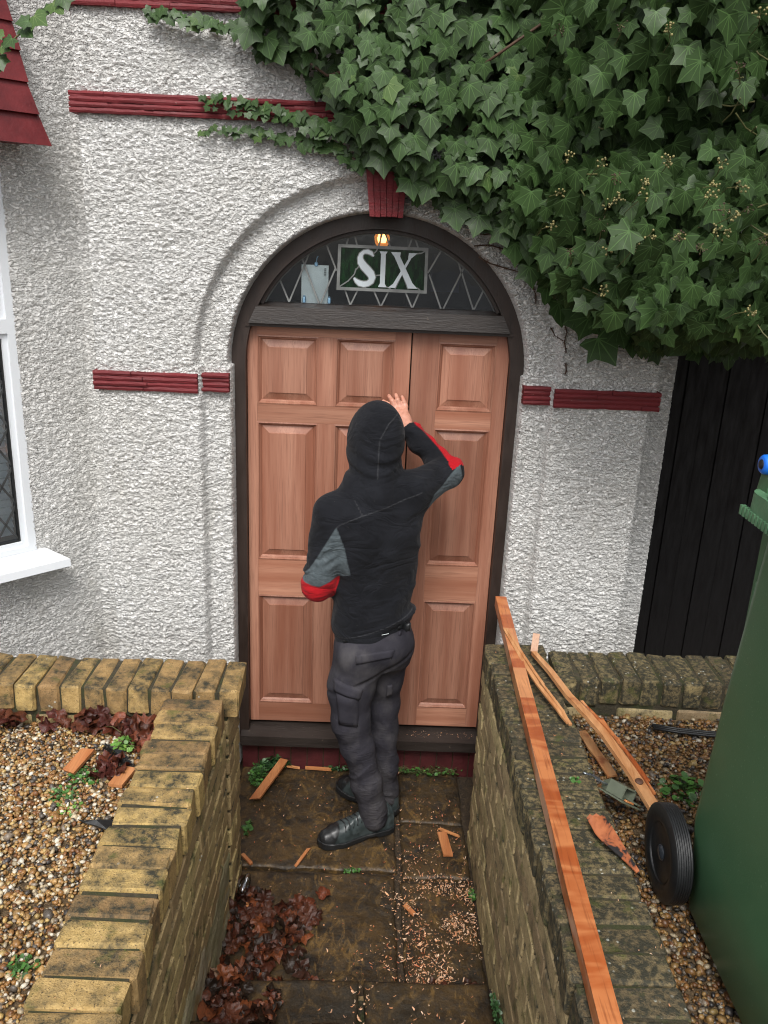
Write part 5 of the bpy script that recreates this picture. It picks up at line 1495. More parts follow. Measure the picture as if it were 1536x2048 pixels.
# right hand laid on the door: palm, four bent fingers of different length, thumb leaving the side of the palm
def hand_sdf(X, Y, Z):
    w = Vector(RW); k = Vector((0.106, -0.050, 1.770))
    d = cap(X, Y, Z, w, w.lerp(k, .45), 0.026, 0.028)
    sd_ = Vector((1, 0.1, 0.28)).normalized()
    d = smin(d, cap(X, Y, Z, w.lerp(k, .5) - sd_ * .012, k - sd_ * .026, 0.016, 0.0125), 0.02)
    d = smin(d, cap(X, Y, Z, w.lerp(k, .5) + sd_ * .012, k + sd_ * .026, 0.016, 0.0125), 0.02)
    d = smin(d, cap(X, Y, Z, w.lerp(k, .3), k, 0.020, 0.0135), 0.012)
    base = [k - sd_ * .033, k - sd_ * .011, k + sd_ * .011, k + sd_ * .032]
    mid = [(0.060, -0.040, 1.786), (0.079, -0.042, 1.800), (0.102, -0.042, 1.804), (0.128, -0.042, 1.797)]
    tip = [(0.044, -0.016, 1.792), (0.066, -0.013, 1.815), (0.094, -0.012, 1.820), (0.121, -0.013, 1.812)]
    for b, m, t_ in zip(base, mid, tip):
        d = smin(d, chain(X, Y, Z, [tuple(b), m, t_], [0.0110, 0.0094, 0.0078], 0.004), 0.006)
    th = [tuple(w.lerp(k, .35) - sd_ * .020), (0.078, -0.052, 1.735), (0.058, -0.020, 1.758)]
    d = smin(d, chain(X, Y, Z, th, [0.014, 0.0105, 0.0085], 0.004), 0.010)
    return d
lo, hi, h = (0.02, -0.20, 1.65), (0.20, -0.0015, 1.87), 0.0028
Vh, Qh = surface_nets(grid_eval(hand_sdf, lo, hi, h), lo, h)
def lhand_sdf(X, Y, Z):
    w = Vector(LW); dr_ = Vector((0.35, 0.9, 0.12)).normalized(); sd_ = Vector((0.2, -0.05, 0.97)).normalized()
    k = w + dr_ * .085
    d = smin(cap(X, Y, Z, w, w + dr_ * .04, .028, .03), cap(X, Y, Z, k - sd_ * .02, k + sd_ * .026, .018, .017), .03)
    for i, L_ in enumerate((.060, .072, .068, .055)):
        b = k + sd_ * (.034 - .022 * i)
        m = b + dr_ * L_ * .5 + Vector((-.006, 0, 0)); t_ = m + (dr_ + Vector((-.8, 0, -.1))).normalized() * L_ * .5
        d = smin(d, chain(X, Y, Z, [tuple(b), tuple(m), tuple(t_)], [.0105, .009, .0075], .004), .006)
    b = w + dr_ * .03 + sd_ * .022
    d = smin(d, chain(X, Y, Z, [tuple(b), tuple(b + Vector((-.02, .03, .028))), tuple(b + Vector((-.02, .055, .04)))], [.014, .011, .009], .004), .01)
    return d
lo, hi, h = (-0.13, -0.32, 1.04), (0.08, -0.05, 1.23), 0.004
Vl, Ql = surface_nets(grid_eval(lhand_sdf, lo, hi, h), lo, h)
nb, nh = len(Vb), len(Vh)
np_mesh('body', np.concatenate([Vb, Vh, Vl]), np.concatenate([Qb, Qh + nb, Ql + nb + nh]), MAT['skin'], person, True)
# short hair under the hood
def hair_sdf(X, Y, Z):
    d = ell(X, Y, Z, (HB[0] + .006, HB[1] - .010, HB[2] + .012), (0.079, 0.094, 0.106), R(24))
    cut = (X - HB[0]) * (-math.sin(R(24))) + (Y - HB[1]) * math.cos(R(24)) - 0.045 + (Z - HB[2]) * -0.35
    return np.maximum(np.maximum(d, cut), HB[2] - 0.055 - Z)
lo, hi, h = (-0.10, -0.50, 1.66), (0.12, -0.25, 1.88), 0.007
Vq, Qq = surface_nets(grid_eval(hair_sdf, lo, hi, h), lo, h)
np_mesh('hair', Vq, Qq, MAT['hair'], person, True)
f_ = Vector((-math.sin(R(24)), math.cos(R(24)), 0)); s_ = Vector((math.cos(R(24)), math.sin(R(24)), 0))
for q in (-1, 1):
    c_ = Vector(HB) + f_ * 0.080 + s_ * 0.031 * q + Vector((0, 0, 0.006))
    ey = MB().lathe([(0.0005, -.011), (.008, -.008), (.011, 0), (.008, .008), (0.0005, .011)], Matrix.Translation(c_), 10).build('eye', MAT['upvc'], person, True)
    MB().lathe([(0.0005, .0112), (.0045, .0105), (.005, .0095)], Matrix.Translation(c_) @ f_.to_track_quat('Z', 'Y').to_matrix().to_4x4(), 10).build('iris', MAT['hair'], ey)
# trousers
LLP = [(-0.005, -0.450, 0.860), (-0.046, -0.475, 0.700), (-0.040, -0.488, 0.560), (-0.006, -0.495, 0.430), (0.036, -0.492, 0.260), (0.074, -0.480, 0.085)]
LLR = [0.100, 0.090, 0.075, 0.065, 0.061, 0.060]
RLP = [(0.098, -0.385, 0.850), (0.094, -0.360, 0.700), (0.094, -0.345, 0.560), (0.096, -0.338, 0.400), (0.112, -0.338, 0.240), (0.124, -0.328, 0.085)]
RLR = [0.098, 0.075, 0.065, 0.060, 0.056, 0.055]
def trouser_sdf(X, Y, Z):
    d = stack(X, Y, Z, [0.80, 0.88, 0.96, 1.04], [0.040, 0.042, 0.042, 0.042], [-0.41, -0.415, -0.41, -0.405], [0.140, 0.160, 0.150, 0.144], [0.112, 0.126, 0.112, 0.102], [38, 36, 34, 32])
    d = smin(d, ell(X, Y, Z, (0.100, -0.470, 0.888), (0.092, 0.070, 0.085), R(30)), 0.03)
    d = smin(d, ell(X, Y, Z, (-0.010, -0.505, 0.868), (0.088, 0.062, 0.080), R(30)), 0.03)
    L_ = chain(X, Y, Z, LLP, LLR, 0.03); R_ = chain(X, Y, Z, RLP, RLR, 0.03)
    legs = smin(L_, R_, 0.006)
    w = sstep(0.62, 0.45, Z)
    wv = 0.6 * vnoise(X * 10, Y * 10, Z * 12, 41)
    ph = (Z - 0.35 * X * np.where(L_ < R_, 1, -1)) * 118 + 3.0 * vnoise(X * 7, Y * 7, Z * 10, 40) 
    sg_ = np.where(L_ < R_, 1.0, -1.0)
    wz = Z * 17 - X * 15 * sg_ + 1.1 * vnoise(X * 12, Y * 12, Z * 12, 40)
    f1 = 1 - 2.3 * np.abs(vnoise(X * 3.5, Y * 4, wz, 42)); f2 = 1 - 2.3 * np.abs(vnoise(X * 6 + 4, Y * 7, wz * 1.9, 45)); f3 = vnoise(X * 8, Y * 8, Z * 6, 43)
    legs = legs - w * (0.0045 * f1 + 0.0038 * f2) - 0.005 * f3 - sstep(0.55, 0.70, Z) * 0.0035 * (1 - 2.2 * np.abs(vnoise(X * 9 + Z * 6, Y * 9, Z * 17, 44)))
    d = smin(d, legs, 0.045)
    # crease under the seat
    cr = np.abs(Z - (0.775 + 0.5 * (X - 0.02)))
    d = d + 0.006 * np.exp(-(cr / 0.010) ** 2) * sstep(-0.40, -0.47, Y)
    d = np.maximum(d, np.where(X * 0 + (L_ < R_), 0.040 + 0.12 * (X - 0.07) - Z, 0.045 - Z))
    return np.maximum(d, Z - (1.015 + 0.25 * (X - 0.03)))
lo, hi, h = (-0.20, -0.63, 0.0), (0.26, -0.22, 1.08), 0.0062
Vt, Qt = surface_nets(grid_eval(trouser_sdf, lo, hi, h), lo, h)
tr = np_mesh('trousers', Vt, Qt, MAT['trouser'], person, True)
from mathutils.bvhtree import BVHTree
bvh_t = BVHTree.FromPolygons([tuple(p) for p in Vt], [tuple(int(i) for i in q) for q in Qt])
def onto(bvh, o, d, off):
    hit = bvh.ray_cast(Vector(o), Vector(d).normalized())
    return (hit[0] + hit[1] * off) if hit[0] is not None else None
def patch(name, corners, d, th, n=8, m=6, mat='trouser', parent=None, bvh=None, lift=0.0, puff=0.0):
    """a sewn patch that follows the cloth: corners as four points seen along d"""
    g = []; C_ = [Vector(c) for c in corners]; d = Vector(d).normalized()
    for i in range(n + 1):
        for j in range(m + 1):
            u, v_ = i / n, j / m
            p = (C_[0] * (1 - u) + C_[1] * u) * (1 - v_) + (C_[3] * (1 - u) + C_[2] * u) * v_
            hit = bvh.ray_cast(p - d * 0.5, d)
            q = hit[0] if hit[0] is not None else p
            g.append(q)
    # smooth the depth so that the patch hangs stiffer than the cloth below
    dep = np.array([q.dot(d) for q in g]).reshape(n + 1, m + 1)
    for _ in range(3):
        pd = np.pad(dep, 1, mode='edge'); dep = np.minimum(dep, (pd[:-2, 1:-1] + pd[2:, 1:-1] + pd[1:-1, :-2] + pd[1:-1, 2:]) / 4)
    V1, V2 = [], []
    for i in range(n + 1):
        for j in range(m + 1):
            k = i * (m + 1) + j; q = g[k] + d * (dep[i, j] - g[k].dot(d))
            e = min(i, n - i, 1) * min(j, m - j, 1)
            V1.append(q - d * (th * (0.75 + 0.25 * e) + puff * e)); V2.append(q + d * 0.012)
    F = []
    idx = lambda i, j: i * (m + 1) + j
    for i in range(n):
        for j in range(m):
            F.append((idx(i, j), idx(i + 1, j), idx(i + 1, j + 1), idx(i, j + 1)))
    k0 = len(V1)
    bd_ = [idx(i, 0) for i in range(n + 1)] + [idx(n, j) for j in range(1, m + 1)] + [idx(i, m) for i in range(n - 1, -1, -1)] + [idx(0, j) for j in range(m - 1, 0, -1)]
    for a, b in zip(bd_, bd_[1:] + bd_[:1]): F.append((a, a + k0, b + k0, b))
    return MB().add(V1 + V2, F).build(name, MAT[mat], parent, True)
vd = (0.15, 0.90, -0.28)
vdl = (0.35, 0.85, -0.25)
patch('pocket', [(-0.122, -0.6, 0.745), (-0.026, -0.6, 0.728), (-0.026, -0.6, 0.590), (-0.104, -0.6, 0.598)], vdl, 0.007, parent=tr, bvh=bvh_t, puff=0.006)
patch('pocket_flap', [(-0.138, -0.6, 0.800), (-0.012, -0.6, 0.758), (-0.020, -0.6, 0.716), (-0.128, -0.6, 0.745)], vdl, 0.017, parent=tr, bvh=bvh_t, puff=0.003)
patch('pocket_flap', [(-0.034, -0.6, 0.912), (0.112, -0.6, 0.934), (0.104, -0.6, 0.900), (-0.030, -0.6, 0.872)], vd, 0.005, parent=tr, bvh=bvh_t, puff=0.002)
patch('pocket_flap', [(0.154, -0.6, 0.735), (0.176, -0.6, 0.740), (0.180, -0.6, 0.690), (0.156, -0.6, 0.680)], (-.3, .9, -.2), 0.012, parent=tr, bvh=bvh_t)
patch('belt_loop', [(0.122, -0.6, 1.048), (0.131, -0.6, 1.050), (0.129, -0.6, 0.990), (0.120, -0.6, 0.988)], vd, 0.008, 3, 5, parent=tr, bvh=bvh_t)
# belt with a worn printed band
patch('belt', [(-0.09, -0.6, 0.985), (0.175, -0.6, 1.062), (0.175, -0.6, 1.030), (-0.09, -0.6, 0.955)], vd, 0.0065, 16, 3, 'rubber', parent=person, bvh=bvh_t)
lm_ = MB()
for i in range(15):
    u = i / 14
    p = Vector((0.030 + 0.050 * u, -0.6, 1.000 + 0.013 * u + (0.002 if i % 3 else 0)))
    q = onto(bvh_t, p - Vector(vd) * .3, vd, 0.0085)
    if q is None: continue
    hgt = [0.010, 0.006, 0.009, 0.011, 0.005][i % 5]
    lm_.box((-.0011, -.0008, -hgt / 2), (.0011, 0, hgt / 2), Matrix.Translation(q) @ Matrix.Rotation(R(-14), 4, 'Y'))
q0 = onto(bvh_t, Vector((0.055, -0.6, 0.994)) - Vector(vd) * .3, vd, 0.0085)
if q0 is not None: lm_.box((-.027, -.0008, -.0008), (.027, 0, .0008), Matrix.Translation(q0) @ Matrix.Rotation(R(-15), 4, 'Y'))
lm_.build('belt_print', MAT['paper'], person)

# boots
def make_boot(heel, toe, label):
    b = thing_part = bpy.data.objects.new('boot', None); COL.objects.link(b); b.parent = person
    b.location = (0, 0, 0); b.matrix_parent_inverse = wmat(person).inverted()
    hx, hy = heel; tx, ty = toe
    L_ = math.hypot(tx - hx, ty - hy); dx, dy = (tx - hx) / L_, (ty - hy) / L_
    def loc(X, Y):
        return (X - hx) * dx + (Y - hy) * dy, -(X - hx) * dy + (Y - hy) * dx
    us = [0, .02, .10, .25, .40, .55, .70, .85, .95, .985, 1.0]
    hw = [.012, .026, .036, .036, .034, .040, .048, .045, .034, .022, .008]
    hh = [.050, .090, .125, .135, .118, .092, .076, .064, .050, .038, .022]
    def up_sdf(X, Y, Z):
        u, v = loc(X, Y); t_ = u / L_
        A = np.interp(t_, us, hw); Hh = np.interp(t_, us, hh)
        q = (np.abs(v / A) ** 2.4 + np.abs((Z - 0.014) / Hh) ** 2.6) ** (1 / 2.5)
        d = (q - 1) * np.minimum(A, Hh) * 0.8
        d = d + 0.0018 * vnoise(X * 60, Y * 60, Z * 60, 51)
        return np.maximum(np.maximum(d, 0.014 - Z), np.maximum(-u - .002, u - L_))
    lo = (min(hx, tx) - .07, min(hy, ty) - .07, 0.0); hi = (max(hx, tx) + .07, max(hy, ty) + .07, .17)
    V, Q = surface_nets(grid_eval(up_sdf, lo, hi, .0042), lo, .0042)
    u_, v_ = loc(V[:, 0], V[:, 1])
    cu = np.clip((0.84 - 1.6 * (V[:, 2] - .03) - u_ / L_) * 0.3, -1, 1)
    np_mesh('upper', V, Q, MAT['boot_upper'], b, True, attrs={'cap': cu})
    def sole_sdf(X, Y, Z):
        u, v = loc(X, Y); t_ = u / L_
        A = np.interp(t_, us, hw) + .007
        d = np.abs(v) - A
        d = np.maximum(d, np.maximum(-u - .004, u - L_ - .005))
        arch_ = np.interp(t_, [0, .24, .27, .40, .46, 1], [0, 0, .008, .008, 0, 0])
        z1 = np.interp(t_, [0, .3, .7, 1], [.030, .028, .026, .034])
        return np.maximum(d * .9, np.maximum(Z - z1, arch_ + .0005 - Z))
    lo2 = (lo[0], lo[1], -0.008); hi2 = (hi[0], hi[1], .05)
    V, Q = surface_nets(grid_eval(sole_sdf, lo2, hi2, .004), lo2, .004)
    np_mesh('sole', V, Q, MAT['rubber'], b, True)
    lc = MB()
    side = Vector((-dy, dx, 0))
    for i in range(5):
        t_ = 0.46 + i * .055; A = np.interp(t_, us, hw) * .62; Hh = np.interp(t_, us, hh)
        c_ = Vector((hx + dx * t_ * L_, hy + dy * t_ * L_, 0))
        pts = [c_ + side * A + Vector((0, 0, .014 + Hh * .86)), c_ + side * A * .4 + Vector((0, 0, .014 + Hh * 1.0 + .002)), c_ - side * A * .4 + Vector((dx * .006, dy * .006, .014 + Hh * 1.0 + .002)), c_ - side * A + Vector((dx * .008, dy * .008, .014 + Hh * .86))]
        lc.tube(pts, .0028, 6)
        e = c_ - side * A * 1.35 + Vector((dx * .004, dy * .004, .014 + Hh * .70)); lc.tube([pts[-1], e], .0022, 5)
        e = c_ + side * A * 1.35 + Vector((dx * .004, dy * .004, .014 + Hh * .70)); lc.tube([pts[0], e], .0022, 5)
    lc.build('lace', MAT['rubber'], b, True)
    return b
t = NT('boot_upper'); n_ = t.noise(t.pos(), 35, 5, 0.6)
c = t.mix(t.ramp(n_, [(0.3, 0.0), (0.7, 1.0)]), (0.020, 0.029, 0.030), (0.050, 0.064, 0.065))
c = t.mix(t.ramp(t.attr('cap'), [(0.0, 1.0), (0.002, 0.0)]), c, (0.011, 0.012, 0.013))
MAT['boot_upper'] = t.P(col=c, rough=t.ramp(n_, [(0.3, 0.30), (0.7, 0.5)]), nor=t.bump(n_, 0.0012, 0.7))
make_boot((0.158, -0.440), (-0.156, -0.570), '')
make_boot((0.178, -0.352), (-0.092, -0.170), '')

# ================================================================== WHEELIE BIN
def M_bin():
    t = NT('green_bin_plastic'); p = t.pos()
    n = t.noise(p, 5, 4, 0.6); f = t.noise(p, 320, 3, 0.6)
    c = t.mix(t.ramp(n, [(0.3, 0.0), (0.7, 1.0)]), (0.046, 0.124, 0.058), (0.062, 0.148, 0.072))
    c = t.mix(t.ramp(t.noise(p, 150, 3, 0.6), [(0.66, 0.0), (0.70, 0.6)]), c, (0.17, 0.28, 0.19))
    c = t.mix(t.ramp(t.noise(t.pos((1, 1, 3)), 3, 3), [(0.55, 0.0), (0.75, 0.25)]), c, (0.10, 0.12, 0.06))  # brown reflection painted in as a broad smear, with dirt streaks
    return t.P(col=c, rough=0.42, spec=0.4, nor=t.bump(f, 0.0006, 0.5))
MAT['bin'] = M_bin()
MAT['binrim'] = M_paint('green_bin_rim', (0.085, 0.19, 0.10), 0.5, 0.3, 0.003, wear=(0.36, 0.46, 0.36))
MAT['blue'] = M_flat('blue_cap', (0.012, 0.16, 0.72), 0.35)
bn = thing('wheelie_bin', 'tall green wheelie bin with a black wheel standing on the gravel at the right edge', 'wheelie bin', (1.15, -1.85, GZ))
BZ = GZ + 0.008
def rrect(x0, x1, y0, y1, r_, z, seg=4):
    pts = []
    for cx_, cy_, a0 in ((x1 - r_, y1 - r_, 0), (x0 + r_, y1 - r_, 90), (x0 + r_, y0 + r_, 180), (x1 - r_, y0 + r_, 270)):
        for i in range(seg + 1):
            a = R(a0 + 90 * i / seg); pts.append(Vector((cx_ + r_ * math.cos(a), cy_ + r_ * math.sin(a), z)))
    return pts
# body sections from the ground up: (x0, x1, y0, y1, corner radius, z)
BSEC = [(0.880, 1.335, -2.330, -1.735, 0.05, BZ), (0.862, 1.352, -2.350, -1.700, 0.05, BZ + 0.03), (0.860, 1.360, -2.36, -1.655, 0.045, BZ + 0.26), (0.866, 1.370, -2.385, -1.675, 0.045, BZ + 0.60), (0.880, 1.380, -2.42, -1.715, 0.045, BZ + 1.12)]
v = []; f = []; S_ = None
for sec in BSEC:
    ps = rrect(*sec); S_ = len(ps); v += ps
for i in range(len(BSEC) - 1):
    for k in range(S_):
        a = i * S_ + k; b = i * S_ + (k + 1) % S_
        f.append((a, b, b + S_, a + S_))
f.append(tuple(range(S_ - 1, -1, -1)))
MB().add(v, f).build('body', MAT['bin'], bn, True)
# ridge strip along the rear corner
MB().tube([Vector((0.874, -1.700, BZ + .30)), Vector((0.886, -1.722, BZ + .93))], 0.006, 6).build('corner_bead', MAT['binrim'], bn, True)
MB().box((0.905, -1.70, BZ + .42), (1.34, -1.660, BZ + 1.08)).build('rear_channel', MAT['bin'], bn)
# rim with serrated lip
rm = MB(); zt = BZ + 1.12
ro = rrect(0.850, 1.405, -2.445, -1.650, 0.05, zt - 0.045, 6); ri = rrect(0.878, 1.38, -2.42, -1.705, 0.045, zt - 0.045, 6)
rot_ = rrect(0.852, 1.403, -2.443, -1.652, 0.05, zt + 0.012, 6); rit = rrect(0.885, 1.37, -2.41, -1.710, 0.04, zt + 0.012, 6)
n = len(ro); f = []
for k in range(n):
    j = (k + 1) % n
    f += [(k, j, j + 2 * n, k + 2 * n), (k + 2 * n, j + 2 * n, j + 3 * n, k + 3 * n), (k + n, k + 3 * n, j + 3 * n, j + n), (k, k + n, j + n, j)]
rm.add(ro + ri + rot_ + rit, f)
for i in range(46):
    y = -2.40 + i * 0.0165
    rm.box((0.846, y, zt - 0.052), (0.858, y + 0.009, zt - 0.030))
rm.build('rim', MAT['binrim'], bn)
lidm = MB()
lo_ = rrect(0.856, 1.40, -2.46, -1.70, 0.06, zt + 0.0135, 6); mid_ = rrect(0.862, 1.394, -2.455, -1.705, 0.06, zt + 0.035, 6); hi_ = rrect(0.93, 1.33, -2.38, -1.78, 0.06, zt + 0.075, 6)
n = len(lo_); f = []
for k in range(n):
    j = (k + 1) % n
    f += [(k, j, j + n, k + n), (k + n, j + n, j + 2 * n, k + 2 * n)]
f += [tuple(range(2 * n, 3 * n)), tuple(range(n - 1, -1, -1))]
lidm.add(lo_ + mid_ + hi_, f).build('lid', MAT['bin'], bn, True)
# rear handle bar on two brackets, blue capped hinge pin
for x in (0.875, 1.325):
    hb = MB()
    hb.hexa([(x, -1.70, zt - .02), (x + .045, -1.70, zt - .02), (x + .045, -1.645, zt - .02), (x, -1.645, zt - .02)], [(x + .004, -1.695, zt + .055), (x + .041, -1.695, zt + .055), (x + .041, -1.655, zt + .055), (x + .004, -1.655, zt + .055)])
    hb.build('bracket', MAT['bin'], bn)
MB().tube([(0.90, -1.655, zt + .035), (1.36, -1.655, zt + .035)], 0.014, 12).build('handle', MAT['bin'], bn, True)
Mx = Matrix.Translation((0.866, -1.675, zt + .072)) @ Matrix.Rotation(R(90), 4, 'Y')
cp = MB().lathe([(0.006, -0.002), (0.018, -0.002), (0.022, 0.003), (0.023, 0.018), (0.023, 0.050)], Mx, 20).build('hinge_cap', MAT['blue'], bn, True)
MB().lathe([(0.0005, -0.006), (0.009, -0.005), (0.0125, -0.001), (0.0125, 0.004)], Mx, 16).build('pin', MAT['black'], cp, True)
# wheels
def bin_wheel(x, sgn):
    WR = 0.127
    c_ = Vector((x, -1.652, BZ - 0.004 + WR))
    M = Matrix.Translation(c_) @ Matrix.Rotation(R(-90 * sgn), 4, 'Y')     # z axis points outwards (-x for sgn=1)
    wh = bpy.data.objects.new('wheel', None); COL.objects.link(wh); wh.parent = bn; wh.location = c_; wh.matrix_parent_inverse = wmat(bn).inverted()
    prof = [(0.074, -0.018), (0.082, -0.022), (0.100, -0.024), (0.114, -0.021)]
    for k in range(7):
        z = -0.018 + k * 0.006
        prof += [(WR - .001 - abs(z) * .06, z - .002), (WR - abs(z) * .06, z), (WR - abs(z) * .06, z + .0018), (WR - .0035, z + .0028)]
    prof += [(0.114, 0.023), (0.100, 0.026), (0.082, 0.024), (0.076, 0.018)]
    MB().lathe([p for p in prof], M, 48).build('tyre', MAT['rubber'], wh, True)
    # dished rim with spokes and hub
    rp = MB()
    dish = [(0.0775, 0.022), (0.075, 0.018), (0.073, -0.012), (0.060, -0.016), (0.022, -0.014)]
    vv = []; ff = []
    seg = 40
    for r_, h_ in dish:
        for k in range(seg):
            a = 2 * math.pi * k / seg; vv.append(M @ Vector((r_ * math.cos(a), r_ * math.sin(a), h_)))
    for i in range(len(dish) - 1):
        for k in range(seg):
            a = i * seg + k; b = i * seg + (k + 1) % seg; ff.append((a, b, b + seg, a + seg))
    rp.add(vv, ff)
    rp.build('rim', MAT['rubber'], wh, True)
    for k in range(8):
        a = 2 * math.pi * k / 8
        MB().box((0.020, -0.0025, -0.014), (0.072, 0.0025, 0.002), M @ Matrix.Rotation(a, 4, 'Z')).build('spoke', MAT['rubber'], wh)
    MB().lathe([(0.024, -0.016), (0.024, 0.014), (0.019, 0.022), (0.008, 0.024), (0.0005, 0.024)], M, 24).build('hub', MAT['hubgrey'], wh, True)
MAT['hubgrey'] = M_flat('dark_hub', (0.030, 0.036, 0.044), 0.22)
bin_wheel(0.824, 1); bin_wheel(1.400, -1)
MB().tube([(0.85, -1.648, BZ + .118), (1.385, -1.648, BZ + .118)], 0.010, 10).build('axle', MAT['lead'], bn, True)

# ================================================================== TIMBER AND OFFCUTS
def M_post():
    t = NT('post_timber')
    p = t.pos((30, 1.1, 30), obj=False)
    n = t.noise(p, 1.0, 5, 0.6, 0.3)
    fig = t.noise(t.pos((4, 13, 4)), 1.0, 3, 0.55, 0.8)          # ripple figure across the grain
    c = t.mix(t.ramp(n, [(0.28, 0.0), (0.72, 1.0)]), (0.27, 0.060, 0.018), (0.44, 0.120, 0.034))
    c = t.mix(t.ramp(fig, [(0.42, 0.0), (0.62, 0.85)]), c, (0.54, 0.205, 0.075))
    sp = t.n('SeparateXYZ', {0: t.pos()}).outputs[1]
    bare = t.math('MULTIPLY', t.math('GREATER_THAN', sp, -0.995), t.math('LESS_THAN', sp, -0.79))
    c = t.mix(t.math('MULTIPLY', bare, 0.55), c, (0.64, 0.32, 0.14))
    bare2 = t.math('MULTIPLY', t.math('GREATER_THAN', sp, -0.66), t.math('LESS_THAN', sp, -0.47))
    c = t.mix(t.math('MULTIPLY', bare2, 0.45), c, (0.60, 0.30, 0.14))
    fl_ = t.noise(t.pos((140, 7, 140)), 1.0, 2, 0.5)
    c = t.mix(t.ramp(fl_, [(0.54, 0.0), (0.70, 0.55)]), c, (0.16, 0.035, 0.012))
    pale = t.noise(t.pos((9, 3, 9)), 1.0, 4, 0.65)
    nx = t.n('SeparateXYZ', {0: t.n('NewGeometry').outputs['Normal']}).outputs[0]
    c = t.mix(t.math('MULTIPLY', t.ramp(pale, [(0.52, 0.0), (0.60, 0.8)]), t.math('LESS_THAN', nx, -0.5)), c, (0.62, 0.36, 0.24))
    return t.P(col=c, rough=t.ramp(fig, [(0.3, 0.28), (0.7, 0.42)]), spec=0.5, nor=t.bump(n, 0.0008, 0.6))
MAT['post'] = M_post()
def beam(label, cat, a, b, w, h_, name='timber', mat='post', roll=0.0, segs=12, bow=0.0, wob=0.0, up_=(0, 0, 1), group=None, broken=(0, 0), seed=0):
    """a straight or bowed board from a to b; a/b are the centres of the ends"""
    rs = random.Random(seed)
    a, b = Vector(a), Vector(b); d = (b - a).normalized(); s_ = d.cross(Vector(up_)).normalized(); u = s_.cross(d)
    Rm = Matrix.Rotation(roll, 3, d); s_ = Rm @ s_; u = Rm @ u
    V = []; n = segs; F = []
    for i in range(n + 1):
        t_ = i / n
        c_ = a.lerp(b, t_) + s_ * bow * math.sin(math.pi * t_) + s_ * rs.uniform(-wob, wob) + u * rs.uniform(-wob, wob) * .3
        wl = w / 2 + rs.uniform(-wob, wob); wr_ = w / 2 + rs.uniform(-wob, wob)
        V += [c_ - s_ * wl - u * h_ / 2, c_ + s_ * wr_ - u * h_ / 2, c_ + s_ * wr_ + u * h_ / 2, c_ - s_ * wl + u * h_ / 2]
    for k in range(4):
        if broken[0]: V[k] = V[k] - d * rs.uniform(-broken[0], broken[0])
        if broken[1]: V[-1 - k] = V[-1 - k] + d * rs.uniform(-broken[1], broken[1])
    for i in range(n):
        for k in range(4):
            q = i * 4 + k; r_ = i * 4 + (k + 1) % 4
            F.append((q, r_, r_ + 4, q + 4))
    F += [(3, 2, 1, 0), (4 * n, 4 * n + 1, 4 * n + 2, 4 * n + 3)]
    m_ = MB(); m_.add(V, F)
    if cat is None: return m_
    o = m_.build(name, MAT[mat])
    return tag(o, label, cat, group)
CT = TOPZ + 0.004
beam('long square orange hardwood post laid along the top of the right brick wall', 'timber', (0.583, -0.165, CT + .0235), (0.4915, -2.95, CT + .0235), 0.046, 0.045, 'timber_post', 'post', segs=8)
# split strip from the post to the wheel, with a pale upright tip
def M_strip():
    t = NT('split_timber'); p = t.pos((18, 3, 18))
    n = t.noise(p, 1.2, 6, 0.65, 1.5); g = t.noise(t.pos(), 9, 4)
    c = t.mix(t.ramp(n, [(0.35, 0.0), (0.65, 1.0)]), (0.40, 0.16, 0.055), (0.62, 0.33, 0.15))
    c = t.mix(t.ramp(g, [(0.6, 0.0), (0.68, 0.85)]), c, (0.26, 0.075, 0.03))
    return t.P(col=c, rough=0.5, nor=t.bump(n, 0.003, 0.8))
MAT['strip'] = M_strip()
sp = thing('timber_strip', 'bowed split strip of wood with a pale blunt tip running to the bin wheel', 'timber', (0.75, -1.0, CT))
m_ = MB()
pts = [(0.646, -0.625, .968), (0.681, -0.767, .970), (0.714, -0.928, .966), (0.756, -1.034, .956), (0.789, -1.128, .946), (0.831, -1.309, .928), (0.858, -1.450, .910)]
V = []; F = []
for i, p in enumerate(pts):
    p = Vector(p); d = (Vector(pts[min(i + 1, len(pts) - 1)]) - Vector(pts[max(0, i - 1)])).normalized(); s_ = d.cross(Vector((0.1, 0, 1))).normalized(); u = s_.cross(d)
    w = [0.010, 0.0115, 0.013, 0.014, 0.015, 0.017, 0.019][i]
    V += [p - s_ * w - u * .007, p + s_ * w - u * .007, p + s_ * w + u * .007, p - s_ * w + u * .007]
for i in range(len(pts) - 1):
    for k in range(4):
        q = i * 4 + k; r_ = i * 4 + (k + 1) % 4; F.append((q, r_, r_ + 4, q + 4))
F += [(3, 2, 1, 0), tuple(4 * (len(pts) - 1) + k for k in range(4))]
MB().add(V, F).build('lath', MAT['strip'], sp)
m_ = beam('', None, (0.648, -0.620, .968), (0.664, -0.560, 1.015), 0.026, 0.010, segs=2, seed=3)
m_.build('tip', M_wood('pale_wood', (0.52, 0.33, 0.22), (0.66, 0.46, 0.33), 1, 0.5), sp)
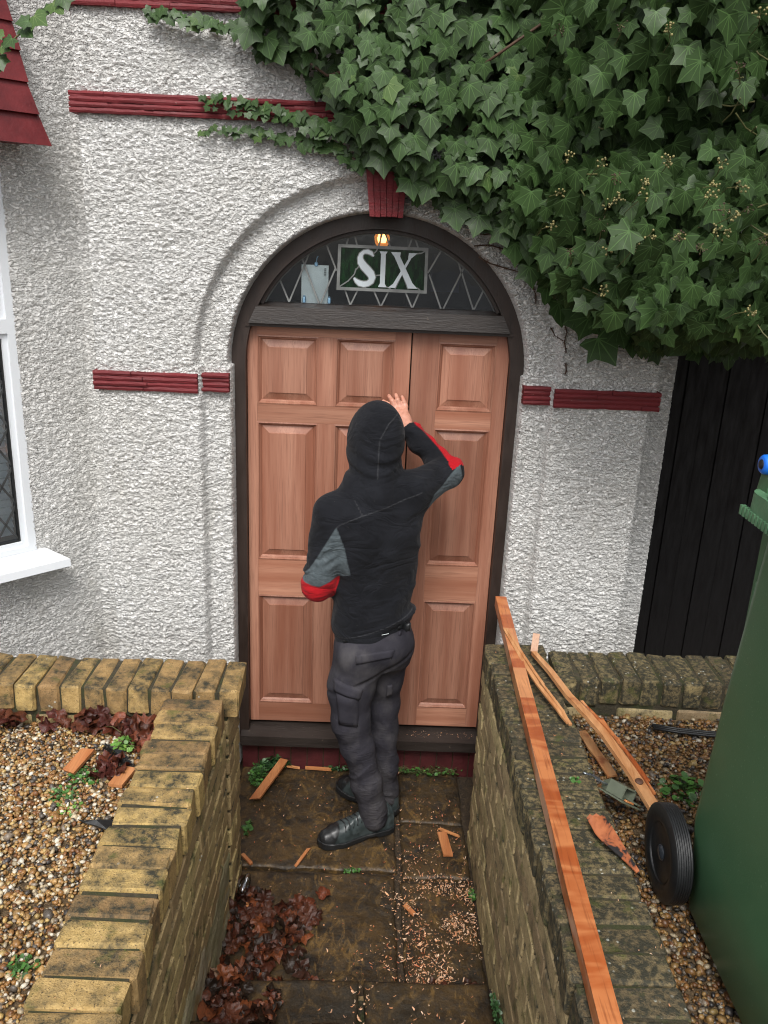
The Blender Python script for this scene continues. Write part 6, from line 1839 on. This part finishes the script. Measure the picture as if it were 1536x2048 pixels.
# splinters along the strip edge
sl = MB()
for (a, b, w) in (((0.795, -1.06, .960), (0.868, -1.35, .932), .005), ((0.752, -0.96, .966), (0.812, -1.14, .956), .004), ((0.870, -1.40, .925), (0.820, -1.16, .955), .003)):
    beam('', None, a, b, w * 2, .006, segs=6, wob=.0015, seed=5)
    mm = beam('', None, a, b, w * 2, .006, segs=6, wob=.0015, seed=5); sl.add(mm.v, mm.f)
sl.build('splinter', MAT['post'], sp)
MB().lathe([(0.0005, 0.0), (0.013, 0.0), (0.011, .0025), (0.0005, .003)], Matrix.Translation((0.838, -1.350, .932)) @ Matrix.Rotation(R(12), 4, 'X'), 14).build('knot', M_flat('knot_wood', (0.10, 0.045, 0.025), 0.6), sp, True)
s2 = thing('timber_strip', 'thin torn splinter leaning off the orange post with an open split in it', 'timber', (0.6, -0.6, CT))
mm = MB()
A_ = [(0.552, -0.490, .999), (0.583, -0.726, .990), (0.612, -0.880, .982), (0.655, -1.03, .972), (0.676, -1.10, .966)]
B_ = [(0.560, -0.500, 1.001), (0.598, -0.735, .992), (0.630, -0.890, .984), (0.668, -1.04, .974), (0.680, -1.11, .966)]
for L_, w in ((A_, .007), (B_, .005)):
    for i in range(len(L_) - 1):
        q = beam('', None, L_[i], L_[i + 1], w * 2, .007, segs=2, wob=.001, seed=i); mm.add(q.v, q.f)
mm.build('splinter', MAT['strip'], s2)
s3 = beam('reddish broken slat lying on the gravel between wall and bin strip', 'offcut', (0.774, -0.925, GZ + .024), (0.819, -1.165, GZ + .020), 0.034, 0.007, 'offcut', 'strip', segs=5, wob=.002, broken=(.01, .02), seed=8)
# charred flake on the right coping
ch = MB(); cz = TOPZ + .012
ch_pts = [(0.620, -1.580, cz + .018), (0.629, -1.574, cz + .026), (0.636, -1.580, cz + .026), (0.646, -1.575, cz + .030), (0.655, -1.583, cz + .028), (0.664, -1.580, cz + .030), (0.676, -1.615, cz + .026), (0.689, -1.660, cz + .018), (0.701, -1.710, cz + .010), (0.713, -1.757, cz + .004), (0.706, -1.758, cz - .001), (0.688, -1.722, cz + .001), (0.668, -1.690, cz + .002), (0.648, -1.655, cz + .003), (0.634, -1.625, cz + .006), (0.628, -1.603, cz + .012)]
ch.prism(ch_pts, (0, 0, .003))
t = NT('charred_wood'); n = t.noise(t.pos((1, 1, 1)), 13, 4, 0.6, 0.5)
MAT['char'] = t.P(col=t.ramp(n, [(0.40, (0.42, 0.135, 0.05)), (0.50, (0.30, 0.085, 0.03)), (0.54, (0.012, 0.010, 0.010))]), rough=0.5, nor=t.bump(n, 0.003, 0.8))
tag(ch.build('wood_flake', MAT['char']), 'scorched orange and black flake of wood on the right wall beside the wheel', 'wood flake')
# offcuts
beam('orange offcut with a broken corner on the left gravel, furthest from the wall', 'offcut', (-0.882, -1.118, GZ + .017), (-0.905, -1.245, GZ + .017), 0.042, 0.011, 'offcut', 'scrap', segs=3, broken=(.004, .016), seed=2)
beam('orange offcut with pale paint spots beside the coping of the left wall', 'offcut', (-0.722, -1.212, GZ + .019), (-0.742, -1.297, GZ + .016), 0.044, 0.011, 'offcut', 'scrap', segs=2, broken=(.003, .002), seed=4)
beam('long orange offcut leaning in the corner of the path by the plinth', 'offcut', (-0.362, -0.060, .050), (-0.462, -0.300, .016), 0.040, 0.012, 'offcut', 'scrap', segs=3, broken=(.02, .02), seed=5)
beam('thin orange batten lying against the red plinth behind the boots', 'offcut', (-0.250, -0.052, .014), (-0.130, -0.060, .014), 0.014, 0.010, 'offcut', 'scrapx', segs=3, broken=(.01, .01), seed=6)
beam('short orange stick next to the long offcut at the plinth', 'offcut', (-0.345, -0.050, .018), (-0.290, -0.058, .016), 0.012, 0.007, 'offcut', 'scrapx', segs=2, broken=(.006, .01), seed=7)
beam('pale brown rectangular offcut on the right hand paving slab', 'offcut', (0.368, -0.480, .014), (0.385, -0.620, .014), 0.040, 0.011, 'offcut', 'scrap', segs=2, broken=(.003, .002), seed=9)
beam('thin splinter lying across the top of the pale brown offcut', 'offcut', (0.358, -0.462, .020), (0.440, -0.500, .014), 0.012, 0.006, 'offcut', 'scrapx', segs=3, broken=(.01, .01), seed=10)
beam('narrow pale splinter lying in front of the toe of the near boot', 'offcut', (-0.195, -0.600, .012), (-0.240, -0.705, .012), 0.012, 0.006, 'offcut', 'scrap', segs=3, broken=(.01, .01), seed=11)
beam('small red brown stick by the left wall beside the slab joint', 'offcut', (-0.470, -0.640, .012), (-0.420, -0.700, .012), 0.014, 0.008, 'offcut', 'scrap', segs=2, broken=(.01, .004), seed=12)
beam('short upright red splinter among the dead leaves', 'offcut', (-0.408, -0.860, .020), (-0.400, -0.930, .016), 0.012, 0.008, 'offcut', 'scrap', segs=2, broken=(.004, .004), seed=13)
beam('chunky orange chip at the edge of the shavings heap', 'offcut', (0.196, -0.895, .014), (0.232, -0.940, .012), 0.018, 0.006, 'offcut', 'scrap', segs=2, broken=(.006, .004), seed=14)

# olive metal bracket with a threaded bolt
MAT['olive'] = M_paint('olive_metal', (0.135, 0.155, 0.112), 0.35, 0.2, 0.0006)
MAT['zinc'] = M_flat('zinc', (0.35, 0.38, 0.42), 0.28, metal=0.9)
br = thing('clamp_bracket', 'olive metal clamp bracket with a shiny threaded bolt on the gravel behind the wheel', 'bracket', (0.80, -1.31, GZ))
Mb = Matrix.Translation((0.776, -1.365, GZ + .080)) @ Matrix.Rotation(R(24), 4, 'Z') @ Matrix.Rotation(R(33), 4, 'Y') @ Matrix.Rotation(R(-10), 4, 'X')
MB().box((-0.048, -0.058, 0.0), (0.036, 0.040, 0.004), Mb).build('base_plate', MAT['olive'], br)
ch_ = MB()
ch_.box((-0.024, -0.030, 0.005), (0.030, 0.032, 0.008), Mb).box((-0.024, -0.030, 0.008), (-0.020, 0.032, 0.040), Mb).box((0.026, -0.030, 0.008), (0.030, 0.032, 0.040), Mb).box((-0.024, -0.030, 0.040), (0.030, 0.032, 0.044), Mb).box((-0.020, 0.028, 0.008), (0.026, 0.0315, 0.040), Mb)
ch_.build('box_channel', MAT['olive'], br)
MB().hexa([Mb @ Vector(p) for p in ((-0.024, 0.033, 0.005), (0.030, 0.033, 0.005), (0.016, 0.062, 0.005), (-0.012, 0.062, 0.005))], [Mb @ Vector(p) for p in ((-0.024, 0.033, 0.043), (0.030, 0.033, 0.043), (0.016, 0.062, 0.028), (-0.012, 0.062, 0.028))]).build('throat', MAT['olive'], br)
MB().box((0.020, -0.052, 0.010), (0.052, -0.010, 0.0135), Mb).build('lip', MAT['olive'], br)
MB().box((-0.022, -0.050, 0.006), (0.012, -0.040, 0.011), Mb).build('slot_key', MAT['scrapx'], br)
MB().tube([Mb @ Vector((-0.02, 0.035, 0.022)), Mb @ Vector((-0.075, 0.062, 0.022))], 0.0032, 8).build('bolt', MAT['zinc'], br, True)
MB().tube([Mb @ Vector((-0.048, 0.049, 0.022)), Mb @ Vector((-0.082, 0.066, 0.022))], 0.0078, 6).build('nut', MAT['zinc'], br)
MB().tube([Mb @ Vector((-0.082, 0.066, 0.022)), Mb @ Vector((-0.098, 0.073, 0.022))], [0.005, 0.002], 8).build('bolt_tip', MAT['zinc'], br, True)
# black strips, film, feathery net
mb = MB()
for k in range(3):
    mb.tube([(1.045, -0.862 - k * .012, GZ + .022), (1.13, -0.880 - k * .012, GZ + .020), (1.24, -0.895 - k * .012, GZ + .020), (1.42, -0.900 - k * .012, GZ + .02)], 0.0050, 6)
tag(mb.build('trim_strip', MAT['rubber'], None, True), 'black ribbed rubber trim lying on the gravel behind the green bin', 'rubber trim')
mb = MB(); fl = [(-0.812, -1.440), (-0.780, -1.462), (-0.745, -1.468), (-0.700, -1.448), (-0.672, -1.440), (-0.672, -1.475), (-0.700, -1.495), (-0.735, -1.492), (-0.775, -1.475)]
mb.prism([(x, y, GZ + .016 + .012 * math.sin(x * 40)) for x, y in fl], (0, 0, .0012))
tag(mb.build('plastic_film', MAT['rubber']), 'crescent of torn black plastic film by the left wall coping', 'plastic film')
mb = MB(); r2 = random.Random(4)
spine = [Vector((-0.838, -1.085, GZ + .018)), Vector((-0.79, -1.135, GZ + .026)), Vector((-0.745, -1.185, GZ + .022)), Vector((-0.715, -1.225, GZ + .014))]
mb.tube(spine, 0.0016, 5)
for i in range(110):
    t_ = r2.random() * 2.99; k = int(t_); p = spine[k].lerp(spine[k + 1], t_ - k)
    L_ = 0.045 * math.sin(math.pi * min(1, (t_ + .35) / 3.2)) + .01
    for sg in (-1, 1):
        d_ = (spine[k + 1] - spine[k]).normalized(); q = p + d_ * L_ * .8 + Vector((d_.y, -d_.x, 0)) * sg * L_ * (.8 if sg > 0 else .35) + Vector((0, 0, r2.uniform(-.012, .006)))
        mb.tube([p, q], 0.0009, 3)
tag(mb.build('feather', MAT['rubber']), 'large black feather lying on the left gravel under the dead leaves', 'feather')
# clear bottle neck and a white scrap in the leaf litter
MAT['clear'] = M_glass('clear_plastic', (0.85, 0.87, 0.88), 0.12)
Mq = Matrix.Translation((-0.432, -0.905, .045)) @ Matrix.Rotation(R(165), 4, 'Z') @ Matrix.Rotation(R(70), 4, 'X')
tag(MB().lathe([(0.0005, 0), (.017, .004), (.021, .02), (.021, .055), (.012, .078), (.007, .088), (.0005, .09)], Mq, 14).build('plastic_bottle', MAT['clear'], None, True), 'crumpled clear plastic bottle against the left wall above the dead leaves', 'bottle')
tag(MB().hexa([(-0.432, -1.262, .040), (-0.400, -1.262, .036), (-0.396, -1.290, .040), (-0.428, -1.288, .046)], [(-0.430, -1.264, .043), (-0.402, -1.264, .040), (-0.398, -1.288, .043), (-0.426, -1.286, .049)]).build('paper_scrap', MAT['upvc']), 'small white paper scrap on the dead leaves by the step', 'paper scrap')
tag(MB().lathe([(0.0005, 0), (.008, .001), (.0085, .008), (.004, .014), (.0005, .015)], Matrix.Translation((-0.430, 0.0 - .035, .012)), 8).build('bottle_top', M_flat('turquoise', (0.05, 0.45, 0.5), 0.4), None, True), 'tiny turquoise plastic bit in the weeds at the door corner', 'litter')

# ================================================================== DEAD LEAVES, SHAVINGS, WEEDS
def maple(seed):
    rs = random.Random(seed)
    n = 26; out = []
    for i in range(n):
        a = 2 * math.pi * i / n - math.pi / 2
        lob = 0.62 + 0.38 * abs(math.cos(2.5 * (a + math.pi / 2))) ** 0.8
        r_ = lob * rs.uniform(.8, 1.1) * (1 - .35 * (abs(a + math.pi / 2) < .2))
        out.append((r_ * math.cos(a), r_ * math.sin(a)))
    rings = [1.0, 0.55]
    V = []; ph = [rs.uniform(0, 6.28) for _ in range(4)]; am = rs.uniform(.12, .34); cu = rs.uniform(-.5, .8)
    for q in rings:
        for (x, y) in out:
            X, Y = x * q, y * q
            z = 1.6 * am * math.sin(3.9 * X + ph[0]) * math.cos(3.7 * Y + ph[1]) + cu * .3 * X * X + .3 * cu * Y * Y * math.sin(ph[2]) + rs.uniform(-.11, .11)
            V.append((X, Y, z))
    V.append((0, 0, am * .2)); F = []
    for i in range(n):
        j = (i + 1) % n
        F += [(i, j, j + n), (i, j + n, i + n), (i + n, j + n, 2 * n)]
    return np.array(V), np.array(F)
MAPLE = [maple(i) for i in range(9)]
DL = np.array([(0.150, 0.034, 0.013), (0.085, 0.020, 0.010), (0.040, 0.013, 0.008), (0.22, 0.060, 0.020), (0.11, 0.032, 0.016), (0.022, 0.011, 0.007)])
def litter(name, pts, s0_, s1_, pal=DL, tilt=0.5, pw=None):
    Vs, Fs, Cs = [], [], []; nn = 0
    for (x, y, z) in pts:
        V, F = MAPLE[RNG.integers(9)]
        s = RNG.uniform(s0_, s1_)
        M = (Matrix.Rotation(RNG.uniform(0, 6.28), 3, 'Z') @ Matrix.Rotation(RNG.normal(0, tilt), 3, 'X') @ Matrix.Rotation(RNG.normal(0, tilt), 3, 'Y'))
        W_ = (V * s) @ np.array(M).T
        W_[:, 2] -= np.percentile(W_[:, 2], 20)
        W_ += np.array([x, y, z])
        Vs.append(W_); Fs.append(F + nn); nn += len(V)
        c = pal[RNG.choice(len(pal), p=pw)] * RNG.uniform(.45, 1.0)
        Cs.append(np.tile(c, (len(V), 1)) * RNG.uniform(.85, 1.15, (len(V), 1)))
    return np_mesh(name, np.concatenate(Vs), np.concatenate(Fs), MAT['litter'], None, True, col=np.concatenate(Cs))
def scatter_in(poly, n, zf, seed):
    r_ = np.random.default_rng(seed); P_ = []
    xs = [p[0] for p in poly]; ys = [p[1] for p in poly]
    while len(P_) < n:
        x, y = r_.uniform(min(xs), max(xs)), r_.uniform(min(ys), max(ys))
        ins = False
        for i in range(len(poly)):
            a, b = poly[i - 1], poly[i]
            if (a[1] > y) != (b[1] > y) and x < (b[0] - a[0]) * (y - a[1]) / (b[1] - a[1]) + a[0]: ins = not ins
        if ins: P_.append((x, y, zf(x, y, r_)))
    return P_
o = litter('leaf_litter', scatter_in([(-0.47, -0.80), (-0.40, -0.83), (-0.30, -0.93), (-0.20, -0.90), (-0.13, -0.94), (-0.12, -1.02), (-0.19, -1.14), (-0.16, -1.22), (-0.10, -1.30), (-0.16, -1.345), (-0.47, -1.345)], 150, lambda x, y, r_: .006 + r_.uniform(0, .030) * min(1, max(.1, (-.15 - x) * 3)), 3)
           + scatter_in([(-0.46, -1.38), (-0.36, -1.39), (-0.24, -1.44), (-0.22, -1.56), (-0.46, -1.60)], 60, lambda x, y, r_: .158 + r_.uniform(0, .02), 4)
           + scatter_in([(0.19, -1.26), (0.46, -1.24), (0.46, -1.34), (0.19, -1.34)], 14, lambda x, y, r_: .006 + r_.uniform(0, .012), 5), .022, .044)
tag(o, None, None, None, 'stuff')
o = litter('leaf_litter', scatter_in([(-1.35, -0.965), (-0.67, -0.965), (-0.67, -1.16), (-0.76, -1.10), (-0.80, -1.04), (-0.92, -1.01), (-1.35, -1.0)], 60, lambda x, y, r_: GZ + .008 + r_.uniform(0, .045), 6)
           + scatter_in([(-0.83, -1.19), (-0.76, -1.18), (-0.74, -1.25), (-0.80, -1.27)], 9, lambda x, y, r_: GZ + .012, 7)
           + scatter_in([(-0.66, -1.3), (-0.64, -1.3), (-0.64, -2.4), (-0.69, -2.4)], 22, lambda x, y, r_: GZ + .006, 8), .022, .050,
           np.array([(0.16, 0.035, 0.018), (0.22, 0.06, 0.03), (0.09, 0.02, 0.016), (0.12, 0.03, 0.015)]), .6)
tag(o, None, None, None, 'stuff')
o = litter('fallen_leaf', [(-0.118, -0.850, .008)], .034, .036, DL[[0]], .15)
tag(o, 'single dark brown leaf alone in the middle of the large paving slab', 'dead leaf')
o = litter('fallen_leaf', [(-0.485 + .03, -1.395, .165)], .055, .056, np.array([(0.34, 0.20, 0.12)]), .15)
tag(o, 'tan leaf lighter than the rest on the step beside the left wall', 'dead leaf')
o = litter('fallen_leaf', [(-0.43, -1.52, .170)], .060, .062, np.array([(0.30, 0.085, 0.03)]), .2)
tag(o, 'large orange brown leaf at the lower left end of the step', 'dead leaf')

def shavings(name, pts, s0_, s1_, pal, curl=True):
    Vs, Fs, Cs = [], [], []; nn = 0
    for (x, y, z) in pts:
        s = RNG.uniform(s0_, s1_) * (1.5 if RNG.random() < .10 else 1); w = s * RNG.uniform(.10, .34); k = RNG.uniform(.3, 2.6)
        n = 5; V = []
        for i in range(n):
            t_ = i / (n - 1) - .5
            a = k * t_ * 2
            px = math.sin(a) / max(k, .3) * s * .5; pz = (1 - math.cos(a)) / max(k, .3) * s * .5
            ww = w * (1 - .5 * abs(t_) * 2)
            V += [(px, -ww / 2, pz), (px, ww / 2, pz)]
        M = (Matrix.Rotation(RNG.uniform(0, 6.28), 3, 'Z') @ Matrix.Rotation(RNG.normal(0, .5), 3, 'X') @ Matrix.Rotation(RNG.normal(0, .4), 3, 'Y'))
        W_ = np.array(V) @ np.array(M).T; W_[:, 2] -= W_[:, 2].min(); W_ += np.array([x, y, z])
        F = [(2 * i, 2 * i + 2, 2 * i + 3, 2 * i + 1) for i in range(n - 1)]
        Vs.append(W_); Fs.append(np.array(F) + nn); nn += len(V)
        c = pal[RNG.integers(len(pal))] * RNG.uniform(.75, 1.2)
        Cs.append(np.tile(c, (len(V), 1)))
    return np_mesh(name, np.concatenate(Vs), np.concatenate(Fs), MAT['shaving'], None, False, col=np.concatenate(Cs))
SP = np.array([(0.66, 0.40, 0.24), (0.58, 0.30, 0.15), (0.72, 0.52, 0.36), (0.50, 0.22, 0.10), (0.62, 0.36, 0.22)])
SO = np.array([(0.46, 0.14, 0.06), (0.52, 0.20, 0.09), (0.38, 0.12, 0.06)])
zz = lambda x, y, r_: 0.008 + r_.uniform(0, .006)
P_ = []
rs_ = np.random.default_rng(9)
while len(P_) < 1500:
    x, y = rs_.uniform(0.10, 0.465), rs_.uniform(-1.34, -0.55)
    den = float(np.clip(0.45 + 1.3 * vnoise(x * 10, y * 10, 0, 61), 0.03, 1)) * (0.08 + math.exp(-((x - .36) / .09) ** 2 - ((y + 1.00) / .16) ** 2) + .7 * math.exp(-((x - .33) / .08) ** 2 - ((y + 1.26) / .08) ** 2) + .25 * math.exp(-((y + .80) / .07) ** 2))
    if rs_.random() < den: P_.append((x, y, 0.007 + rs_.uniform(0, .016)))
sh = shavings('wood_shavings', P_, .006, .017, SP); sh['kind'] = 'stuff'
P_ = scatter_in([(-0.5, -0.05), (0.46, -0.05), (0.46, -1.34), (-0.1, -1.34), (-0.5, -0.8)], 330, zz, 12) + scatter_in([(0.0, -1.12), (0.25, -1.02), (0.28, -1.30), (0.05, -1.24)], 90, zz, 13) + \
     scatter_in([(0.20, -0.95), (0.27, -0.95), (0.27, -1.3), (0.20, -1.3)], 120, zz, 14) + scatter_in([(0.17, -0.25), (0.46, -0.25), (0.46, -0.75), (0.17, -0.75)], 130, zz, 15)
sh = shavings('wood_shavings', P_, .006, .016, np.concatenate([SO, SP[:2]])); sh['kind'] = 'stuff'
P_ = scatter_in([(0.0, -1.39), (0.07, -1.38), (0.08, -1.5), (0.01, -1.52)], 26, lambda x, y, r_: .158, 16) + scatter_in([(-0.1, -1.38), (0.43, -1.38), (0.43, -1.62), (-0.1, -1.62)], 60, lambda x, y, r_: .157, 17)
sh = shavings('wood_shavings', P_, .008, .020, SP); sh['kind'] = 'stuff'
P_ = [(x, y, TOPZ + .006) for x, y, z in scatter_in([(0.49, -0.55), (0.70, -0.55), (0.70, -2.2), (0.49, -2.2)], 70, zz, 18)] + [(x, y, TOPZ + .006) for x, y, z in scatter_in([(-0.64, -1.0), (-0.47, -1.0), (-0.47, -2.2), (-0.64, -2.2)], 34, zz, 19)] + \
     [(x, y, 0.214 + rs_.uniform(0, .003)) for x, y, z in scatter_in([(0.2, -0.02), (0.54, -0.02), (0.54, -0.07), (0.2, -0.07)], 60, zz, 20)]
sh = shavings('wood_shavings', P_, .004, .010, SP); sh['kind'] = 'stuff'

def weed(label, cat, c_, rad, n, size, hgt, pal, seed, name='weed', rot=0.0, sx=1.0, sy_=1.0, zf=None):
    """small broad leaves on thin stalks around a crown"""
    rs = np.random.default_rng(seed)
    Vs, Fs, Cs = [], [], []; nn = 0
    for i in range(n):
        a = rs.uniform(0, 6.28); r_ = rad * math.sqrt(rs.random())
        p = np.array([c_[0] + r_ * math.cos(a) * sx, c_[1] + r_ * math.sin(a) * sy_, c_[2] + hgt * rs.uniform(.25, 1) * (1 - .5 * r_ / rad)])
        s = size * rs.uniform(.6, 1.3)
        k = 7
        ring_ = [(0, -.25, 0)] + [(.5 * math.sin(2 * math.pi * j / k + .45) * (1 + .15 * (j % 2)), .25 + .5 * -math.cos(2 * math.pi * j / k + .45), rs.uniform(-.06, .06)) for j in range(k)] + [(0, .2, -.08)]
        M = Matrix.Rotation(a + rs.normal(0, .6), 3, 'Z') @ Matrix.Rotation(rs.uniform(-.7, .7), 3, 'X') @ Matrix.Rotation(rs.normal(0, .4), 3, 'Y')
        W_ = (np.array(ring_) * s) @ np.array(M).T + p
        F = [(1 + j, 1 + (j + 1) % k, k + 1) for j in range(k)]
        Vs.append(W_); Fs.append(np.array(F) + nn); nn += len(W_)
        col = pal[rs.integers(len(pal))] * rs.uniform(.7, 1.3)
        Cs.append(np.tile(col, (len(W_), 1)))
        # stalk
        b = np.array([c_[0] + (p[0] - c_[0]) * .25, c_[1] + (p[1] - c_[1]) * .25, c_[2]])
        w = np.array([.0008, .0004, 0]); S = np.stack([b - w, b + w, p + w, p - w])
        Vs.append(S); Fs.append(np.array([(0, 1, 2), (0, 2, 3)]) + nn); nn += 4; Cs.append(np.tile(col * .8, (4, 1)))
    o = np_mesh(name, np.concatenate(Vs), np.concatenate(Fs), MAT['weed'], None, False, col=np.concatenate(Cs))
    return tag(o, label, cat)
GR = np.array([(0.05, 0.14, 0.025), (0.07, 0.18, 0.035), (0.035, 0.09, 0.02)])
GY = np.array([(0.13, 0.28, 0.05), (0.10, 0.22, 0.04), (0.20, 0.34, 0.07)])
GD = np.array([(0.025, 0.07, 0.02), (0.04, 0.10, 0.03)])
weed('round leaved dark green weed growing from gravel beside the green bin', 'weed', (1.040, -1.225, GZ), .075, 60, .026, .045, GR, 1)
weed('bright green leafy seedling among the red leaves left of the wall', 'weed', (-0.768, -1.095, GZ + .01), .040, 70, .014, .050, GY, 2)
weed('feathery green weed trailing across the left gravel between two offcuts', 'weed', (-0.850, -1.240, GZ), .055, 90, .011, .022, GR, 3, sx=1.1, sy_=.8)
weed('low green weed on the left gravel below the furthest offcut', 'weed', (-0.885, -1.335, GZ), .045, 60, .011, .020, GR, 4)
weed('small yellow green weed patch on the left gravel above the black film', 'weed', (-0.850, -1.400, GZ), .050, 50, .010, .014, GY, 5)
weed('green weed tuft low at the left edge of the gravel by the coping', 'weed', (-0.97, -1.93, GZ), .040, 55, .014, .024, GY, 6)
weed('green weed at the foot of the near left coping bricks', 'weed', (-0.760, -1.95, GZ), .035, 50, .012, .022, GR, 7)
weed('dark green ivy seedling climbing the plinth at the left end of the doorstep', 'weed', (-0.395, -0.045, 0.0), .060, 80, .026, .085, GD, 8, sx=1.2, sy_=.35)
weed('mound of green weeds in the path corner behind the long offcut', 'weed', (-0.470, -0.115, 0.0), .065, 150, .013, .055, GR, 9, sx=.7, sy_=1.5)
weed('weedy tuft against the plinth just left of the boots', 'weed', (-0.105, -0.045, 0.0), .050, 60, .013, .035, GD, 10, sx=1.2, sy_=.4)
weed('row of straggling weeds along the plinth right of the trousers', 'weed', (0.335, -0.040, 0.0), .10, 130, .014, .040, GR, 11, sx=1.7, sy_=.35)
weed('little weed at the base of the left wall beside the large slab', 'weed', (-0.468, -0.480, 0.0), .035, 26, .018, .020, GR, 12, sx=.6, sy_=1.4)
weed('green tuft growing in the joint between the two large slabs', 'weed', (-0.010, -0.711, 0.0), .030, 40, .009, .014, GR, 13, sx=1.3, sy_=.4)
weed('moss and weed clump at the right end of the step by the wall', 'weed', (0.458, -1.48, 0.15), .040, 80, .010, .040, GD, 14, sx=.35, sy_=1.8)
weed('small weed at the foot of the right wall beside the shavings', 'weed', (0.462, -0.83, 0.0), .030, 40, .011, .030, GR, 15, sx=.4, sy_=1.2)
weed('tiny green sprout on top of the right coping near the bracket', 'weed', (0.640, -1.365, TOPZ - .004), .016, 14, .010, .010, GR, 16)
weed('tiny sprout in the coping joint near the bottom of the left wall', 'weed', (-0.495, -2.02, TOPZ - .02), .018, 22, .010, .02, GY, 17)
# grass blades and dead stalks
mb = MB(); r2 = random.Random(12)
for _ in range(120):
    x = r2.uniform(0.17, 0.46); y = r2.uniform(-.06, -.03); a = Vector((x, y, 0)); b = a + Vector((r2.uniform(-.05, .05), r2.uniform(-.03, .0), r2.uniform(.01, .05)))
    mb.tube([a, (a + b) / 2 + Vector((0, 0, .01)), b], [.0012, .001, .0003], 3)
tag(mb.build('grass', MAT['gstem']), None, None, None, 'stuff')
tag(MB().tube([(-0.885, -1.005, GZ + .03), (-0.83, -1.03, GZ + .05), (-0.77, -1.08, GZ + .05), (-0.725, -1.13, GZ + .03)], .0013, 5).build('dry_stalk', MAT['gstem'], None, True), 'long dry curved stalk lying over the red leaves on the left gravel', 'stalk')
